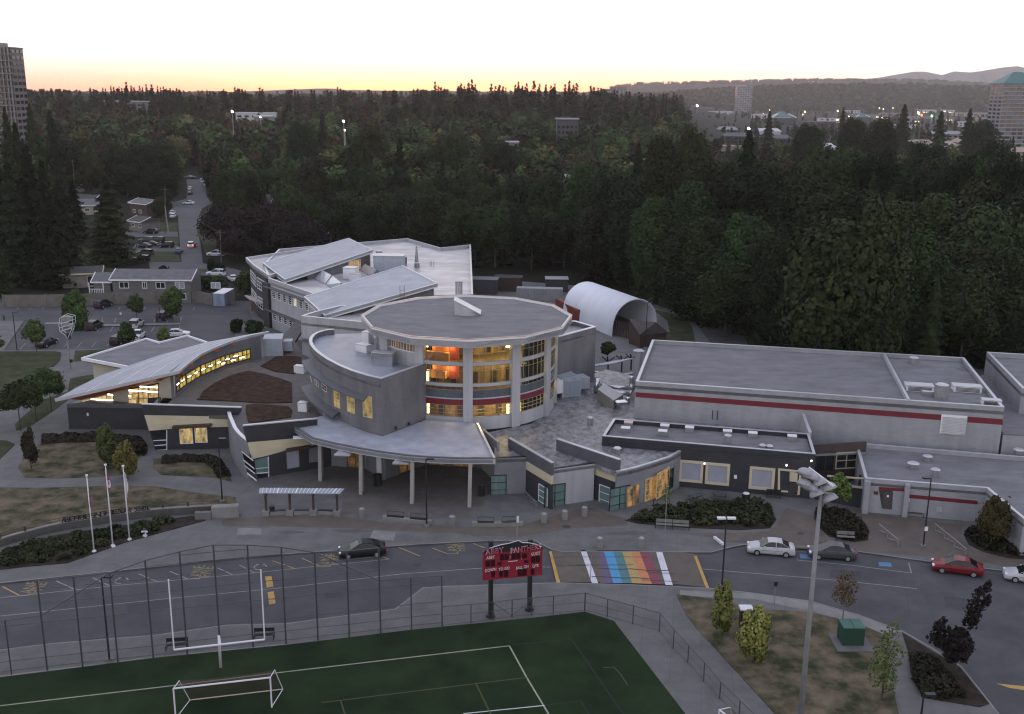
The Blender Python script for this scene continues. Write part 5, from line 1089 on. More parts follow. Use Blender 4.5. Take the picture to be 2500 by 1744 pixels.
for x,y in ((466,1292),(466,1306),(556,1312)): mb.box(sp(x,y,.3),(.07,.07,.07))
mb.build('indicator',dish,pn); brd('underline',whitep,[(452,1333),(526,1326),(526,1330),(452,1337)],.28,.03,pn)
rotm=Matrix.Rotation(math.atan2(e.y,e.x),3,'Z')@Matrix.Rotation(R(90),3,'X')
for s,x,y,sz,sx,m in (('ABBY',310,1302,.40,.85,whitep),('GUEST',670,1272,.40,.8,whitep),('DOWN',311,1402,.40,.85,whitep),('TO GO',418,1392,.40,.85,whitep),('BALL ON',563,1380,.38,.82,whitep),('QTR',669,1370,.40,.8,whitep)):
    p=sp(x,y,.29); text(s,sz*.98,m,'lettering',pn,p,rotm,sx=sx*.92)
mred=mat('letter_crimson',(.30,.03,.07),rough=.5)
for s,x,y,sz,sx in (('ABBY',340,1250,.72,.92),('PANTHERS',588,1230,.72,.80)):
    p=sp(x,y,.36); q=text(s,sz,whitep,'lettering_outline',hd,p,rotm,sx=sx); 
    p=sp(x,y,.40); text(s,sz*.94,mred,'lettering',hd,p,rotm,sx=sx*1.02)
# ---------------------------------------------------------------- covered shelter and seating walls on the plaza
sh_=T('plaza_shelter','long narrow shelter with ribbed metal roof on brown posts, left on the plaza','shelter',(*g(fE,300,980,K).xy,K))
c=[g(fE,235,797,2.55),g(fE,880,803,2.55),g(fE,918,762,2.75),g(fE,240,757,2.75)]
mb=MB(); mb.prism([(p.x,p.y) for p in c],[p.z-.08 for p in c],[p.z for p in c]); rf_=mb.build('roof',rfmetal,sh_)
mb=MB()
for i in range(1,22): a=lerp(c[0],c[1],i/22); d=lerp(c[3],c[2],i/22); mb.bar(a+Vector((0,0,.02)),d+Vector((0,0,.02)),.05 if i%5 else .12,.04)
mb.build('roof_rib',white,rf_)
pcs=[g(fE,296,975,K),g(fE,486,970,K),g(fE,673,968,K),g(fE,862,975,K)]
for p in pcs:
    mb=MB(); mb.box((p.x,p.y,K+.28),(.75,.75,.56)); o=mb.build('pedestal',concl,sh_)
    mb=MB(); mb.tube([(p.x,p.y,K+.5),(p.x,p.y+.05,2.0),(p.x-.1,p.y+.1,2.5)],.15,6,.11); mb.tube([(p.x,p.y,1.7),(p.x,p.y+.75,2.55)],.07,5); mb.tube([(p.x,p.y,1.8),(p.x,p.y-.3,2.45)],.07,5); mb.build('post',dkbrown,sh_)
for a,b in zip(pcs,pcs[1:]):
    mb=MB(); mb.bar(Vector((a.x+.4,a.y,K+.24)),Vector((b.x-.4,b.y,K+.24)),.4,.42); mb.build('seat_wall',concl,sh_); mb=MB(); mb.bar(Vector((a.x+.5,a.y+.05,K+.5)),Vector((b.x-.5,b.y+.05,K+.5)),.35,.07); mb.build('seat_board',blk,sh_)
mb=MB(); mb.tube([(pcs[0].x+.55,pcs[0].y+.3,K),(pcs[0].x+.55,pcs[0].y+.3,K+.9)],.28,10); tag(mb.build('litter_bin',blk),'small black litter bin beside the first post of the plaza shelter','litter bin')
def seatwall(f,pts,label,rails):
    P=[g(f,x,y,K) for x,y in pts]; t=T('seating_wall',label,'seating wall',(P[0].x,P[0].y,K),0,'low concrete seating walls on the plaza')
    for a,b in zip(P,P[1:]): mb=MB(); mb.bar(V3(a,K+.2),V3(b,K+.2),.5,.4); mb.build('wall_block',concl,t)
    for (x0,y0),(x1,y1) in rails:
        a,b=g(f,x0,y0,K),g(f,x1,y1,K); a=V3(a,K+.42); b=V3(b,K+.42); a.y+=.05; b.y+=.05; mb=MB(); mb.bar(a,b,.45,.06); mb.tube([a+Vector((0,.25,.45)),b+Vector((0,.25,.45))],.03,5)
        for q in (a,b): mb.tube([q-Vector((0,0,.42)),q+Vector((0,.0,.1)),q+Vector((0,.25,.45))],.035,5)
        mb.build('bench_rail',blk,t)
seatwall(fE,[(1225,1005),(1420,1030),(1620,1045)],'low concrete wall with black bench rails near the lamp in front of the entrance',[((1260,1010),(1393,1022)),((1445,1028),(1580,1040))])
seatwall(fF,[(172,1058),(375,1062),(578,1055)],'low concrete wall with black bench rails behind the scoreboard',[((218,1060),(345,1062)),((410,1060),(545,1055))])
def bin_(f,x,y,label,name='waste_bin',m=None,h=.95,r_=.33,cat='waste bin',cap=None):
    b=g(f,x,y,K); t=T(name,label,cat,(b.x,b.y,K),0,'concrete waste bins and bollards' if m is None else None); mb=MB(); mb.tube([(b.x,b.y,K),(b.x,b.y,K+h)],r_,8 if m is None else 10,r_*1.05); mb.build('body',m or concl,t); mb=MB(); mb.tube([(b.x,b.y,K+h),(b.x,b.y,K+h+.1)],r_*.85,8,r_*.6); mb.build('lid',cap or galv,t)
for f,x,y,l in ((fE,1060,990,'round concrete bin between the plaza shelter and the entrance columns'),(fE,1778,1052,'round concrete bin left of the seating wall behind the scoreboard'),(fF,745,1030,'leftmost of three concrete bins in front of the saw tooth wing'),(fF,911,1008,'middle one of three concrete bins in front of the saw tooth wing'),(fF,1068,978,'rightmost of three concrete bins in front of the saw tooth wing'),(fF,1190,1228,'concrete bollard above the white and blue stripes of the rainbow crossing'),(fF,1522,1228,'concrete bollard above the orange and red stripes of the rainbow crossing')): bin_(f,x,y,l)
bin_(fE,1183,735,'fat black barrel bin between two canopy columns','barrel_bin',blk,1.3,.5,'waste bin',blk)
bin_(fE,2013,820,'black bin against the wall right of the last canopy column','barrel_bin',blk,1.3,.35,'waste bin',blk)
bin_(fG,733,1025,'black square bin with white lid against the dark classroom wall','recycling_bin',blk,1.1,.45,'waste bin',whitep)
def bench(f,x0,y0,x1,y1,label,m=None,seats=1,back=True):
    a,b=g(f,x0,y0,K),g(f,x1,y1,K); e=(b-a).normalized(); n=Vector((-e.y,e.x,0)); L_=(b-a).length; m=m or mat('weathered_grey_wood',(.12,.115,.11),(.17,.165,.155),2,rough=.8)
    t=T('park_bench',label,'bench',(a.x,a.y,K)); a=a+n*.3; b=b+n*.3
    for k in range(seats):
        p=lerp(a,b,(k+.02)/seats); q=lerp(a,b,(k+.98)/seats); mb=MB(); mb.bar(V3(p,K+.45),V3(q,K+.45),.45,.05); mb.build('seat',m,t)
        if back: mb=MB(); mb.bar(V3(p+n*.26,K+.72),V3(q+n*.26,K+.72),.05,.34); mb.build('backrest',m,t)
    for k in range(seats+1):
        p=lerp(a,b,k/seats); 
        mb=MB(); mb.bar(V3(p-n*.2,K),V3(p-n*.2,K+.45),.06,.06); mb.build('leg',blk,t); mb=MB(); mb.bar(V3(p+n*.26,K),V3(p+n*.28,K+.9),.06,.06); mb.build('leg',blk,t)
bench(fG,230,1170,417,1182,'long grey double bench facing the road below the big shrub bed',seats=2)
bench(fG,1243,1240,1346,1246,'grey bench at the foot of the small shrub bed behind the dark sedan'); bench(fG,1624,1103,1727,1113,'dark wooden bench against the changing room wall',mat('dark_wood_slats',(.05,.04,.035),rough=.8))
bench(fG,222,1065,312,1065,'low dark bench rail at the left edge of the big shrub bed',blk,back=False)
bench(fG,852,1000,928,1006,'wide black bench against the dark classroom wall by the door',blk); bench(fI,1313,1108,1480,1098,'black players bench behind the backstop, left of the goalpost',blk); bench(fI,2010,1025,2165,1020,'black players bench behind the backstop, under the right upright',blk)
def rack(f,a,b,label,nz):
    a,b=g(f,*a,K),g(f,*b,K); e=(b-a).normalized(); n=Vector((-e.y,e.x,0)); t=T('bike_rack',label,'bike rack',(a.x,a.y,K),0,'galvanised bicycle racks'); L_=(b-a).length
    pts=[]
    for k in range(nz):
        s=L_*k/nz; w_=L_/nz; pts+=[a+e*s,a+e*(s+w_*.5)+n*.5,a+e*(s+w_*.9)+n*.05]
    pts.append(b); mb=MB(); mb.tube([V3(p,K+.06) for p in pts],.04,5); mb.build('ground_rail',galv,t)
    mb=MB(); mb.tube([V3(a,K+.75),V3(b,K+.75)],.045,6); mb.build('top_rail',galv,t); mb=MB()
    k=int(L_/.28)
    for i in range(k+1): p=lerp(a,b,i/k); mb.tube([V3(p,K+.75),V3(p+n*.28,K+.1)],.02,4)
    mb.build('wheel_slot',galv,t)
    for p in (a,b): mb=MB(); mb.tube([V3(p,K),V3(p,K+.78)],.05,6); mb.build('leg',galv,t)
rack(fF,(585,822),(682,922),'small bike rack leaning along the first saw tooth corner',2); rack(fG,(1475,1180),(1585,1272),'zigzag bike rack on the paving left of the lamp near the bench',2); rack(fG,(1790,1180),(1962,1322),'long bike rack on the paving right of the lamp near the bench',3)
def picnic(f,x,y,label,rz):
    b=g(f,x,y,K); t=T('picnic_table',label,'picnic table',(b.x,b.y,K),rz,'picnic tables by the dark wall'); m=mat('dark_table',(.045,.045,.05),rough=.7)
    mb=MB(); mb.box((0,0,.74),(1.7,.8,.06)); mb.build('table_top',m,t,rel=False)
    for s in (-1,1): mb=MB(); mb.box((0,s*.75,.44),(1.7,.28,.05)); mb.build('seat',m,t,rel=False); mb=MB(); mb.bar((s*.6,-.8,0),(s*.6,.3,.74),.07,.07); mb.bar((s*.6,.8,0),(s*.6,-.3,.74),.07,.07); mb.build('leg_frame',m,t,rel=False)
picnic(fG,463,1015,'dark picnic table beside the big shrub bed, left one',.5); picnic(fG,588,1005,'dark picnic table beside the big shrub bed, right one',-.3)
# ---------------------------------------------------------------- utility boxes, hydrant, signs
b=g(fH,950,1190,K+.05); t=T('transformer_box','dark green utility transformer box on the dry lawn','utility box',(b.x,b.y,K)); gm=mat('green_enamel',(.008,.035,.022),(.012,.045,.03),1,rough=.6); gt=mat('green_enamel_top',(.03,.085,.065),(.04,.10,.08),1,rough=.6)
mb=MB(); mb.box((b.x,b.y+.7,K+.85),(1.75,1.5,1.6)); mb.build('cabinet',gm,t)
for s in (-.45,.45): mb=MB(); mb.box((b.x+s,b.y+.7,K+1.69),(.86,1.56,.09)); mb.build('lid',gt,t)
mb=MB(); mb.box((b.x,b.y+.5,K+.09),(3.0,2.8,.1)); mb.build('base_slab',concrete,t)
b=g(fH,300,1080,K+.05); t=T('control_cabinet','black cabinet with white top between the two yellow green trees','utility box',(b.x,b.y,K)); mb=MB(); mb.box((b.x,b.y+.4,K+.85),(.9,.7,1.6)); mb.build('cabinet',blk,t); mb=MB(); mb.box((b.x,b.y+.35,K+1.75),(1.1,.9,.14)); mb.build('top',whitep,t)
b=g(fD,1157,1340,K); t=T('fire_hydrant','white fire hydrant with dark cap on the shrub bed edge, right of the flagpoles','fire hydrant',(b.x,b.y,K)); mb=MB(); mb.tube([(b.x,b.y,K),(b.x,b.y,K+.12)],.24,12); mb.tube([(b.x,b.y,K+.1),(b.x,b.y,K+.7)],.15,12,.17); mb.tube([(b.x-.3,b.y,K+.5),(b.x+.3,b.y,K+.5)],.1,8); mb.build('body',whitep,t)
mb=MB(); mb.tube([(b.x,b.y,K+.7),(b.x,b.y,K+.88)],.2,12,.1); mb.build('cap',blk,t); mb=MB(); mb.tube([(b.x,b.y-.1,K+.45),(b.x,b.y-.26,K+.45)],.1,8); mb.build('outlet',blk,t)
def sign(f,x,y,ty,label,m=None,w_=.3,h_=.45,zb=K):
    b=g(f,x,y,zb); h=ht(f,x,y,ty,zb); t=T('sign_post',label,'sign',(b.x,b.y,zb)); mb=MB(); mb.tube([(b.x,b.y,zb),(b.x,b.y,h)],.035,6); mb.build('post',galv,t); mb=MB(); mb.box((b.x,b.y-.05,h-h_/2),(w_,.03,h_)); mb.build('sign_plate',m or blk,t)
sign(fH,472,935,795,'thin sign post on the road edge left of the floodlight mast'); sign(fE,126,1335,1130,'thin grey sign post by the kerb above the backstop',galv,.25,.35); sign(fA,970,778,698,'small white sign on a post in the car park',whitep,.4,.4,0); sign(fF,1118,1480,1305,'bare grey post at the south end of the rainbow crossing',galv,.1,.1); sign(fF,535,1150,980,'thin pole with pale plate behind the scoreboard',whitep,.25,.7)
sign(fF,1705,1250,780,'tall thin pole on the pavement above the crossing',galv,.08,.2); sign(fA,35,760,720,'small dark marker post at the car park left edge',blk,.3,1.0,0)
b=g(fF,2175,1215,K); c2_=g(fF,2105,1160,K); mb=MB(); mb.bar(V3(b,.25),V3(c2_,.25),.25,.25); tag(mb.build('concrete_kerb_block',whitep),'white slanting kerb block by the lamp right of the rainbow crossing','kerb block')
# ---------------------------------------------------------------- curved retaining wall with school name
wp=[(-80,1440),(0,1428),(100,1395),(200,1368),(400,1315),(520,1290),(700,1262),(900,1228),(1100,1200),(1300,1178),(1500,1165),(1690,1155)]
WP=[g(fD,x,y,K) for x,y in wp]; rw_=T('retaining_wall','long curved low wall carrying the school name, in front of the dry lawn','wall',(WP[0].x,WP[0].y,K))
wm=mat('dark_retaining_wall',(.05,.047,.044),(.075,.07,.065),.8,rough=.85)
mb=MB(); mb.wall([(p.x,p.y) for p in WP],0,.9,.3); mb.build('wall',wm,rw_); mb=MB(); mb.wall([(p.x,p.y) for p in WP],.9,.98,.36); mb.build('cap',concl,rw_)
mb=MB(); P=[Vector((p.x,p.y+.2,1.45)) for p in WP]; mb.tube(P,.03,5)
mb.tube([p-Vector((0,0,.25)) for p in P],.02,4); mb.build('handrail',dkbrown,rw_)
for k in (1,3,5,7,9,10): p=WP[k]; mb=MB(); mb.box((p.x,p.y+.2,1.05),(.14,.14,.9)); mb.build('rail_post',dkbrown,rw_)
sname='ABBOTSFORD SENIOR SECONDARY SCHOOL'; A0_,B0_=g(fD,512,1298,.95),g(fD,1200,1190,.95)
cum=[0]
for a,b in zip(WP,WP[1:]): cum.append(cum[-1]+(b.xy-a.xy).length)
def alongw(s):
    for i in range(len(WP)-1):
        if s<=cum[i+1]: q=(s-cum[i])/(cum[i+1]-cum[i]); return lerp(WP[i],WP[i+1],q),(WP[i+1]-WP[i])
    return WP[-1],WP[-1]-WP[-2]
def arcpos(x): 
    i=max(k for k in range(len(wp)-1) if wp[k][0]<=x); return cum[i]+(cum[i+1]-cum[i])*(x-wp[i][0])/(wp[i+1][0]-wp[i][0])
s0,s1=arcpos(520),arcpos(1190); vs=[];fs=[]
for i,chh in enumerate(sname):
    if chh==' ': continue
    p,d=alongw(lerp(s0,s1,i/(len(sname)-1))); cu=bpy.data.curves.new('t','FONT'); cu.body=chh; cu.size=.8; cu.extrude=.04; cu.align_x='CENTER'; o=bpy.data.objects.new('t',cu); sc.collection.objects.link(o)
    me=bpy.data.meshes.new_from_object(o.evaluated_get(bpy.context.evaluated_depsgraph_get())); bpy.data.objects.remove(o)
    mm=Matrix.Translation(Vector((p.x,p.y,.98)))@Matrix.Rotation(math.atan2(d.y,d.x),4,'Z')@Matrix.Rotation(R(90),4,'X'); o_=len(vs); vs+=[tuple(mm@v.co) for v in me.vertices]; fs+=[tuple(j+o_ for j in q.vertices) for q in me.polygons]
MB().add(vs,fs).build('lettering',blk,rw_)
a,b=g(fD,1690,1200,K),g(fD,1908,1188,K); mb=MB(); e=(b-a).normalized(); n2=Vector((-e.y,e.x,0)); q=[a,b,b+n2*.9,a+n2*.9]; t=T('wall_end_block','square concrete end block of the retaining wall with a round plaque','concrete block',(a.x,a.y,K))
mb.prism([(p.x,p.y) for p in q],0,1.35); mb.build('block',concl,t); mb=MB(); c_=lerp(a,b,.47)-n2*.03; mb.tube([V3(c_,.95),V3(c_-n2*.06,.95)],.13,10); mb.build('plaque',galv,t); a2,b2=g(fD,1560,1205,K),g(fD,1690,1200,K); mb=MB(); mb.bar(V3(a2,.5),V3(b2,.5),.5,.9); mb.build('low_block',concrete,t)
# ---------------------------------------------------------------- roof equipment
def unit(f,x,y,zb,d,label,name='rooftop_unit',cat='rooftop unit',m=None,rz=R(-12.5),top=None,grp=None,slats=False):
    b=g(f,x,y,zb)
    if name=='air_conditioner':
        v=(b.xy-RC); k=13.6/v.length; b=Vector((RC.x+v.x*k,RC.y+v.y*k,zb))
    t=T(name,label,cat,(b.x,b.y,zb),rz,grp); mb=MB(); mb.box((0,d[1]/2,d[2]/2),d); mb.build('casing',m or galv,t,rel=False); mb=MB(); mb.box((0,d[1]/2,d[2]+.03),(d[0]*1.06,d[1]*1.06,.08)); mb.build('cap',top or coping,t,rel=False)
    if slats:
        mb=MB()
        for i in range(4): mb.box((0,-.02,d[2]*(.2+.2*i)),(d[0]*.85,.05,.07))
        mb.build('louvre',blk if slats==1 else whitep,t,rel=False)
    return t
GV='box vents on the dark classroom roof'
for i,(x,y,l) in enumerate(((1417,275,'reddish box vent, upper one of the left pair'),(1393,320,'pale box vent, lower one of the left pair'),(1707,300,'upper box vent of the second pair from left'),(1690,345,'lower box vent of the second pair from left'),(1905,315,'single box vent, right of the second pair'),(2208,345,'box vent above the round exhaust fan'))): unit(fF,x,y,4.9,(1.0,.8,.55),l+' on the dark classroom roof','roof_vent','roof vent',grp=GV,top=(mat('pinkish_cap',(.5,.33,.33),rough=.5) if i==0 else white))
unit(fG,772,662,4.9,(1.0,.8,.5),'box vent right of the round fan on the dark classroom roof','roof_vent','roof vent',grp=GV,top=white); unit(fG,992,682,4.9,(1.0,.8,.55),'rightmost box vent on the dark classroom roof','roof_vent','roof vent',grp=GV,top=white)
def rvent(f,x,y,zb,r_,h,label,cap=1.5,name='exhaust_fan',cat='exhaust fan',m=None):
    b=g(f,x,y,zb); t=T(name,label,cat,(b.x,b.y,zb)); mb=MB(); mb.tube([(b.x,b.y,zb),(b.x,b.y,zb+h)],r_,12); mb.build('stack',m or galv,t,smooth=False); mb=MB(); mb.tube([(b.x,b.y,zb+h),(b.x,b.y,zb+h+.12)],r_*cap,12,r_*cap*.7); mb.build('cap',m or coping,t)
rvent(fG,632,695,4.9,.4,1.0,'tall round exhaust fan in the middle of the dark classroom roof',1.1); rvent(fG,828,715,4.9,.4,.25,'left one of two low round vents on the dark classroom roof',1.05); rvent(fG,867,719,4.9,.4,.25,'right one of two low round vents on the dark classroom roof',1.05)
rvent(fG,1670,245,8.5,.5,.8,'round exhaust fan near the back edge of the gymnasium roof',1.3); rvent(fG,1822,440,8.5,.8,1.7,'large cylindrical fan on the gymnasium roof between two louvred boxes',1.0); unit(fG,1765,430,8.5,(1.8,.5,.5),'low duct box beside the big cylinder fan on the gymnasium roof')
unit(fG,1705,405,8.5,(3.2,1.6,.7),'left louvred white box on the gymnasium roof','louvred_vent','roof vent',white,slats=1,grp='louvred boxes on the gymnasium roof'); unit(fG,1973,410,8.5,(3.2,1.6,.7),'right louvred white box on the gymnasium roof','louvred_vent','roof vent',white,slats=1,grp='louvred boxes on the gymnasium roof'); unit(fG,2108,483,8.5,(2.1,1.0,.6),'louvred white box in the near right corner of the gymnasium roof','louvred_vent','roof vent',white,slats=1,grp='louvred boxes on the gymnasium roof')
rvent(fG,1748,792,3.5,.35,.6,'small exhaust fan furthest back on the changing room roof',1.6); rvent(fG,1668,832,3.5,.4,.6,'left exhaust fan on the changing room roof',1.7); rvent(fG,1790,880,3.5,.35,.85,'exhaust fan behind the street lamp on the changing room roof',1.5); rvent(fG,2255,770,3.5,.45,.9,'exhaust fan at the right edge of the changing room roof',1.4)
rvent(fF,1113,255,4.25,.36,.95,'lone round vent stack on the patched low roof',1.1); rvent(fF,1330,480,4.25,.35,.6,'squat exhaust fan on the roof of the third saw tooth',1.4)
# shiny ducts and hoods between rotunda and gym
shiny=mat('bare_metal_duct',(.42,.43,.46),(.5,.51,.54),1,rough=.22,metal=.85)
b=g(fO,1180,1040,4.25); t=T('metal_ducts','bright bare metal duct runs on the low roof left of the gymnasium','duct',(b.x,b.y,4.25))
for a,bb_,r_ in (((1200,990,5.4),(1440,1010,5.4),.26),((1240,1030,5.0),(1430,1055,5.0),.26),((1440,1010,5.4),(1455,960,5.4),.26),((1430,1055,5.0),(1465,1000,5.0),.24)):
    mb=MB(); mb.tube([g(fO,*a),g(fO,*bb_)],r_,8); mb.build('duct_run',shiny,t,smooth=True)
for x,y,h in ((1165,1045,2.1),(1215,1055,1.5)): p=g(fO,x,y,4.25); mb=MB(); mb.tube([(p.x,p.y,4.25),(p.x,p.y,4.25+h)],.42,10); mb.build('riser',shiny,t,smooth=True)
b=g(fO,1250,1150,4.25); t=T('duct_hood','sloping grey metal roof duct hood beside the shiny ducts','duct',(b.x,b.y,4.25)); mb=MB(); P=[g(fO,1170,1110,4.25),g(fO,1300,1180,4.25),g(fO,1375,1120,4.25),g(fO,1225,1065,4.25)]; mb.prism([(p.x,p.y) for p in P],4.25,[5.9,5.5,5.3,5.9]); mb.build('housing',galv,t); mb=MB(); a=g(fO,1310,1120,5.2); mb.box((a.x+.8,a.y,5.2),(1.5,1.2,.3),R(15)); mb.build('outlet',shiny,t)
rvent(fO,1415,1130,4.25,.25,.7,'tiny shiny fan next to the sloping duct hood',1.3,m=shiny); rvent(fO,1443,985,5.3,.3,1.1,'small shiny stack above the duct runs',1.0,m=shiny)
rvent(fO,1492,960,4.25,.55,4.6,'tall pale cylinder stack at the left end of the gymnasium',1.5,'exhaust_stack','exhaust stack',mat('pale_stack',(.3,.31,.33),rough=.5)); 
# air handling unit right of the rotunda
ah=mat('pale_blue_casing',(.26,.29,.33),(.32,.35,.39),.8,rough=.5,brick=(.9,40,.75,1,0,0,.02))
P=[g(fO,890,1085,4.25),g(fO,1040,1068,4.25)]; e=(P[1]-P[0]).normalized(); rz=math.atan2(e.y,e.x); L_=(P[1]-P[0]).length
t=T('air_handling_unit','big pale blue grey air handling unit beside the right side of the rotunda','rooftop unit',(P[0].x,P[0].y,4.25),rz)
mb=MB(); mb.box((L_/2,2.4,1.3),(L_,4.8,2.6)); mb.build('casing',ah,t,rel=False); mb=MB(); mb.box((L_+.9,2.0,1.4),(1.8,2.2,1.5)); mb.box((L_+1.81,2.0,1.3),(.04,1.7,1.1)); mb.build('intake_hood',ah,t,rel=False); mb=MB(); mb.box((L_+1.84,2.0,1.3),(.04,1.6,1.0)); mb.build('intake_opening',blk,t,rel=False); mb=MB(); mb.box((-.6,.6,1.6),(1.2,1.5,1.8)); mb.build('side_hood',white,t,rel=False); mb=MB(); mb.box((.6,4.0,4.6),(4.6,1.0,.9)); mb.box((-.6,4,3.4),(1.2,1,1.8)); mb.build('duct',panel,t,rel=False)
for i in range(3): mb=MB(); mb.box((L_*(.25+.27*i),-.02,1.2),(.7,.05,2.0)); mb.build('access_door',mat('door_casing',(.22,.25,.29),rough=.5),t,rel=False)
# conditioning units on the curved wing roof
for i,(x,y,d,l) in enumerate(((1310,1010,(1.5,1.2,1.5),'upper white condenser against the rotunda on the curved wing roof'),(1365,1070,(1.2,1.0,1.5),'boxy white condenser below the upper one on the curved wing roof'),(1365,1140,(1.9,1.0,.9),'low white box at the middle of the curved wing roof edge'),(1600,1240,(2.6,1.4,1.6),'large silver air unit with flexible ducts on the curved wing roof'))):
    unit(fB,x,y,11.62,d,l,'air_conditioner','air conditioner',white if i<3 else shiny,R(-35) if i<3 else R(-12))
p=g(fB,1500,1235,11.62); v=p.xy-RC; p=Vector((RC.x+v.x*13.4/v.length,RC.y+v.y*13.4/v.length,11.62)); t=T('flexible_duct','bundle of silver flexible ducts beside the large unit on the curved wing roof','duct',(p.x,p.y,11.62))
for k in range(4): mb=MB(); q=p+Vector((.45*k-.6,0,0)); mb.tube([q,q+Vector((-.1,.2,.9)),q+Vector((.1,.6,1.3)),q+Vector((.5,.9,.8))],.2,8); mb.build('hose',galv,t)
# rear block roof
for i,(a,b_,c_,d_,l) in enumerate((((795,460),(890,508),(952,430),(862,376),'leftmost solar panel between the tilted roofs'),((895,515),(1005,560),(1045,500),(962,432),'second solar panel between the tilted roofs'),((1213,375),(1310,432),(1370,378),(1262,322),'solar panel behind the white unit, right one'),((1350,410),(1390,425),(1412,392),(1385,376),'small solar panel peeking over the second tilted roof'))):
    zz=[8.95,8.95,10.4,10.4]; P=[g(fB,*q,z) for q,z in zip((a,b_,c_,d_),zz)] 
    t=T('solar_panel',l,'solar panel',(P[0].x,P[0].y,8.9),0,'tilted solar collectors on the rear block'); mb=MB(); mb.add([tuple(p) for p in P]+[tuple(p-Vector((0,0,.12))) for p in P],[(0,1,2,3),(7,6,5,4),(1,0,4,5),(2,1,5,6),(3,2,6,7),(0,3,7,4)]); mb.build('collector',mat('solar_glass',(.30,.32,.35),(.36,.38,.41),1,rough=.18,spec=.8),t)
    mb=MB(); mb.tube([P[0],P[1],P[2],P[3],P[0]],.05,4); mb.build('frame',galv,t); mb=MB(); mb.tube([P[2],V3(P[2],8.85)],.05,4); mb.tube([P[3],V3(P[3],8.85)],.05,4); mb.build('strut',galv,t)
unit(fB,1115,470,8.9,(2.4,2.2,2.2),'large white cooling unit between the tilted roofs',m=white,name='cooling_unit'); unit(fB,1160,485,8.9,(2.0,1.2,1.3),'smaller white unit in front of the large cooling unit',m=white,name='cooling_unit')
unit(fB,1480,385,8.9,(6.0,3.4,2.9),'blue grey plant room box on the rear block roof',name='plant_room',cat='plant room',m=ah,rz=R(-2)); unit(fB,1600,340,8.9,(1.2,2.0,1.6),'dark louvre box at the right end of the plant room',m=blk)
rvent(fB,1395,255,8.9,.7,1.2,'squat dark topped fan at the back of the rear block roof',1.0); rvent(fB,1748,350,8.9,.55,.8,'round base vent beside the tall spire stack',1.2)
b=g(fB,1745,345,8.9); t=T('spire_stack','tall tapering exhaust spire on the rear block roof','exhaust stack',(b.x,b.y,8.9)); mb=MB(); mb.tube([(b.x,b.y,8.9),(b.x,b.y,11),(b.x,b.y,13.2)],.5,10,.12); mb.build('cone',galv,t)
for k,x in enumerate((1870,1885,1905)): p=g(fB,x,345,8.9); mb=MB(); mb.tube([(p.x,p.y,8.9),(p.x,p.y,9.9)],.07,6); tag(mb.build('vent_pipe',galv),['left','middle','right'][k]+' one of three thin vent pipes on the bright rear roof','vent pipe','thin pipes on the rear roof')
for k,x in enumerate((2112,2130,2148,2165)): p=g(fB,x,612,8.9); mb=MB(); mb.tube([(p.x,p.y,8.9),(p.x,p.y,11.2)],.12,8); mb.tube([(p.x,p.y,11.2),(p.x,p.y,11.3)],.2,8); tag(mb.build('flue_pipe',galv),['first','second','third','fourth'][k]+' from left of four flue pipes showing above the rotunda roof','flue pipe','flue pipes above the rotunda roof')
b=g(fB,1610,650,11.3); mb=MB()
a,c_=g(fB,1590,650,11.2),g(fB,1630,645,11.2); 
for q in (a,c_): mb.tube([q,q+Vector((0,0,2.2))],.05,5)
for z in (.4,.9,1.4): mb.tube([a+Vector((0,0,z)),c_+Vector((0,0,z))],.04,4)
o=tag(mb.build('roof_ladder',galv),'short metal ladder on the low edge of the second tilted roof','ladder')
# boxes on the planted roof and container by the library
unit(fA,2140,1255,4.5,(1.3,1.0,1.0),'x') if 0 else None
for x,y,l in ((647,1345,'upper white intake box on the planted roof edge'),): unit(fB,x,y,4.5,(1.5,1.1,1.0),l,'intake_box','roof vent',white)
unit(fE,582,150,4.5,(1.2,.9,1.1),'lower white intake box on the planted roof beside the curved wing','intake_box','roof vent',white)
P=[g(fB,320,1185,4.5),g(fB,500,1180,4.5),g(fB,585,1110,4.5)]; t=T('air_handling_unit','pale blue grey ribbed air unit at the far end of the planted roof','rooftop unit',(P[0].x,P[0].y,4.5)); e=(P[1]-P[0]).normalized(); rz=math.atan2(e.y,e.x); t.rotation_euler[2]=rz; L_=(P[1]-P[0]).length
mb=MB(); mb.box((L_/2,1.8,1.35),(L_,3.6,2.7)); mb.build('casing',ah,t,rel=False); mb=MB(); mb.box((L_+.7,2.2,1.2),(1.4,1.8,1.5)); mb.build('intake_hood',ah,t,rel=False); mb=MB(); mb.box((L_+1.42,2.2,1.2),(.04,1.4,1.1)); mb.build('intake_opening',blk,t,rel=False)
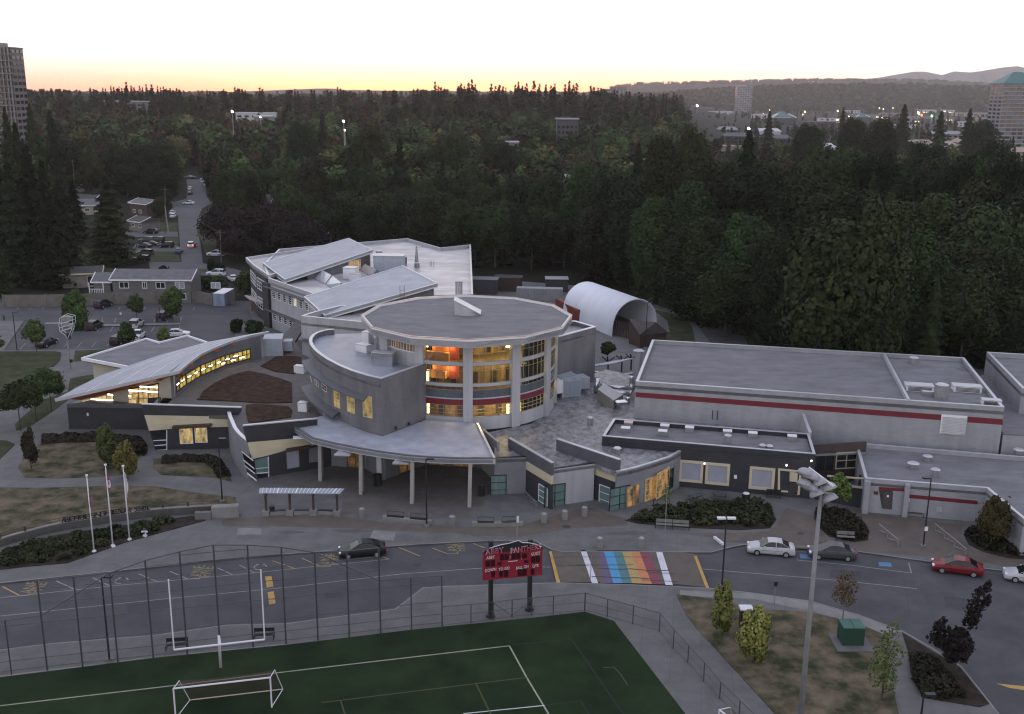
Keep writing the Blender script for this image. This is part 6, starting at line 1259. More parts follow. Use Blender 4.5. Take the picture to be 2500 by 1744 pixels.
# ---------------------------------------------------------------- hoop shelter, sheds and containers behind
H0=g(fO,1283,600,0); H1=g(fO,1640,545,0); e=(H1-H0).normalized(); Wd=(H1-H0).length; bk=g(fO,915,300,0); d=Vector((-e.y,e.x,0)); Lh=34
fab=mat('white_fabric',(.52,.54,.58),(.58,.60,.64),.5,rough=.5,stretch=(1,1,.3)); hs=T('hoop_shelter','large white fabric hoop shelter with open dark end behind the school','shelter',(H0.x,H0.y,0)); top=6.6
d=g(fO,1095,165,6.6)-g(fO,1500,307,6.6); Lh=d.length; d.normalize()
vs=[];n=18
for s in (0,Lh):
    for k in range(n+1):
        a=math.pi*k/n; x=-math.cos(a); z=abs(math.sin(a))**.72; p=H0+e*(Wd/2*(1+x))+d*s; vs.append((p.x,p.y,z*top+.0))
for s in (0.01,Lh-.01):
    for k in range(n+1):
        a=math.pi*k/n; x=-math.cos(a)*.965; z=abs(math.sin(a))**.72; p=H0+e*(Wd/2*(1+x))+d*s; vs.append((p.x,p.y,z*top*.965))
m_=n+1; fs=[(k,k+1,m_+k+1,m_+k)[::-1] for k in range(n)]+[(2*m_+k,2*m_+k+1,3*m_+k+1,3*m_+k) for k in range(n)]+[(k,k+1,2*m_+k+1,2*m_+k) for k in range(n)]
mb=MB(); mb.add(vs,fs); mb.build('fabric_cover',fab,hs,smooth=True); mb=MB(); mb.add(vs[3*m_:],[tuple(range(m_))]); mb.build('end_wall',mat('brown_end_sheet',(.06,.045,.035),rough=.9),hs)
mb=MB(); 
for k in range(n): a=Vector(vs[k])-d*.06; b=Vector(vs[k+1])-d*.06; mb.bar(a,b,.2,.2)
mb.build('end_arch',whitep,hs)
P=[g(fO,1510,580,2.6),g(fO,1735,560,2.6),g(fO,1640,480,4.6),g(fO,1430,455,4.6)]; t=T('lean_to_shed','brown pitched shed roof sheltering stored stock at the open end of the hoop shelter','shed',(P[0].x,P[0].y,0))
mb=MB(); mb.prism([(p.x,p.y) for p in P],[p.z-.12 for p in P],[p.z for p in P]); mb.build('roof',mat('brown_shingle',(.05,.042,.04),(.07,.06,.055),1,rough=.9),t); mb=MB(); mb.wall([(P[0].x+.1,P[0].y+.3),(P[1].x-.2,P[1].y+.3)],0,2.4,.15); mb.build('wall',dkbrown,t); mb=MB(); mb.wall([(P[3].x,P[3].y),(P[0].x+.1,P[0].y+.3)],0,[4.3,2.4],.15); mb.build('wall',dkbrown,t)
q0,q1=g(fO,1310,590,0),g(fO,1500,640,0); t=T('slat_fence','brown slatted yard fence below the open hoop shelter','fence',(q0.x,q0.y,0)); mb=MB()
for i in range(15): p=lerp(q0,q1,i/14); mb.box((p.x,p.y,1.5),(.16,.1,3.0 if i<9 else 1.6))
mb.build('slat',dkbrown,t); mb=MB(); mb.bar(V3(q0,2.6),V3(q1,1.5),.08,.1); mb.build('rail',dkbrown,t)
def container(f,x,y,L_,label,m,rz,d=(0,0),zb=0,W_=2.44,H_=2.6):
    b=g(f,x,y,zb); t=T('shipping_container',label,'container',(b.x,b.y,zb),rz); mb=MB(); mb.box((W_/2,L_/2,H_/2),(W_,L_,H_)); mb.build('box_body',m,t,rel=False)
    for s in (0,1): mb=MB(); mb.box((W_*(.26+.48*s),-.03,H_/2),(W_*.44,.05,H_*.9)); mb.build('door',m,t,rel=False); mb=MB(); mb.tube([(W_*(.4+.2*s),-.09,.2),(W_*(.4+.2*s),-.09,H_-.2)],.03,5); mb.build('lock_bar',galv,t,rel=False)
    mb=MB(); mb.box((W_/2,L_/2,H_+.03),(W_,L_,.06)); mb.build('roof_sheet',white if m is bluec else m,t,rel=False); return t
bluec=mat('pale_blue_container',(.19,.24,.33),(.24,.29,.38),.8,rough=.5,brick=(.3,40,.8,1,0,0,.04)); redc=mat('rust_red_container',(.13,.025,.014),(.18,.035,.02),.8,rough=.7,brick=(.3,40,.75,1,0,0,.04)); greyc=mat('pale_grey_container',(.2,.2,.21),(.25,.25,.26),.8,rough=.6,brick=(.3,40,.8,1,0,0,.04))
container(fA,1705,645,6.1,'pale blue shipping container by the long fence behind the car park',bluec,R(-4)); container(fO,1005,490,12,'rust red shipping container behind the rotunda roof, left of the hoop shelter',redc,R(18)); 
container(fO,525,305,2.4,'pale grey container behind the rotunda roof left of the hoop shelter',greyc,R(-5),W_=10)
unit(fO,205,262,0,(9,4,3.4),'dark grey portable cabin at the foot of the woods beside the bright roof',name='portable_cabin',cat='cabin',m=mat('dark_cabin',(.05,.05,.055),rough=.8),rz=R(-5),top=mat('cabin_roof',(.12,.12,.13),rough=.7)); unit(fO,455,240,0,(6,4,3.2),'dark gabled hut between the portable cabin and the pale grey container',name='garden_hut',cat='hut',m=dkbrown,rz=R(-5),top=mat('dark_roof',(.035,.03,.03),rough=.9)); unit(fO,848,245,0,(5,4,3.0),'small flat roofed kiosk just left of the white hoop shelter',name='kiosk',cat='hut',m=mat('dark_hut',(.03,.03,.032),rough=.8),rz=R(0),top=galv)
# curved rear cover
rc=T('walkway_cover','dark curved walkway cover on arched posts left of the gymnasium roof','shelter',(*g(fO,1250,890,0).xy,0))
P=[g(fO,1150,832,3.0),g(fO,1300,812,3.0),g(fO,1478,765,3.0),g(fO,1470,757,3.2),g(fO,1300,780,3.2),g(fO,1150,812,3.2)]; mb=MB(); mb.prism([(p.x,p.y) for p in P],2.9,3.05); mb.build('roof',rfmetal,rc)
for x,y in ((1255,895),(1365,885),(1440,870)): p=g(fO,x,y,0); mb=MB(); mb.tube([(p.x,p.y,0),(p.x,p.y,2.0),(p.x-.2,p.y,2.9)],.14,6); mb.tube([(p.x,p.y,2.0),(p.x-1.0,p.y,2.9)],.1,5); mb.tube([(p.x,p.y,2.0),(p.x+1.0,p.y,2.9)],.1,5); mb.build('post',blk,rc)
P=[g(fO,1150,875,.9),g(fO,1283,915,.9),g(fO,1460,888,.9)]; mb=MB(); mb.wall([(p.x,p.y) for p in P],0,.85,.3); t=T('yard_wall','low pale capped wall in front of the dark walkway cover','wall',(P[0].x,P[0].y,0)); mb.build('wall',fins,t); mb=MB(); mb.wall([(p.x,p.y) for p in P],.85,.95,.4); mb.build('cap',coping,t)
# ---------------------------------------------------------------- long fence wall behind the car park
sw=[g(fA,x,y,0) for x,y in ((32,652),(372,652),(905,632),(1240,625),(1570,620),(1700,640),(1880,630))]; swt=T('panel_fence','long weathered panel fence between the car park and the houses','fence',(sw[0].x,sw[0].y,0))
fm=mat('weathered_fence',(.10,.092,.082),(.145,.132,.118),.5,rough=.9,detail=9,brick=(.3,40,.85,1,0,0,.02))
n_=0
for a,b in zip(sw,sw[1:]):
    k=max(1,int((b-a).length/5.5))
    for i in range(k):
        p,q=lerp(a,b,i/k),lerp(a,b,(i+1)/k); mb=MB(); mb.wall([(p.x,p.y),(q.x,q.y)],0,2.5,.12); mb.build('panel',fm,swt); mb=MB(); mb.box((p.x,p.y,1.32),(.3,.3,2.64)); mb.build('post',fm,swt)
# ================================================================ CARS
paintc={}
def cpaint(n,c,c2=None): return mat('car_paint_'+n,c,rough=.35,spec=.35,coat=.15,metal=.1)
CP=dict(black=(.008,.009,.011),silver=(.36,.37,.38),grey=(.045,.045,.05),red=(.13,.006,.012),white=(.55,.56,.58),blue=(.03,.06,.12),dark=(.018,.02,.025),tan_=(.25,.22,.18))
carglass=mat('car_glass',(.008,.009,.011),rough=.12,spec=.35); rubber=mat('tyre_rubber',(.012,.012,.012),rough=.9); rimm=mat('alloy_rim',(.35,.35,.36),rough=.35,metal=.6)
headl=mat('headlight_lens',(.55,.56,.58),rough=.1); taill=mat('tail_lens',(.22,.01,.012),rough=.2); taillit=mat('tail_lens_lit',(.6,.03,.02),emit=(1,.12,.08),es=3)
def sect(prof,zb,taper=.86):
    """loft cross-sections: prof rows (x, halfwidth, ztop)"""
    vs=[];k=0
    for x,w_,zt in prof:
        row=[(-w_*.90,zb),(-w_,zb+.16),(-w_*1.0,lerp(zb,zt,.62)),(-w_*.95,zt-.07),(-w_*.80,zt),(0,zt+.025),(w_*.80,zt),(w_*.95,zt-.07),(w_,lerp(zb,zt,.62)),(w_,zb+.16),(w_*.90,zb)]
        vs+=[(x,y,z) for y,z in row]; k=len(row)
    n=len(prof); fs=[(i*k+j,(i+1)*k+j,(i+1)*k+(j+1)%k,i*k+(j+1)%k) for i in range(n-1) for j in range(k)]
    fs+=[tuple(range(k)),tuple(range(n*k-1,(n-1)*k-1,-1))]
    return vs,fs
PROTO={}
def car_proto(kind,colour,lit=False):
    key=(kind,colour,lit)
    t=T('parked_car','car','car')
    m=cpaint(colour,CP[colour])
    if kind=='sedan':
        prof=[(-2.28,.66,.62),(-2.24,.80,.86),(-2.05,.86,.97),(-1.5,.88,1.0),(-.6,.90,.98),(.5,.90,.97),(1.0,.88,.95),(1.5,.87,.88),(2.0,.82,.77),(2.2,.72,.66),(2.28,.6,.5)]
        cab=[(-1.75,.70,1.0),(-1.05,.60,1.36),(-.6,.58,1.43),(.0,.58,1.44),(.35,.60,1.38),(1.15,.74,.95)]
    elif kind=='suv':
        prof=[(-2.22,.72,.7),(-2.2,.84,1.05),(-1.9,.9,1.10),(-1,.92,1.12),(.4,.92,1.10),(.95,.90,1.07),(1.5,.89,1.02),(2.0,.85,.92),(2.2,.76,.75),(2.25,.64,.5)]
        cab=[(-2.16,.78,1.1),(-1.9,.68,1.62),(-1.0,.66,1.72),(.0,.66,1.72),(.3,.67,1.66),(1.05,.78,1.07)]
    else: # pickup / van
        prof=[(-2.6,.80,.7),(-2.58,.88,1.08),(-2.2,.9,1.1),(-.7,.92,1.1),(.4,.92,1.12),(1.1,.9,1.1),(1.8,.88,1.03),(2.3,.82,.9),(2.45,.7,.55)]
        cab=[(-.9,.80,1.1),(-.75,.70,1.74),(-.3,.68,1.78),(.3,.68,1.78),(.6,.69,1.7),(1.25,.80,1.1)]
    vs,fs=sect(prof,.22); mb=MB(); mb.add(vs,fs); mb.build('body',m,t,smooth=False,rel=False)
    # cabin: roof skin painted, glass all round
    n=len(cab); zb=[lerp(.95,1.0,.5) if kind=='sedan' else 1.08]*n; zbelt=zb[0]
    wb_=[.80 if kind=='sedan' else .84]*n
    def side(s,inset=0): 
        return [(x,s*(lerp(wb_[0],w_,max(0,min(1,(z-zbelt)/(.48 if kind=='sedan' else .62))))-inset),z) for x,w_,z in cab]
    L_,R_=side(-1),side(1); vs=L_+R_; k=n; fs=[(i,k+i,k+i+1,i+1) for i in range(1,n-2)]
    bl=[(x,y*1.0,z-.06) for x,y,z in L_]; br=[(x,y,z-.06) for x,y,z in R_]
    mb=MB(); mb.add(vs+bl+br,fs+[(i+1,2*k+i+1,2*k+i,i) for i in range(0,n-1)]+[(k+i,3*k+i,3*k+i+1,k+i+1) for i in range(0,n-1)])
    # pillars
    mid=(cab[1][0]+cab[-2][0])/2-.05
    for x in ([mid] if kind!='suv' else [mid,-1.15]):
        for s in (-1,1): mb.bar((x,s*(wb_[0]+.0),zbelt),(x,s*(cab[2][1]+.02),cab[2][2]-.05),.05,.09)
    mb.build('roof',m,t,rel=False)
    base=[(cab[0][0],-wb_[0]+.02,zbelt-.02),(cab[-1][0],-wb_[0]+.02,zbelt-.02)]
    g1=[(x,y*.985,z-.02) for x,y,z in L_]; g2=[(x,y*.985,z-.02) for x,y,z in R_]
    mb=MB(); vs=g1+g2+[(x,-wb_[0]+.03,zbelt-.05) for x,_,_ in cab]+[(x,wb_[0]-.03,zbelt-.05) for x,_,_ in cab]
    mb.add(vs,[(i,i+1,2*k+i+1,2*k+i) for i in range(n-1)]+[(k+i+1,k+i,3*k+i,3*k+i+1) for i in range(n-1)]+[(0,k,k+1,1),(n-2,k+n-2,k+n-1,n-1)]); mb.build('windows',carglass,t,rel=False)
    wx=(1.38,-1.38) if kind!='pickup' else (1.6,-1.65); wr=.31 if kind=='sedan' else .36
    for x in wx:
        for s in (-1,1):
            y=s*(.82 if kind=='sedan' else .86); mb=MB(); mb.tube([(x,y-.1,wr),(x,y+.1,wr)],wr,16); w_=mb.build('wheel',rubber,t,rel=False); mb=MB(); mb.tube([(x,y+s*.06,wr),(x,y+s*.115,wr)],wr*.62,10); mb.build('rim',rimm,w_,rel=False)
    fx=prof[-2][0]-.02; 
    for s in (-1,1):
        mb=MB(); mb.box((fx-.04,s*.58,.66 if kind=='sedan' else .8),(.22,.34,.15)); mb.build('headlight',headl,t,rel=False)
        mb=MB(); mb.box((prof[1][0]+.0,s*.64,.80 if kind=='sedan' else .9),(.10,.26,.17 if kind=='sedan' else .34)); mb.build('tail_light',taillit if lit else taill,t,rel=False)
        mb=MB(); mb.box((.72 if kind=='sedan' else .8,s*(wb_[0]+.16),zbelt+.06),(.16,.16,.12)); mb.build('mirror',m,t,rel=False)
    mb=MB(); mb.box((fx+.02,0,.42),(.1,1.1,.16)); mb.build('grille',blk,t,rel=False)
    if kind!='pickup':
        mb=MB()
        for s in (-1,1): mb.box((0,s*(.905 if kind=='sedan' else .925),.62),(2.0,.012,.012)); mb.box((mid,s*(.905 if kind=='sedan' else .925),.66),(.012,.012,.6))
        mb.build('door_seam',blk,t,rel=False)
    return t
def car(kind,colour,label,pos,rz,group=None,name='parked_car',lit=False,z=0):
    key=(kind,colour,lit)
    if key not in PROTO:
        o=car_proto(*key); PROTO[key]=o; o.location=(pos[0],pos[1],z); o.rotation_euler=(0,0,rz)
    else: o=dup(PROTO[key],(pos[0],pos[1],z),rz)
    o['label']=label; o['category']='car'
    if group: o['group']=group
    elif 'group' in o.keys(): del o['group']
    return o
def car2(kind,colour,label,f,fr,re,group=None,lit=False,dup_=None):
    """from the ground contact points of the two near wheels (front, rear)"""
    a,b=g(f,*fr,0),g(f,*re,0); e=(a-b).normalized(); n=Vector((-e.y,e.x,0)); 
    if n.y<0: n=-n
    c=(a+b)/2+n*.84; return car(kind,colour,label,c,math.atan2(e.y,e.x),group,lit=lit)
GK='cars parked along the school kerb'
car2('sedan','black','black sedan parked at the school kerb, alone behind the backstop fence',fE,(963,1328),(1166,1312))
car2('sedan','silver','silver sedan parked nearest the rainbow crossing, right of the black lamp',fG,(798,1320),(955,1332),GK); car2('sedan','grey','dark grey sedan parked directly behind the silver one at the kerb',fG,(1145,1344),(1297,1354),GK)
car2('sedan','red','dark red sedan parked at the kerb near the long bike rack',fG,(1833,1420),(2000,1443),GK); car2('sedan','silver','silver car cut off by the right edge of the photo',fG,(2253,1474),(2405,1494),GK)
GL='cars in the car park'
for k,c,l,x,y,a in (('suv','dark','dark suv parked alone against the long fence, back row of the car park',803,668,75),('suv','dark','black car with pale roof parked beside the big bushy island tree',728,842,86),('suv','silver','silver suv parked on the island behind the small dark tree',1068,828,92),('suv','dark','dark suv behind the bushy tree next to the car park lamp',1292,762,85),('sedan','black','black car behind the young tree, front row of the car park at left',343,978,80),('suv','black','black suv at the front row beside the small dark tree',935,962,80),('pickup','white','white pickup behind the small dark tree in the car park',1075,925,95),('sedan','white','white car barely showing above the flat library roof',1392,905,10)):
    p=g(fA,x,y,0); car(k,c,l,(p.x,p.y+1.6),R(a),GL)
GS='cars on and beside the street'
for k,c,l,x,y,a,lt in (('suv','white','white suv driving away down the street with glowing red tail lights',1521,735,100,True),('sedan','blue','dark blue car near the bottom of the street, left side',1420,782,100,False),('suv','white','white suv parked sideways beside the wooden utility pole',1712,808,175,False),('suv','white','white car in the yard beside the dark cone shrub',1716,966,175,False),('sedan','white','white car parked beyond the bushes near the blue container',1850,1005,120,False),
  ('suv','black','black suv with bright roof edge, rightmost on the first driveway',1318,738,175,False),('suv','dark','dark van at the back of the first driveway, upper right',1245,697,178,False),('suv','grey','grey van at the back of the first driveway, upper left',1165,697,178,False),('sedan','black','black low car between the vans on the first driveway',1195,726,172,False),('sedan','dark','dark car nearest the cedar on the first driveway',1140,740,170,False),
  ('suv','grey','grey camper end showing beside the wide cedar',1150,800,170,False),('suv','black','dark car at the lowest edge of the wide cedar',1118,850,175,False),('suv','black','large dark van on the upper driveway behind the cedar',1195,628,175,False),
  ('sedan','white','upper of two white cars at the left kerb before the junction',1370,472,98,False),('sedan','white','lower of two white cars at the left kerb before the junction',1376,497,98,False),('suv','white','white car half hidden by the dark maples at the right kerb',1600,552,100,False),('sedan','white','white sedan crossing the junction sideways',1500,392,172,False),
  ('sedan','white','white car in the left lane beyond the junction, upper one',1513,275,100,False),('sedan','dark','grey car in the left lane beyond the junction, lower one',1512,313,100,False),('suv','white','white van at the right kerb far up the street',1608,215,100,False),('sedan','silver','silver car at the right kerb far up the street',1636,246,100,False),('sedan','silver','silver car at the far end of the street, left',1500,180,170,False),('sedan','dark','dark car at the far end of the street, right',1540,190,170,False)):
    p=g(fQ,x,y,0); car(k,c,l,(p.x,p.y+1.0),R(a),GS,lit=lt)
# ================================================================ HOUSES BY THE CAR PARK AND STREET
shingle=mat('grey_shingle',(.085,.085,.09),(.12,.12,.125),.8,rough=.9); shingd=mat('dark_shingle',(.04,.038,.038),(.06,.056,.055),.8,rough=.9)
siding=mat('grey_siding',(.10,.095,.095),(.125,.12,.12),.5,rough=.8,brick=(30,.2,.85,1,0,0,.02)); sidingl=mat('pale_siding',(.22,.2,.17),(.27,.25,.21),.5,rough=.8); stucco=mat('dusk_stucco',(.14,.125,.11),(.18,.165,.15),.6,rough=.85)
def house(label,f,xl,xr,ye,ze,dep,zr,wallm,roofm,wins=(),hip=False,trimm=white,cat='house',name='house',wy=None,ang=None,zc=0):
    """xl,xr,ye: picture position of the front eave (left, right, row or (rowL,rowR)), ze eave height"""
    yl,yr=ye if isinstance(ye,tuple) else (ye,ye)
    a,b=g(f,xl,yl,ze),g(f,xr,yr,ze); e=(b-a).normalized(); n=Vector((-e.y,e.x,0)); W_=(b-a).length
    t=T(name,label,cat,(a.x,a.y,zc)); o=.5
    q=[a+e*o+n*o,b-e*o+n*o,b-e*o+n*(dep-o),a+e*o+n*(dep-o)]; mb=MB(); mb.prism([(p.x,p.y) for p in q],zc-.2,ze-.05); w_=mb.build('wall',wallm,t)
    c,d=b+n*dep,a+n*dep; m1=(a+d)/2; m2=(b+c)/2; ins=dep*.45 if hip else 0; r1=V3(m1+e*ins,zr); r2=V3(m2-e*ins,zr); z_=Vector((0,0,-.12))
    mb=MB(); vs=[a,b,c,d,r1,r2]; vs+=[v+z_ for v in vs]; fs=[(0,1,5,4),(2,3,4,5),(3,0,4) ,(1,2,5),(0,3,2,1)]
    mb.add([tuple(v) for v in vs],fs); rf=mb.build('roof',roofm,t)
    mb=MB(); mb.bar(a+Vector((0,0,-.08)),b+Vector((0,0,-.08)),.12,.28); 
    if not hip:
        for p,r in ((a,r1),(b,r2)): mb.bar(p,r,.14,.22)
    mb.build('fascia',trimm,rf)
    A_,B_=(q[0].x,q[0].y),(q[1].x,q[1].y)
    for wdef in wins:
        t0,t1,z0,z1=wdef[:4]; gl=wdef[4] if len(wdef)>4 else glass; wi=window(t,f,None,A_,B_,2,1,trimm,gl,.12,.06,tz=(t0,t1,z0,z1))
    return t
hA=house('long two storey grey siding house directly behind the car park fence',fA,868,1530,(436,440),5.0,9,6.6,siding,shingle,[(1.4+0,3.4,3.1,4.5),(6.2,7.2,3.1,4.5),(9,11,3.1,4.5),(13,15,3.1,4.5,glassb),(20.5,22.5,3.2,4.5,glassb),(1.6,4.0,.8,2.1),(6.3,7.4,.8,2.1),(9.1,11.1,.8,2.1),(13,15.2,.8,2.1),(20.7,22.7,.8,2.1,glassb)])
h2=house('small porch wing attached left of the long grey siding house',fA,722,890,455,4.4,7,5.9,siding,shingle,[]); p=rootloc(h2)
mb=MB()
for i in range(9): a=g(fA,762+i*14,487,3.0); mb.box((a.x,p.y-.4,2.4),(.07,.07,1.2))
mb.bar((g(fA,760,487,3).x,p.y-.4,3.0),(g(fA,880,487,3).x,p.y-.4,3.0),.1,.1); mb.build('railing',white,h2)
for x in (762,875): a=g(fA,x,487,3.0); mb=MB(); mb.box((a.x,p.y-.3,2.2),(.14,.14,4.4)); mb.build('porch_post',white,h2)
house('flat low brown house with dark carport, partly hidden by the left conifers',fA,470,820,(395,382),3.2,8,4.3,stucco,shingd,[(5.2,10.5,.2,2.6)],trimm=tan)
HH=[(fQ,625,800,(400,395),3.4,8,5.4,sidingl,shingle,'pale house behind the wide cedar with a light garage face'),(fQ,1020,1165,(375,392),4.6,9,6.0,mat('brick_red_wall',(.055,.036,.032),rough=.9),shingle,'brown brick house with white trimmed roof left of the street junction'),(fQ,1010,1120,(520,535),3.0,8,4.4,stucco,shingd,'low house roof between the cedar and the round bush'),
 (fQ,560,760,(345,350),3.2,7,4.6,sidingl,shingd,'small pale shed roof beside the left utility pole'),(fQ,565,650,230,3.4,7,4.4,sidingl,shingd,'tiny pale roof behind the left utility pole, further back'),(fQ,1090,1220,(175,170),3.4,8,4.8,stucco,shingd,'house roof in trees left of the far street'),
 (fQ,1930,2160,(375,380),4.8,9,7.4,stucco,shingd,'dark roofed house with two white dormers right of the junction'),(fQ,2140,2260,(350,355),4.4,8,5.8,sidingl,shingle,'pale flat roof behind the dormer house'),(fB,705,880,(92,100),4.2,7,5.8,stucco,shingd,'small dark roofed house in trees behind the rear classroom block'),
 (fN,880,1010,(788,788),4,12,6.2,sidingl,mat('cream_roof',(.28,.25,.21),(.33,.3,.25),.6,rough=.8),'cream roofed house breaking through the woods behind the gymnasium'),(fN,885,1010,(672,690),5,12,6.6,sidingl,mat('cream_roof2',(.24,.22,.2),rough=.8),'pale house left of the big autumn cottonwood, behind the woods'),(fN,995,1060,(650,655),5,10,6.8,sidingl,shingle,'pale house right behind the cream roofed pair in the woods')]
for f,xl,xr,ye,ze,dp,zr,wm_,rm_,lab in HH: 
    hh=house(lab,f,xl,xr,ye,ze,dp,zr,wm_,rm_,[(1.5,3,1.2,2.4),(5,6.5,1.2,2.4)] if xr-xl>100 else [])
    if 'dormer' in lab:
        for x in (1965,2095): a=g(fQ,x,355,6.2); mb=MB(); mb.prism([(a.x-1.1,a.y-1),(a.x+1.1,a.y-1),(a.x+1.1,a.y+2),(a.x-1.1,a.y+2)],5.2,6.6); d_=mb.build('dormer',white,hh); mb=MB(); mb.add([(a.x-1.5,a.y-1.2,6.5),(a.x+1.5,a.y-1.2,6.5),(a.x,a.y-1.2,7.7),(a.x-1.5,a.y+2,6.5),(a.x+1.5,a.y+2,6.5),(a.x,a.y+2,7.7)],[(0,1,2),(5,4,3),(0,2,5,3),(1,4,5,2)]); mb.build('dormer_roof',shingle,d_)
# utility poles
poleb=mat('weathered_pole',(.09,.07,.055),(.13,.105,.085),1.5,rough=.9); polw=mat('pale_bark_pole',(.26,.23,.19),rough=.9)
def upole(f,bx,by,tx,ty,label,m=poleb,arms=1,r_=.16):
    b=g(f,bx,by,0); tp=gy(f,tx,ty,b.y); t=T('utility_pole',label,'utility pole',(b.x,b.y,0),0,'wooden utility poles by the street'); mb=MB(); mb.tube([b,tp],r_,7,r_*.7); mb.build('pole',m,t)
    for k in range(arms): mb=MB(); z=tp.z-.8-k*1.3; mb.bar((tp.x-1.2,tp.y,z),(tp.x+1.2,tp.y,z),.12,.12); mb.build('crossarm',m,t)
    return tp
w1=upole(fQ,1320,625,1317,250,'tall utility pole at the left verge of the street, brown one'); w2=upole(fQ,1350,640,1316,400,'leaning pale utility pole crossing the tall brown one',polw,0,.2); w3=upole(fQ,1768,862,1755,588,'wooden utility pole beside the dark maples and parked white suv')
upole(fQ,603,352,578,30,'tall utility pole among the left trees'); upole(fQ,1868,345,1862,198,'utility pole left of the dormer house',arms=1); upole(fQ,1640,245,1640,120,'utility pole at the right kerb far up the street'); upole(fQ,1098,160,1095,55,'distant thin utility pole left of the street'); upole(fA,1352,470,1347,325,'short dark pole behind the grey siding house',blk,0)
def wire(a,b,lab,sag=1.5):
    mb=MB(); P=[lerp(a,b,i/10)-Vector((0,0,sag*4*(i/10)*(1-i/10))) for i in range(11)]; mb.tube(P,.025,4); tag(mb.build('overhead_wire',blk),lab,'wire')
wire(w1+Vector((0,0,-.8)),w3+Vector((0,0,-.8)),'overhead wire spanning the street between the two tallest poles'); wire(w3+Vector((1,0,-.8)),Vector((-30,330,11)),'overhead wire running from the right pole into the dark maples')
# ================================================================ TREES
rnd=random.Random(11); nr=np.random.RandomState(5)
def leafmat(name,c,c2,tint=1): return mat(name,c,c2,.35,rough=.9,spec=.12,tint=tint,detail=6)
LG=leafmat('leaf_green',(.009,.017,.006),(.027,.041,.014),.8); LD=leafmat('leaf_dark',(.005,.010,.004),(.014,.023,.009),.7); LB=leafmat('leaf_bronze',(.012,.015,.006),(.026,.029,.011),.7); LY=leafmat('leaf_yellow_green',(.065,.075,.018),(.17,.165,.05),.4); LP=leafmat('leaf_purple',(.009,.008,.008),(.019,.014,.014),.5)
LO=leafmat('leaf_orange',(.05,.036,.02),(.10,.065,.035),.4); LM=leafmat('leaf_mid_green',(.028,.050,.016),(.055,.082,.027),.7); LS=leafmat('leaf_soft_green',(.06,.09,.03),(.10,.13,.045),.5); bark=mat('bark',(.04,.033,.027),(.065,.055,.045),2,rough=.95); barkl=mat('pale_bark',(.15,.135,.12),rough=.9)
def quads(C,N,S,asp=1.0,T_=None):
    """C centres, N normals, S sizes -> vertex array for leaf-clump quads (slightly bent)"""
    n=len(C); N=N/np.linalg.norm(N,axis=1,keepdims=True); r=nr.normal(size=(n,3)) if T_ is None else T_
    U=np.cross(N,r); U/=np.linalg.norm(U,axis=1,keepdims=True)+1e-9; V=np.cross(N,U); s=S[:,None]
    a=C-U*s*asp-V*s; b=C+U*s*asp-V*s*nr.uniform(.4,1,(n,1)); c=C+U*s*asp*nr.uniform(.5,1,(n,1))+V*s; d=C-U*s*asp*nr.uniform(.3,1,(n,1))+V*s*nr.uniform(.5,1,(n,1))
    c=c+N*s*nr.uniform(-.5,.5,(n,1))
    return np.stack([a,b,c,d],1).reshape(-1,3)
def crown_pts(kind,h,w_,n,base=.15,seed=0):
    """centres and normals of the leaf clumps for a crown; trunk base at origin"""
    rs=np.random.RandomState(seed)
    if kind=='conifer':
        t=rs.beta(1.05,1.5,n); z=h*(base+(1-base)*t); lay=np.sin(z/h*75+rs.uniform(0,6)+rs.normal(size=n)*.3)
        ang=rs.uniform(0,2*np.pi,n); lob=1+.22*np.sin(ang*5+z*.9)+.13*np.sin(ang*9-z*1.7)
        rad=w_/2*(1-t)**.8*lob*(.72+.28*lay)*np.sqrt(rs.uniform(.25,1,n))+.006*h
        C=np.stack([rad*np.cos(ang),rad*np.sin(ang),z-rad*.25],1); N=np.stack([np.cos(ang)*.6,np.sin(ang)*.6,np.ones(n)*1.0],1)+rs.normal(size=(n,3))*.35; return C,N
    k={'round':15,'column':16,'spread':18,'tall':22,'sparse':9,'oval':12}[kind]; cs=[]
    for i in range(k):
        u=(i+.5)/k; a=rs.uniform(0,6.28)
        if kind in('round','spread'):
            ph=np.arccos(1-1.75*u); rr=.62*rs.uniform(.6,1); cs.append((math.sin(ph)*math.cos(a+i*2.4)*rr,math.sin(ph)*math.sin(a+i*2.4)*rr,math.cos(ph)*.62,rs.uniform(.34,.5)))
        elif kind in ('oval',): 
            zz=-.8+1.6*u; e=math.sqrt(max(0,1-zz*zz))*.55+.05; cs.append((math.cos(i*2.4)*e*rs.uniform(.4,1),math.sin(i*2.4)*e*rs.uniform(.4,1),zz*.8,rs.uniform(.32,.46)*(1.15-.5*u)))
        else:
            zz=-.9+1.8*u; e=(1-abs(zz)**2.2)*.5+.12; cs.append((math.cos(i*2.4)*e*rs.uniform(.5,1.1),math.sin(i*2.4)*e*rs.uniform(.5,1.1),zz*.85,rs.uniform(.30,.46)*(1.1-.35*u)))
    cs=np.array(cs); p=cs[:,3]**2; idx=rs.choice(k,n,p=p/p.sum()); D=rs.normal(size=(n,3)); D[:,2]+=.25; D/=np.linalg.norm(D,axis=1,keepdims=True)
    bump=1+.18*np.sin(D[:,0]*9+idx)*np.cos(D[:,1]*8+D[:,2]*7)
    r=cs[idx,3]*(rs.uniform(.5,1.0,n)**.5)*bump*(1+np.maximum(0,rs.normal(size=n))**2*.09); C=cs[idx,:3]+D*r[:,None]; zc=h*(base+(1-base)/2); hz=h*(1-base)/2
    C=C*np.array([w_/2,w_/2,hz])+np.array([0,0,zc]); C[:,2]=np.minimum(C[:,2],h*1.02); return C,D+rs.normal(size=(n,3))*.45
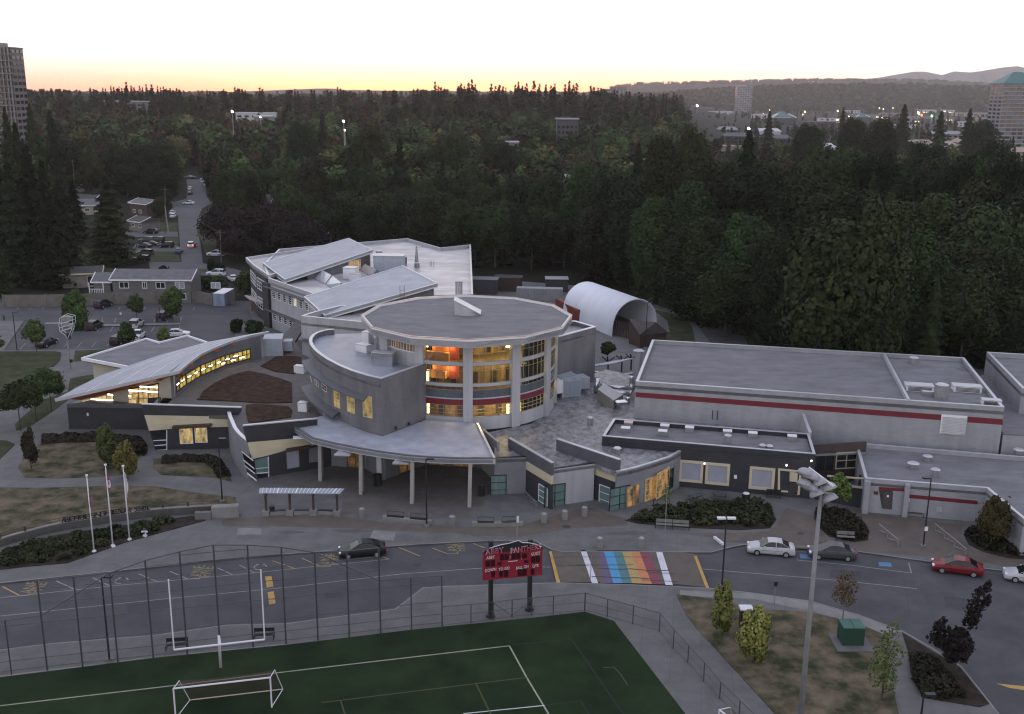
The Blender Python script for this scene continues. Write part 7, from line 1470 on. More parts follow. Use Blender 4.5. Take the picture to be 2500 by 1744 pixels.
def arrmesh(name,V,m):
    me=bpy.data.meshes.new(name); n=len(V)//4; me.vertices.add(len(V)); me.vertices.foreach_set('co',V.astype(np.float32).ravel()); me.loops.add(len(V)); me.loops.foreach_set('vertex_index',np.arange(len(V),dtype=np.int32)); me.polygons.add(n); me.polygons.foreach_set('loop_start',np.arange(0,len(V),4,dtype=np.int32)); me.polygons.foreach_set('loop_total',np.full(n,4,dtype=np.int32)); me.update(calc_edges=True)
    if m: me.materials.append(m)
    return me
def trunk_mesh(h,r_,lean=0,limbs=4,base=.2,w_=4,seed=0):
    q=random.Random(seed); mb=MB(); mb.tube([(0,0,-.3),(lean*.3,0,h*.3),(lean*.7,.05*h*.1,h*.6),(lean,0,h*.88)],r_,7,r_*.25)
    for i in range(limbs):
        z=h*lerp(base,.7,i/max(1,limbs)); a=q.uniform(0,6.28); L_=w_*.36; mb.tube([(lean*z/h,0,z),(math.cos(a)*L_*.6,math.sin(a)*L_*.6,z+L_*.5),(math.cos(a)*L_,math.sin(a)*L_,z+L_*1.1)],r_*.4,5,r_*.1)
    return mb
def maketree(label,cat,x,y,h,w_,kind,m,n=1500,ls=.3,base=.2,name=None,z=0,seed=None,tm=bark,lean=0,group=None):
    seed=seed if seed is not None else rnd.randint(0,9999); C,N=crown_pts(kind,h,w_,n,base,seed); V=quads(C,N,nr.uniform(.6,1.25,n)*ls)
    t=T(name or {'conifer':'conifer_tree'}.get(kind,'tree'),label,cat,(x,y,z),0,group); o=bpy.data.objects.new('crown',arrmesh('crown',V,m)); sc.collection.objects.link(o); o.parent=t
    trunk_mesh(h,max(.07,h*.014),lean,4 if kind!='conifer' else 0,base,w_,seed).build('trunk',tm,t,rel=False); return t
def near(label,f,bx,by,ty,wpx,kind,m,n=1500,ls=.2,base=.2,zb=K,tm=bark,**k):
    b=g(f,bx,by,zb); h=ht(f,bx,by,ty,zb)-zb; w_=wpx/f[2]*b.y/FPX*1.03; return maketree(label,'tree',b.x,b.y,h,w_,kind,m,int(n*(2.3 if n>700 else 1.6)),ls*(.62 if n>700 else .8),base,z=zb,tm=tm,**k)
near('big bushy green tree on the left end of the car park island',fA,605,835,500,240,'oval',LM,3200,.34,.06,zb=0); near('young green tree on the car park island, middle one',fA,1094,760,548,140,'oval',LM,1300,.28,.3,zb=0); near('broad young green tree at the right end of the car park island',fA,1378,768,480,230,'oval',LM,2200,.3,.2,zb=0)
near('small dark green tree at the car park edge beside the black lamp',fA,295,1022,760,190,'round',LM,1500,.26,.3); near('small dark round tree in front of the car park beside the flat library roof',fA,1015,985,780,150,'round',LG,1200,.26,.2); near('pale green small tree rising behind the flat library roof',fA,1310,960,795,120,'oval',LS,900,.24,.1)
near('spreading autumn orange green tree at the far left, leaning over the path',fA,165,1640,1260,420,'spread',LB,3000,.24,.42); near('light green tree between the orange one and the dark one at far left',fA,290,1560,1205,250,'round',LM,1800,.22,.4); near('dark green round tree beside the library roof tip',fA,412,1490,1150,250,'round',LM,2200,.22,.34)
near('tree edge cut off at the left side beside the car park path',fA,-60,1060,860,210,'round',LM,900,.24,.3)
near('narrow dark reddish young tree on the left lawn by the winding path',fD,252,822,455,150,'oval',leafmat('leaf_dark_red',(.018,.021,.011),(.036,.030,.016),.5),1300,.17,.22); near('young green tree with pale pointed top on the left lawn',fD,855,800,415,215,'oval',leafmat('leaf_olive',(.035,.045,.016),(.06,.065,.025),.4),1900,.19,.1); near('golden green young tree on the left lawn behind the right flagpole',fD,1022,880,560,220,'oval',leafmat('leaf_golden',(.07,.065,.022),(.12,.10,.032),.4),1900,.19,.12)
near('light feathery green tree behind the small shrub bed by the courtyard',fG,1243,1075,850,170,'oval',leafmat('leaf_feathery',(.055,.085,.02),(.10,.13,.035),.3),1200,.19,.3); near('rusty autumn tree on the right shrub bed in front of the changing room block',fG,2100,1275,975,240,'oval',leafmat('leaf_rust',(.030,.026,.011),(.060,.046,.019),.3),2600,.2,.2)
near('upright yellow green tree beside the black lamp base, left one of the pair',fH,155,1150,770,175,'oval',LY,1500,.16,.1); near('plump yellow green tree in front of the control cabinet, right one of the pair',fH,350,1290,930,240,'oval',LY,1900,.17,.02)
near('thin young tree with sparse tan leaves by the curved footpath',fH,888,1030,735,225,'sparse',LO,420,.11,.3,tm=barkl); near('thin sparse green tree overlapping the footpath right of the transformer box',fH,1125,1520,1035,260,'sparse',leafmat('leaf_sparse',(.05,.07,.025),(.085,.11,.04),.3),620,.11,.1); pt=near('dark purple leaved tree with a ragged leaning top in the right shrub bed',fH,1570,1345,1085,215,'spread',LP,1700,.17,.15)
C_,N_=crown_pts('sparse',4.2,1.7,420,.0,9); C_+=np.array([.45,0,3.6])+np.stack([C_[:,2]*.28,C_[:,2]*0,C_[:,2]*0],1); q_=bpy.data.objects.new('crown',arrmesh('crown',quads(C_,N_,nr.uniform(.6,1.25,420)*.14),LP)); sc.collection.objects.link(q_); q_.parent=pt
C_,N_=crown_pts('sparse',2.6,1.9,300,.0,19); C_+=np.array([-1.5,0,2.0]); q_=bpy.data.objects.new('crown',arrmesh('crown',quads(C_,N_,nr.uniform(.6,1.25,300)*.14),LP)); sc.collection.objects.link(q_); q_.parent=pt
near('bare thin sapling between the big shrub bed and the saw tooth wing',fG,285,1130,925,70,'sparse',LS,130,.10,.5,tm=barkl); near('small autumn tree in the yard left of the gymnasium',fO,1250,795,640,125,'round',LB,900,.26,.28,zb=0)
def shrubcone(label,f,bx,by,ty,wpx,m,kind='oval'): near(label,f,bx,by,ty,wpx,kind,m,900,.3,0.0,zb=0,name='shrub')
shrubcone('tall dark clipped cone shrub left of the white parked suv yard',fA,1692,385,255,70,LD); shrubcone('round dark shrub beside the cone shrub',fA,1760,390,305,100,LD,'round'); shrubcone('big bush behind the fence left of the blue container',fA,1600,540,400,220,LG,'round'); shrubcone('second big bush behind the fence near the blue container',fA,1720,530,405,200,LG,'round'); shrubcone('bush between the container and the rear classroom block',fA,1960,560,360,190,LG,'round'); shrubcone('low bush below the corner of the rear classroom block',fA,1900,860,750,130,LD,'round')
shrubcone('pale leafy bush in front of the rear classroom corner',fA,2030,865,760,190,LG,'round'); shrubcone('small maroon bush behind the grey siding house roof',fA,1305,390,325,80,LP,'round'); shrubcone('dark green climbing plant on the low roof beside the rotunda',fO,905,1240,1085,110,LD,'round')
def near_round(*a,**k): pass
# hedges and ground cover
def hedge(label,f,pts,h,w_,m,n=2600,ls=.16):
    P=[g(f,x,y,K) for x,y in pts]; t=T('hedge',label,'hedge',(P[0].x,P[0].y,K)); L_=sum((b-a).length for a,b in zip(P,P[1:])); C=[];N=[]
    for a,b in zip(P,P[1:]):
        l=(b-a).length; k=int(n*l/L_); e=(b-a).normalized(); nn=np.array([-e.y,e.x,0]); s=nr.uniform(0,l,k); th=nr.uniform(0,np.pi,k); top=h*(1+.18*np.sin(s*2.1)+.1*np.sin(s*5.3))
        c=np.array(a)[None]+np.array(e)[None]*s[:,None]+nn[None]*(np.cos(th)*w_/2*nr.uniform(.7,1,k))[:,None]; c[:,2]=K+np.sin(th)**.6*top*nr.uniform(.6,1,k)
        C.append(c); N.append(nn[None]*np.cos(th)[:,None]+np.array([0,0,1.])[None]*np.sin(th)[:,None]+nr.normal(size=(k,3))*.4)
    C=np.concatenate(C)-np.array(t.location)[None]; V=quads(C,np.concatenate(N),nr.uniform(.6,1.2,len(C))*ls); o=bpy.data.objects.new('foliage',arrmesh('foliage',V,m)); sc.collection.objects.link(o); o.parent=t
LH_=leafmat('leaf_hedge',(.016,.016,.011),(.032,.028,.019),0)
hedge('long low dark hedge along the back of the left lawn',fD,[(340,590),(500,575),(800,570),(900,575)],.9,2.2,LH_); hedge('dark hedge corner at the right end of the left lawn',fD,[(920,590),(1060,590),(1110,640),(1090,700)],.9,2.2,LH_,1500); hedge('curved dark hedge around the small lawn left of the entrance',fD,[(1300,750),(1450,735),(1650,735),(1730,770),(1790,870)],.75,1.6,LH_,2000)
def cover(label,f,poly,n,h,m,ls=.16,seed=0):
    P=[g(f,x,y,K) for x,y in poly]; xs=[p.x for p in P]; ys=[p.y for p in P]; out=[]
    rs=np.random.RandomState(seed)
    def inside(x,y):
        c=False; j=len(P)-1
        for i in range(len(P)):
            if (P[i].y>y)!=(P[j].y>y) and x<(P[j].x-P[i].x)*(y-P[i].y)/(P[j].y-P[i].y)+P[i].x: c=not c
            j=i
        return c
    cl=[(rs.uniform(min(xs),max(xs)),rs.uniform(min(ys),max(ys)),rs.uniform(.4,.9)) for _ in range(200)]; cl=[c for c in cl if inside(c[0],c[1])]
    k=0
    while len(out)<n and k<n*8:
        k+=1; c=cl[rs.randint(len(cl))]; th=rs.uniform(0,6.28); r=c[2]*math.sqrt(rs.uniform(0,1)); x,y=c[0]+math.cos(th)*r,c[1]+math.sin(th)*r
        if inside(x,y): out.append((x,y,K+.05+h*c[2]*math.sqrt(max(0,1-(r/c[2])**2))*rs.uniform(.6,1)))
    C=np.array(out); V=quads(C,nr.normal(size=(len(C),3))*.6+np.array([0,0,1.])[None],nr.uniform(.6,1.2,len(C))*ls); o=bpy.data.objects.new('ground_cover',arrmesh('ground_cover',V,m)); sc.collection.objects.link(o); tag(o,label,'shrubs',kind='stuff')
LC=leafmat('leaf_cover',(.014,.020,.009),(.040,.045,.02),0)
cover('dark low shrubs under the flagpoles',fD,[(0,1480),(500,1340),(1200,1235),(1530,1190),(1560,1210),(1000,1375),(540,1535),(200,1575),(0,1590)],7500,.75,LC); cover('low shrubs filling the big planting bed',fG,[(80,1120),(240,1065),(560,1025),(790,1020),(870,1055),(895,1120),(860,1160),(700,1168),(400,1155),(130,1135)],6500,.9,LC,seed=1)
cover('low dense shrubs of the small planting bed',fG,[(1125,1072),(1290,1080),(1370,1135),(1415,1190),(1405,1230),(1330,1240),(1200,1208),(1150,1160)],4000,.9,leafmat('leaf_bed_dark',(.012,.013,.008),(.028,.024,.014),0),seed=2); cover('dark shrubs of the right planting bed',fG,[(1955,1205),(2020,1170),(2160,1205),(2300,1290),(2300,1335),(2060,1290)],2600,.9,MATS['leaf_bed_dark'],seed=3); cover('dark shrubs below the purple tree',fH,[(1290,1250),(1420,1260),(1560,1400),(1640,1500),(1500,1520),(1360,1490),(1310,1400)],2600,.8,MATS['leaf_bed_dark'],seed=4)
# ---------------------------------------------------------------- the woods
VAR={}
def variants(key,kind,m,n,ls,base,k=3):
    VAR[key]=[]
    for i in range(k):
        C,N=crown_pts(kind,1.0,1.0,n,base,100+i*7+len(VAR)); 
        VAR[key].append((C,N))
def vtree(key,kind,mats,h0,w0,n,ls,base,k=3):
    out=[]
    for i in range(k):
        for m in mats:
            C,N=crown_pts(kind,h0,w0,n,base,31*i+len(VAR)*3+7); V=quads(C,N,nr.uniform(.6,1.3,n)*ls); me=arrmesh('crown_mesh',V,m); mb=trunk_mesh(h0,h0*.013,0,4 if kind!='conifer' else 0,base,w0,i); tm=bpy.data.meshes.new('trunk_mesh'); tm.from_pydata(mb.v,[],mb.f); tm.materials.append(bark); out.append((me,tm,m))
    VAR[key]=(out,h0,w0)
vtree('con','conifer',[LD,LG],24,8.5,9500,.24,.06,3); vtree('dec','round',[LG,LD,LG,LB],17,13,12500,.22,.12,3); vtree('tall','tall',[LG,LD,LG,LB],26,13,17000,.225,.06,3)
vtree('big','tall',[LD,LG,LD],30,21,36000,.20,.05,2)
vtree('maple','spread',[LP],13,15,8000,.27,.1,2)
ords=['first','second','third','fourth','fifth','sixth','seventh','eighth','ninth','tenth','eleventh','twelfth','thirteenth','fourteenth','fifteenth','sixteenth','seventeenth','eighteenth','nineteenth','twentieth']+['twenty '+q for q in('first','second','third','fourth','fifth','sixth','seventh','eighth','ninth')]+['thirtieth']+['thirty '+q for q in('first','second','third','fourth','fifth','sixth','seventh','eighth','ninth')]+['fortieth']+['forty '+q for q in('first','second','third','fourth','fifth','sixth','seventh','eighth','ninth')]+['fiftieth']+['fifty '+q for q in('first','second','third','fourth','fifth','sixth','seventh','eighth','ninth')]
TREES=[]
def addtree(px,row,Y,key,w_=None,mi=None):
    p=gy(f0,px,row,Y); z0=terr(p.x,Y); h=p.z-z0
    TREES.append([p.x,Y,h,key,w_,mi])
# conspicuous crowns read from the photo: (px, top row, distance, kind)
for a in [(q if q[4]<17.5 or q[3]=='con' or q[3]=='maple' else (q[0],q[1],q[2],'big',q[4])) for q in ((15,395,232,'con',11),(60,350,246,'con',12),(100,395,228,'con',10),(140,430,236,'con',11),(35,300,300,'con',11),(95,330,290,'con',12),(165,345,425,'dec',16),(-30,330,240,'con',12),(255,424,262,'con',15),(175,440,300,'con',9),(120,270,400,'con',12),(10,262,380,'con',10),(70,255,430,'con',11),(210,372,425,'dec',17),(282,357,440,'dec',18),(305,402,418,'dec',13),(340,350,430,'dec',18),(391,357,450,'dec',17),(385,413,402,'dec',18),(392,480,352,'dec',8),
  (540,500,292,'maple',15),(600,505,283,'maple',16),(650,497,290,'maple',17),(700,510,278,'maple',16),(735,540,268,'maple',14),(575,560,268,'maple',12),(535,445,415,'dec',11),(556,470,380,'dec',10),(600,425,430,'dec',14),(655,415,440,'dec',14),(700,434,330,'dec',15),(760,400,330,'tall',16),(735,295,480,'tall',20),(785,280,500,'con',11),(880,330,360,'tall',13),(905,300,420,'tall',17),(975,335,350,'con',10),(850,470,290,'dec',17),(1000,455,300,'dec',19),(1080,470,285,'dec',17),(1180,450,300,'dec',16),(1270,430,300,'dec',17),(1190,290,470,'con',12),(1100,320,440,'dec',24),(1220,340,420,'dec',22),
  (930,470,292,'dec',16),(1040,480,270,'dec',15),(1130,490,262,'dec',15),(1210,500,262,'dec',14),(1340,420,290,'tall',15),(1420,400,285,'tall',15),(1480,420,262,'tall',15),(1300,520,258,'dec',14),(1380,530,262,'dec',14),(1460,500,240,'tall',13),(1540,440,236,'tall',14),(1620,330,262,'tall',15),(1690,310,300,'tall',14),(1560,350,330,'con',11),(1830,318,236,'con',13),(1770,400,240,'con',11),(1690,450,222,'tall',15),(1600,480,225,'tall',14),(1740,530,196,'tall',13),(1830,520,190,'tall',13),(1690,560,200,'tall',14),(1900,560,180,'tall',13),(1960,430,205,'tall',15),(2050,350,240,'tall',24),(2140,365,235,'tall',20),(2250,400,225,'tall',20),(2330,390,215,'tall',18),(2420,380,215,'tall',20),(2480,390,200,'tall',18),(2550,380,215,'tall',18),(2000,480,195,'tall',16),(2100,470,196,'tall',16),(2200,500,190,'tall',16),(2300,480,190,'tall',16),(2400,490,186,'tall',16),(2490,470,186,'tall',16),
  (1990,600,176,'tall',14),(2090,620,172,'tall',14),(2190,600,172,'tall',14),(2290,590,172,'tall',14),(2390,600,170,'tall',14),(2480,610,168,'tall',14),(1780,640,186,'dec',13),(1880,650,180,'dec',13),(1700,640,200,'dec',13),(2210,255,760,'con',20),(2300,270,700,'con',16),(2370,265,720,'con',16),(1880,270,800,'con',13),(2060,262,820,'con',12),(2405,290,640,'dec',24),(2270,350,330,'dec',20),(2440,350,300,'dec',18),(1980,300,520,'dec',22),(2090,285,600,'tall',22),(2160,290,560,'dec',26))]:
    addtree(a[0],a[1],a[2],a[3],a[4])
DONE=len(TREES)
def blocked(x,y):
    if y<150 or (y<168 and x<36): return True
    if y<262 and x<44+ (y-165)*-.02 and x>-60: 
        if y<262 and x<16: return True
        if x<46 and y<212: return True
        if x<30 and y<238: return True
    # street corridor
    c=-84-(y-265)*.305; 
    if 200<y<570 and c-9<x<c+9: return True
    if 195<y<300 and -130<x<-38 and not (x<c-40): return True          # houses, yards, maples placed by hand
    if 262<=y<410 and c-78<x<c+5: return True
    if 400<y<432 and c-62<x<c+50: return True
    if y<215 and x<-40: return True
    for hx,hy in HB:
        if abs(x-hx)<11 and -22<y-hy<14: return True
    return False
HB=[(o.location.x+5,o.location.y+4) for o in sc.objects if o.name.startswith('house')]+[((-.078)*700,700)]
fill=[]
y=156.
while y<620:
    sp_=8.5+y*.008; x=-.62*y
    while x<.60*y:
        X=x+rnd.uniform(-.4,.4)*sp_; Y_=y+rnd.uniform(-.4,.4)*sp_; x+=sp_
        if blocked(X,Y_): continue
        if any((X-t[0])**2+(Y_-t[1])**2<(34 if t[1]<330 else 20) for t in TREES[:DONE]): continue
        u=X/Y_
        if u>.16 and Y_>290:                                     # gaps with yards and roofs on the right
            if rnd.random()<.74: continue
        hmax=19+9*smooth(.08,.2,u)*(1-smooth(260,380,Y_)) ; hmax=min(hmax,(43.6-.038*Y_)if Y_<420 else 27); 
        if u>.16 and Y_>270: hmax=min(hmax,43.6-(345-236)/2500*Y_*1.02) if Y_<700 else min(hmax,15)
        if hmax<8: continue
        h=hmax*rnd.uniform(.6,1.05)
        if u<-.28: key='con' if rnd.random()<.6 or Y_<275 else 'dec'
        elif u<0: key=rnd.choice(['dec','dec','tall','con'])
        else: key=rnd.choice(['tall','tall','dec','con']) if Y_<330 else rnd.choice(['dec','dec','tall','con'])
        fill.append([X,Y_,max(9,h),key,None,None])
    y+=sp_
fill.sort(key=lambda t:t[1]); NT=285-DONE
inview=[t for t in fill if -60<proj((t[0],t[1],terr(t[0],t[1])+t[2]*.8))[0]<2560]
things=TREES+inview[:NT]; rest=inview[NT:]
def region(x,y):
    u=x/y
    if u>.30: return 'far right behind the east annex'
    if u>.17: return 'behind the gymnasium'
    if u>.07: return 'behind the hoop shelter'
    if u>-.12: return 'behind the rear classroom block'
    if u>-.24: return 'right of the street'
    return 'left of the street'
cnt={}
bandof=lambda y: 'nearest' if y<215 else 'second' if y<250 else 'middle' if y<290 else 'back' if y<360 else 'distant'
for t in things: cnt.setdefault((region(t[0],t[1]),bandof(t[1]),t[3]),[]).append(t)
for k,v in cnt.items():
    v.sort(key=lambda t:t[0]/t[1])
    for i,t in enumerate(v):
        var,h0,w0=VAR[t[3]]; me,tm,m=var[rnd.randrange(len(var))] if t[3]!='maple' else var[i%2]
        col={'leaf_green':'green','leaf_dark':'dark green','leaf_bronze':'bronze green','leaf_purple':'dark purple'}[m.name]
        kn={'con':'pointed conifer','dec':'round tree','tall':'tall tree','big':'massive tree','maple':'spreading maple'}[t[3]]
        lab=f"{col} {kn} {k[0]}, {k[1]} band, {ords[i]} from left"
        root=T('conifer_tree' if t[3]=='con' else 'maple_tree' if t[3]=='maple' else 'broadleaf_tree',lab,'tree',(t[0],t[1],terr(t[0],t[1])),rnd.uniform(0,6.28),'trees of the woods '+k[0])
        s=t[2]/h0; ws=(t[4]/w0) if t[4] else s*rnd.uniform(.85,1.2); root.scale=(ws,ws*rnd.uniform(.9,1.1),s)
        c=bpy.data.objects.new('crown',me); sc.collection.objects.link(c); c.parent=root; tr=bpy.data.objects.new('trunk',tm); sc.collection.objects.link(tr); tr.parent=root
# the far wood: one mass
def tintmat(name):
    m=bpy.data.materials.new(name); m.use_nodes=True; N=m.node_tree.nodes; L=m.node_tree.links; b=N['Principled BSDF']; b.inputs['Roughness'].default_value=.9; b.inputs['Specular IOR Level'].default_value=.1; a=N.new('ShaderNodeAttribute'); a.attribute_name='tint'; L.new(a.outputs['Color'],b.inputs['Base Color']); return m
fw_m=tintmat('far_foliage')
cols=np.array([(.022,.036,.013),(.012,.020,.009),(.042,.042,.018),(.034,.056,.018),(.056,.062,.024),(.034,.024,.014)])
LODS={}
for lod,n,ls in ((0,1100,.034),(1,380,.055),(2,90,.10)):
    LODS[lod]={k:[(lambda CN: quads(CN[0],CN[1],nr.uniform(.6,1.3,n)*(ls if kd!='conifer' else ls*.8)))(crown_pts(kd,1.0,{'con':.32,'dec':.8,'tall':.5}[k],n,.03,s)) for s in range(4)] for k,kd in (('con','conifer'),('dec','round'),('tall','tall'))}
LODS[3]={'con':[quads(*(lambda c:(c[0]*np.array([.8,.8,1]),c[1]))(crown_pts('conifer',1.0,.30,620,.03,50+s)),nr.uniform(.5,1.2,620)*.019) for s in range(4)]}
LODS[4]={k:[quads(*crown_pts(kd,1.0,.9,30,.03,s),nr.uniform(.6,1.3,30)*.2) for s in range(4)] for k,kd in (('con','oval'),('dec','round'))}
VS=[];CS=[]
def farstuff(x,y,h,key,lod):
    V=LODS[lod][key][rnd.randrange(4)]; a=rnd.uniform(0,6.28); c,s=math.cos(a),math.sin(a); q=V*h*np.array([rnd.uniform(.85,1.5),rnd.uniform(.85,1.5),1]); q=np.stack([q[:,0]*c-q[:,1]*s+x,q[:,0]*s+q[:,1]*c+y,q[:,2]+terr(x,y)-.5],1); VS.append(q)
    col=cols[rnd.choice([0,0,1,1,2,3,3,4,5]) if key!='con' else rnd.choice([1,1,1,0,5])]*rnd.uniform(.5,1.75); CS.append(np.repeat((col[None]*nr.uniform(.75,1.3,(len(q)//4,1))),4,0))
for t in rest: farstuff(t[0],t[1],t[2],t[3],0)
y=620.
while y<3600:
    sp_=(9.5+y*.006) if y<1300 else 15+y*.006; x=-.60*y
    while x<.60*y:
        X=x+rnd.uniform(-.45,.45)*sp_; Y_=y+rnd.uniform(-.45,.45)*sp_; x+=sp_; u=X/Y_
        town=smooth(.155,.175,u)*(1 if Y_>820 else .8)
        if rnd.random()<town*(.70 if Y_<2700 else .35): continue
        if -.09<u<-.055 and 690<Y_<760: continue
        if -.16<u<-.12 and 1000<Y_<1050: continue
        hs=rnd.uniform(.65,1.0)*(22 if u<.16 else 13)
        sp9=rnd.random()<.07
        if u<.16 and sp9 and Y_>800: hs=rnd.uniform(25,29)
        key='con' if (sp9 and Y_>800) else rnd.choice(['con','con','con','tall']) if Y_>800 else rnd.choice(['dec','dec','tall','con'])
        farstuff(X,Y_,hs,key,1 if Y_<1150 else 2)
    y+=sp_*(1.0 if y<1300 else 1.6)
# trees along the crest of the far hills
for k in range(2600):
    u=rnd.uniform(.10,.56); Y_=3900+rnd.uniform(-250,60)
    X=u*Y_; px=1250+u*FPX*.97; pr=HILLS['hill'] if k%2 else HILLS['far_hill']; Yh=3900 if k%2 else 6200; rw__=None
    for a,b in zip(pr,pr[1:]):
        if a[0]<=px<=b[0]: rw__=lerp(a[1],b[1],(px-a[0])/(b[0]-a[0]))
    if rw__ is None: continue
    p=gy(f0,px,rw__,Yh); farstuff(p.x+rnd.uniform(-8,8),Yh+rnd.uniform(-60,10),rnd.uniform(9,20)*(1.3 if k%2==0 else 1),rnd.choice(['con','dec','dec']),2); VS[-1][:,2]+=p.z-9-terr(p.x,Yh)
for k in range(3200):
    u=rnd.uniform(.155,.58); t_=rnd.random(); Yk=3200+700*t_; px=1250+u*FPX*.97; pr=HILLS['hill']; rw__=None
    for a,b in zip(pr,pr[1:]):
        if a[0]<=px<=b[0]: rw__=lerp(a[1],b[1],(px-a[0])/(b[0]-a[0]))
    if rw__ is None: continue
    pc=gy(f0,px,rw__,3900); s_=(Yk-3900)/700; hf=0
    for a,b in zip([(-1,0),(-.6,.35),(-.3,.72)],[(-.6,.35),(-.3,.72),(0,1)]):
        if a[0]<=s_<=b[0]: hf=lerp(a[1],b[1],(s_-a[0])/(b[0]-a[0]))
    farstuff(u*Yk,Yk,rnd.uniform(11,20),rnd.choice(['con','dec']),4); VS[-1][:,2]+=max(0,pc.z)*hf-terr(u*Yk,Yk)-2; CS[-1][:]*=.75
for px,row in ((220,212),(250,211),(270,206),(290,209),(307,198),(320,207),(340,206),(356,202),(370,204),(384,208),(398,209),(415,213),(430,212),(505,216),(545,216),(573,209),(584,214),(591,214),(634,209),(700,217),(720,215),(760,216),(800,216),(824,210),(838,216),(900,216),(960,216),(1010,214),(1020,212),(1062,197),(1070,206),(1118,206),(1125,201),(1134,206),(1144,198),(1152,192),(1160,202),(1199,202),(1210,208),(1219,204),(1228,208),(1258,204),(1266,196),(1275,206),(1286,202),(1304,194),(1317,200),(1333,202),(1345,207),(1355,200),(1380,204),(1390,194),(1400,203),(1408,199),(1443,206),(1460,210),(1500,216),(1530,220),(1560,222),(1590,224),(1620,226),(1645,224)):
    for dx in ((0,) if row<205 else (0,7)):
        Yk=rnd.uniform(840,960); p=gy(f0,px+dx,row+dx*.5,Yk); z0=terr(p.x,Yk); h=p.z-z0
        if h>8: farstuff(p.x,Yk,h/1.0,'con',3); CS[-1][:]=CS[-1]*0+np.array([.013,.015,.009])
V=np.concatenate(VS); me=arrmesh('far_wood',V,fw_m); ca=me.color_attributes.new('tint','FLOAT_COLOR','CORNER'); cc=np.concatenate([np.concatenate(CS),np.ones((len(V),1))],1); ca.data.foreach_set('color',cc.astype(np.float32).ravel())
o=bpy.data.objects.new('far_wood',me); sc.collection.objects.link(o); tag(o,'distant mixed wood stretching to the horizon','wood',kind='stuff')
# shrubby floor under the near woods so that the gaps read as undergrowth
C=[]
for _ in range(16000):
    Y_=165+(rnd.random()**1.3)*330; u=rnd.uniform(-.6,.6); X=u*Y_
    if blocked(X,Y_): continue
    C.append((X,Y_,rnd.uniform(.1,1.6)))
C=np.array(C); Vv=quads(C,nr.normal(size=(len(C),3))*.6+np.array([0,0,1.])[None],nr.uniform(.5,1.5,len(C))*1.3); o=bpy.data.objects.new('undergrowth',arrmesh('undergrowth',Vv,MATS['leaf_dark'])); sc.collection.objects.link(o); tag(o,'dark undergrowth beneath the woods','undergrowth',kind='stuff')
sheet('lake',lakem,[(-75,690,terr(-60,700)+.3),(-30,690,terr(-60,700)+.3),(-35,770,terr(-60,770)+.3),(-72,770,terr(-60,770)+.3)])
# ================================================================ FAR TOWN, TOWERS, LIGHTS
wl=[mat('town_wall_%s'%n,c,rough=.8) for n,c in (('grey',(.16,.16,.165)),('cream',(.28,.25,.20)),('brown',(.11,.08,.06)),('white',(.42,.42,.43)),('dark',(.05,.05,.055)))]
rfm=[mat('town_roof_%s'%n,c,rough=.7) for n,c in (('grey',(.20,.20,.21)),('pale',(.40,.40,.42)),('tan',(.26,.20,.15)),('dark',(.07,.07,.075)))]
lit_w=mat('town_lit_window',(1,.8,.5),emit=(1,.72,.35),es=1.6)
def block(px0,px1,row,Y,h,label,wi,ri,lit=False,gable=False,dep=None,wins=6,z0=None):
    a=gy(f0,px0,row,Y); b=gy(f0,px1,row,Y); base=0; W_=b.x-a.x; dep=dep or max(14,W_*.45); top=h
    t=T('town_building',label,'building',(a.x,Y,base)); mb=MB(); mb.prism([(a.x,Y),(b.x,Y),(b.x,Y+dep),(a.x,Y+dep)],-.2,top); w_=mb.build('wall',wl[wi],t)
    mb=MB(); c=1.2
    if gable: mb.add([(a.x-c,Y-c,top),(b.x+c,Y-c,top),(b.x+c,Y+dep+c,top),(a.x-c,Y+dep+c,top),(a.x+2,Y+dep/2,top+3.2),(b.x-2,Y+dep/2,top+3.2)],[(0,1,5,4),(2,3,4,5),(3,0,4),(1,2,5),(3,2,1,0)])
    else: mb.prism([(a.x-c/2,Y-c/2),(b.x+c/2,Y-c/2),(b.x+c/2,Y+dep+c/2),(a.x-c/2,Y+dep+c/2)],top,top+.7)
    mb.build('roof',rfm[ri],t); k=max(2,wins)
    for fl in range(max(1,int(h//3.2))):
        for i in range(k):
            x=lerp(a.x,b.x,(i+.5)/k); ww=W_/k*.55; mb=MB(); z=1.6+fl*3.2; mb.box((x,Y-.08,z),(ww,.16,1.5)); mb.build('window',lit_w if (lit and (i*7+fl*3)%4==0) else glass,t)
    return t
def rowY(px,row,z=0):
    d=ray(px,row); t=(z-CH)/d.z; return d.y*t
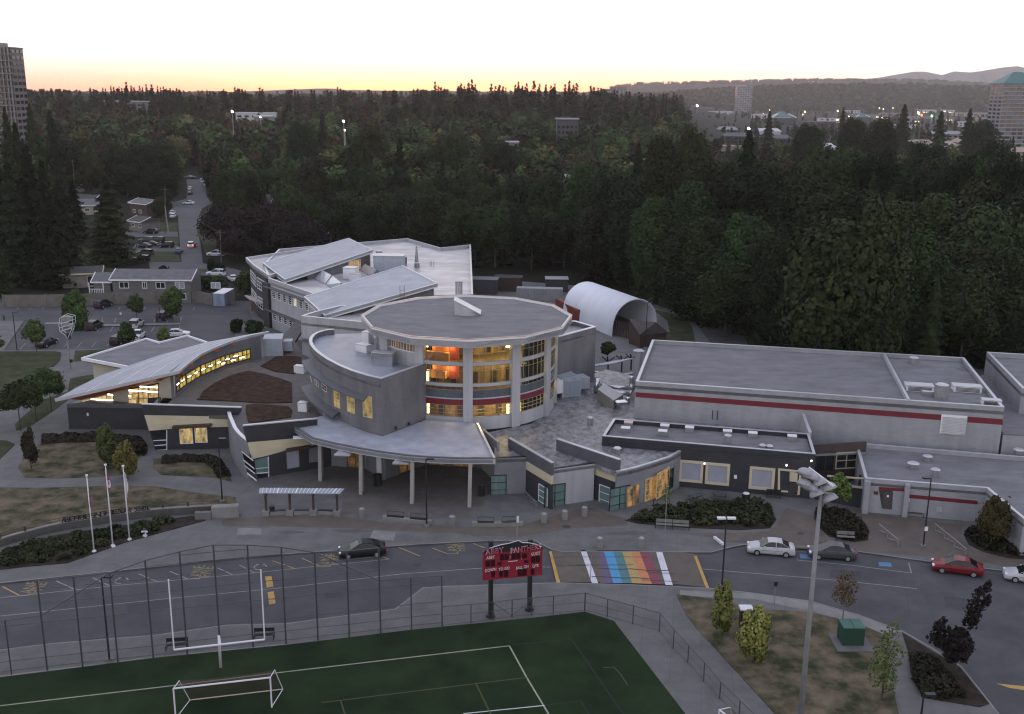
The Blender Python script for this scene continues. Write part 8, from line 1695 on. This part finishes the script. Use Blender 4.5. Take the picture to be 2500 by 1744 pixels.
TB=[ # px0,px1,row of base, height,label,wall,roof,lit,gable
 (1700,1760,448,6,'cream boxes of a low building left of the tall conifer behind the woods',1,2,False,False),(1715,1810,378,6,'long tan roofed building just behind the woods, lit by dusk',1,2,True,False),
 (1985,2040,385,7,'pale apartment block half hidden right of the conifer',3,1,False,True),(2190,2330,378,8,'white balcony apartment block with brown roof behind the trees at right',3,2,True,True),(2335,2420,372,8,'brown roofed apartment block beside the white balcony block',1,2,False,True),
 (2275,2350,345,7,'low grey roofed row of houses left of the round trees at right',0,0,False,True),(2440,2530,350,7,'grey roofed row of houses at the right edge',0,0,False,True),(2480,2560,392,6,'tan roofed house at the right edge above the woods',1,2,False,True),
 (1870,1930,358,7,'dark roofed town house row left of centre in the town',4,3,False,True),(1770,1840,352,7,'dark roofed houses behind the conifers left of the town',4,3,False,True),(1960,2040,312,8,'long dark shop roof in front of the green pyramid roof',4,3,False,False),(2050,2110,322,8,'dark flat store roof right of the green pyramid roof',4,3,True,False),
 (2225,2330,300,9,'long store with pale roof and glowing shop signs',0,0,True,False),(2080,2170,292,8,'flat grey mall roof in the middle of the town',0,0,True,False),(1840,1900,290,8,'white flat roof by the tower block',3,1,False,False),(1730,1790,282,8,'white low warehouse left of the distant tower',3,1,False,False),
 (1850,1990,268,9,'wide brown timber framed construction block behind the tower',2,2,True,False),(2000,2120,266,9,'long cream warehouse in the far town',1,1,True,False),(2130,2240,270,8,'pale flat warehouse roof in the far town, right of the cream one',0,1,True,False),(2250,2330,276,8,'white warehouse with lit front right of the far town',3,1,True,False),
 (2340,2440,285,8,'tan low store left of the right tower',1,0,False,False),(2390,2440,300,8,'cream block just left of the right tower base',1,1,False,False),(1680,1740,262,8,'grey low building at the left end of the far town',0,0,True,False),(1890,1930,300,7,'small pale shed roofs below the brown construction block',3,1,False,True),
 (2150,2215,285,7,'blue grey shop block in the middle town',0,0,True,False),(2060,2100,277,7,'small white roof between the warehouses',3,1,False,False)]
TB+=[(1755,1800,330,6,'grey hipped roof between the lamp conifer and the town','x',0,False,True),(1850,1905,335,6,'pale roofed house just above the woods left of the autumn tree','y',1,False,True),(2110,2175,340,6,'grey roofed houses in a tree gap right of the autumn tree','x',0,False,True),(2400,2470,332,6,'grey roofs in front of the right tower','x',0,False,True),(2000,2050,300,7,'flat white roof between the two pyramid roofs','y',1,True,False),(2170,2235,318,7,'pale grey store roof behind the tall dark conifer','y',1,False,False),(2330,2390,310,7,'flat pale roof left below the right tower','y',1,False,False),(1930,1990,322,6,'dark flat roof in front of the first pyramid roof','z',3,False,False)]
TB=[q[:5]+({'x':0,'y':3,'z':4}.get(q[5],q[5]),)+q[6:] for q in TB]
for i,(x0,x1,row,h,lab,wi,ri,lit,ga) in enumerate(TB): block(x0,x1,row,rowY((x0+x1)/2,row),h,lab,wi,ri,lit,ga,wins=4+i%3)
# scattered roofs inside the woods
for x0,x1,row,Y,h,lab,wi,ri in ((575,665,277,820,27,'white roofed building cluster in the woods left of centre',3,1),(620,660,285,780,24,'slanting pale roof beside the white roofed cluster',0,1),(1360,1412,292,640,14,'stacked grey roofs in the woods right of centre',4,0),(1225,1265,350,560,9,'faint grey roof deep in the woods at centre',0,0),(1345,1400,436,395,7,'pale roof in a small clearing behind the hoop shelter',0,0),(255,350,248,900,44,'white flat building beside the left tower',0,1),(1490,1530,212,1900,58,'pale building on the ridge crest right of centre',0,0),(1467,1490,218,1880,54,'smaller building left of the pale one on the ridge crest',0,0)):
    a=gy(f0,x0,row,Y); t=block(x0,x1,row,Y,max(6,a.z),lab,wi,ri,False,False,dep=14,wins=5)
# green pyramid roofs of the mall
for px,row,wpx,lab in ((1915,287,58,'larger green and white pyramid mall roof'),(2108,286,34,'smaller green and white pyramid mall roof')):
    Y=rowY(px,row+8,6); a=gy(f0,px-wpx/2,row,Y); b=gy(f0,px+wpx/2,row,Y); W_=b.x-a.x; z0=a.z; t=T('mall_roof',lab,'building',((a.x+b.x)/2,Y,0)); mb=MB(); mb.prism([(a.x,Y),(b.x,Y),(b.x,Y+W_),(a.x,Y+W_)],0,z0-1); mb.build('wall',wl[4],t)
    c=((a.x+b.x)/2,Y+W_/2,z0+W_*.25); mb=MB(); mb.add([(a.x,Y,z0),(b.x,Y,z0),(b.x,Y+W_,z0),(a.x,Y+W_,z0),c],[(0,1,4),(1,2,4),(2,3,4),(3,0,4),(3,2,1,0)]); mb.build('roof',mat('teal_roof',(.035,.11,.105),rough=.5),t)
    mb=MB(); 
    for p,q in (((a.x,Y,z0+.3),c),((b.x,Y,z0+.3),c)): mb.bar(p,lerp(Vector(p),Vector(q),.55),W_*.05,W_*.05)
    mb.build('hip_trim',whitep,t)
def tower(label,px0,px1,rowtop,Y,floors,wallm,roofm,dep,base=0,cap='flat',bal=True):
    a=gy(f0,px0,rowtop,Y); b=gy(f0,px1,rowtop,Y); top=a.z; W_=b.x-a.x; t=T('tower_block',label,'building',(a.x,Y,base)); mb=MB(); mb.prism([(a.x,Y),(b.x,Y),(b.x,Y+dep),(a.x,Y+dep)],base,top); w_=mb.build('wall',wallm,t)
    fh=(top-base)/floors; k=6
    for f_ in range(floors):
        z=base+fh*(f_+.5)
        mb=MB()
        for i in range(k):
            x=lerp(a.x,b.x,(i+.5)/k)
            if (i+f_)%5!=4: mb.box((x,Y-.12,z),(W_/k*.68,.24,fh*.52))
        for j in range(3): y=Y+dep*(j+.5)/3; mb.box((a.x-.12,y,z),(.24,dep/3*.6,fh*.5)); mb.box((b.x+.12,y,z),(.24,dep/3*.6,fh*.5))
        mb.build('window_row',glass,t)
        if bal: mb=MB(); mb.box(((a.x+b.x)/2,Y-.7,base+fh*f_),(W_*1.02,1.5,.35)); mb.build('balcony_slab',roofm,t)
    if cap=='flat':
        mb=MB(); mb.box(((a.x+b.x)/2-W_*.1,Y+dep/2,top+1.2),(W_*.5,dep*.5,2.4)); mb.box(((a.x+b.x)/2,Y+dep/2,top+.2),(W_*1.03,dep*1.03,.5)); mb.build('roof_plant',roofm,t)
    else:
        c=((a.x+b.x)/2,Y+dep/2,top+W_*.30); mb=MB(); mb.add([(a.x-1,Y-1,top),(b.x+1,Y-1,top),(b.x+1,Y+dep+1,top),(a.x-1,Y+dep+1,top),(c[0]-W_*.12,c[1],c[2]),(c[0]+W_*.12,c[1],c[2])],[(0,1,5,4),(1,2,5),(2,3,4,5),(3,0,4),(3,2,1,0)]); mb.build('roof',mat('teal_roof',(.035,.11,.105),rough=.5),t)
    return t
brk=mat('tower_dusk_brick',(.07,.065,.07),(.10,.09,.09),.1,rough=.6); 
tl_=tower('tall glass and brick apartment tower at the left edge',-60,24,116,505,21,brk,mat('tower_concrete',(.17,.16,.16),rough=.6),13,0)
for px in (2,12,20): 
    a=gy(f0,px,130,504.4); mb=MB(); mb.box((a.x,504.2,33),(.5,.5,62)); mb.build('pilaster',MATS['tower_concrete'],tl_)
tower('pale apartment tower with green hipped roof at the right edge',2452,2545,204,960,16,mat('pale_tower_wall',(.17,.175,.19),rough=.7),mat('pale_tower_slab',(.32,.325,.34),rough=.7),26,0,'hip')
tower('small distant pale tower block in the middle of the town',1801,1838,211,2600,15,mat('pale_tower_wall',(.24,.24,.25),rough=.7),mat('pale_tower_slab',(.36,.36,.37),rough=.7),24,0,'flat',False)
# bright sports and street lights far away, plus water glints put in as glowing boxes
fl_em=mat('floodlight_and_glint_glow',(1,1,1),emit=(1,.97,.92),es=7); ste=mat('street_glow',(1,.8,.5),emit=(1,.7,.35),es=6)
def glow(px,row,Y,s,label,m=fl_em,cat='floodlight',name='floodlight'):
    p=gy(f0,px,row,Y); z0=min(terr(p.x,Y),p.z-2); t=T(name,label,cat,(p.x,Y,z0)); mb=MB(); mb.tube([(p.x,Y,z0-.5),(p.x,Y,p.z)],.12+Y*.00015,5); mb.build('pole',galv,t); mb=MB(); mb.box((p.x-s*.2,Y-.2,p.z),(s*.5,.3,s)); mb.box((p.x+s*.25,Y-.2,p.z-s*.2),(s*.5,.3,s*.7)); mb.build('lamp',m,t)
glow(567,272,640,1.2,'bright white floodlight in the woods left of centre'); glow(636,286,700,.8,'small white light beside the roof cluster in the woods'); glow(839,296,560,1.0,'bright floodlight among the trees near the centre'); glow(842,318,545,.7,'glowing stand-in for light reflected below the central floodlight'); glow(1828,314,900,2.0,'brilliant lamp above the conifer in front of the town'); glow(1702,258,1900,3.5,'upper white light at the left of the town'); glow(1689,284,1500,2.4,'lower white light at the left of the town'); glow(1052,382,470,1.4,'glowing stand-in for a lake glint in the dark trees, left one'); glow(1098,388,468,1.5,'glowing stand-in for a lake glint in the dark trees, right one'); glow(1180,398,455,.8,'glowing stand-in for a faint water glint right of the other two')  # glimmers and reflected light: glints built as glowing boxes under the floodlight name
for i,(px,row,Y,c,lab) in enumerate(((2250,281,1700,(1,.15,.05),'red shop sign in the town'),(2242,275,1750,(1,.9,.7),'white shop sign above the red one'),(2275,283,1700,(.2,1,.3),'green shop sign right of the red one'),(2228,348,1000,(1,.12,.05),'red traffic light in the town street'),(2241,348,1000,(.1,1,.6),'green traffic light in the town street'),(1965,273,2300,(1,.8,.15),'yellow lit sign near the pyramid roof'),(2045,271,2400,(1,.85,.5),'warm lit window band in the middle town'))):
    glow(px,row,Y,1.8 if Y<1500 else 3.4,lab,mat('sign_glow_%d'%i if 0 else 'sign_glow_'+lab.split()[0]+'_'+lab.split()[1],c,emit=c,es=3),'town light','town_light')
rs_=random.Random(3)
places=['left','centre left','centre','centre right','right']
for i in range(12):
    px=rs_.uniform(1690,2420); row=rs_.uniform(262,292); Y=min(2800,rowY(px,row,6)); glow(px,row,Y,2.2 if Y>1800 else 1.3,f'{ords[i]} tiny warm street light from left to right among the town roofs' if 0 else f'tiny warm light in the town, pixel column {int(px)}' if 0 else 'tiny warm light among the roofs of the far town',ste,'town light','town_light')
for o in sc.objects:
    if o.get('label')=='tiny warm light among the roofs of the far town': o['group']='tiny warm lights of the far town'
# ================================================================ HAZE
HAZE=6e-5
mb=MB(); mb.box((0,6940,199),(17800,14150,404)); hz_=mb.build('haze',None); hm=bpy.data.materials.new('haze'); hm.use_nodes=True; N=hm.node_tree.nodes; N.clear(); o=N.new('ShaderNodeOutputMaterial'); pv=N.new('ShaderNodeVolumePrincipled'); pv.inputs['Density'].default_value=HAZE; pv.inputs['Color'].default_value=(.92,.86,.86,1); pv.inputs['Anisotropy'].default_value=.55; hm.node_tree.links.new(pv.outputs[0],o.inputs['Volume']); hz_.data.materials.append(hm); tag(hz_,'thin dusk haze over the town and woods','haze',kind='stuff')

for m_ in bpy.data.materials:      # small lit panes and lamps: seen as they are, their weak light on far surfaces is left to bounces
    try: m_.cycles.emission_sampling='NONE'
    except Exception: pass
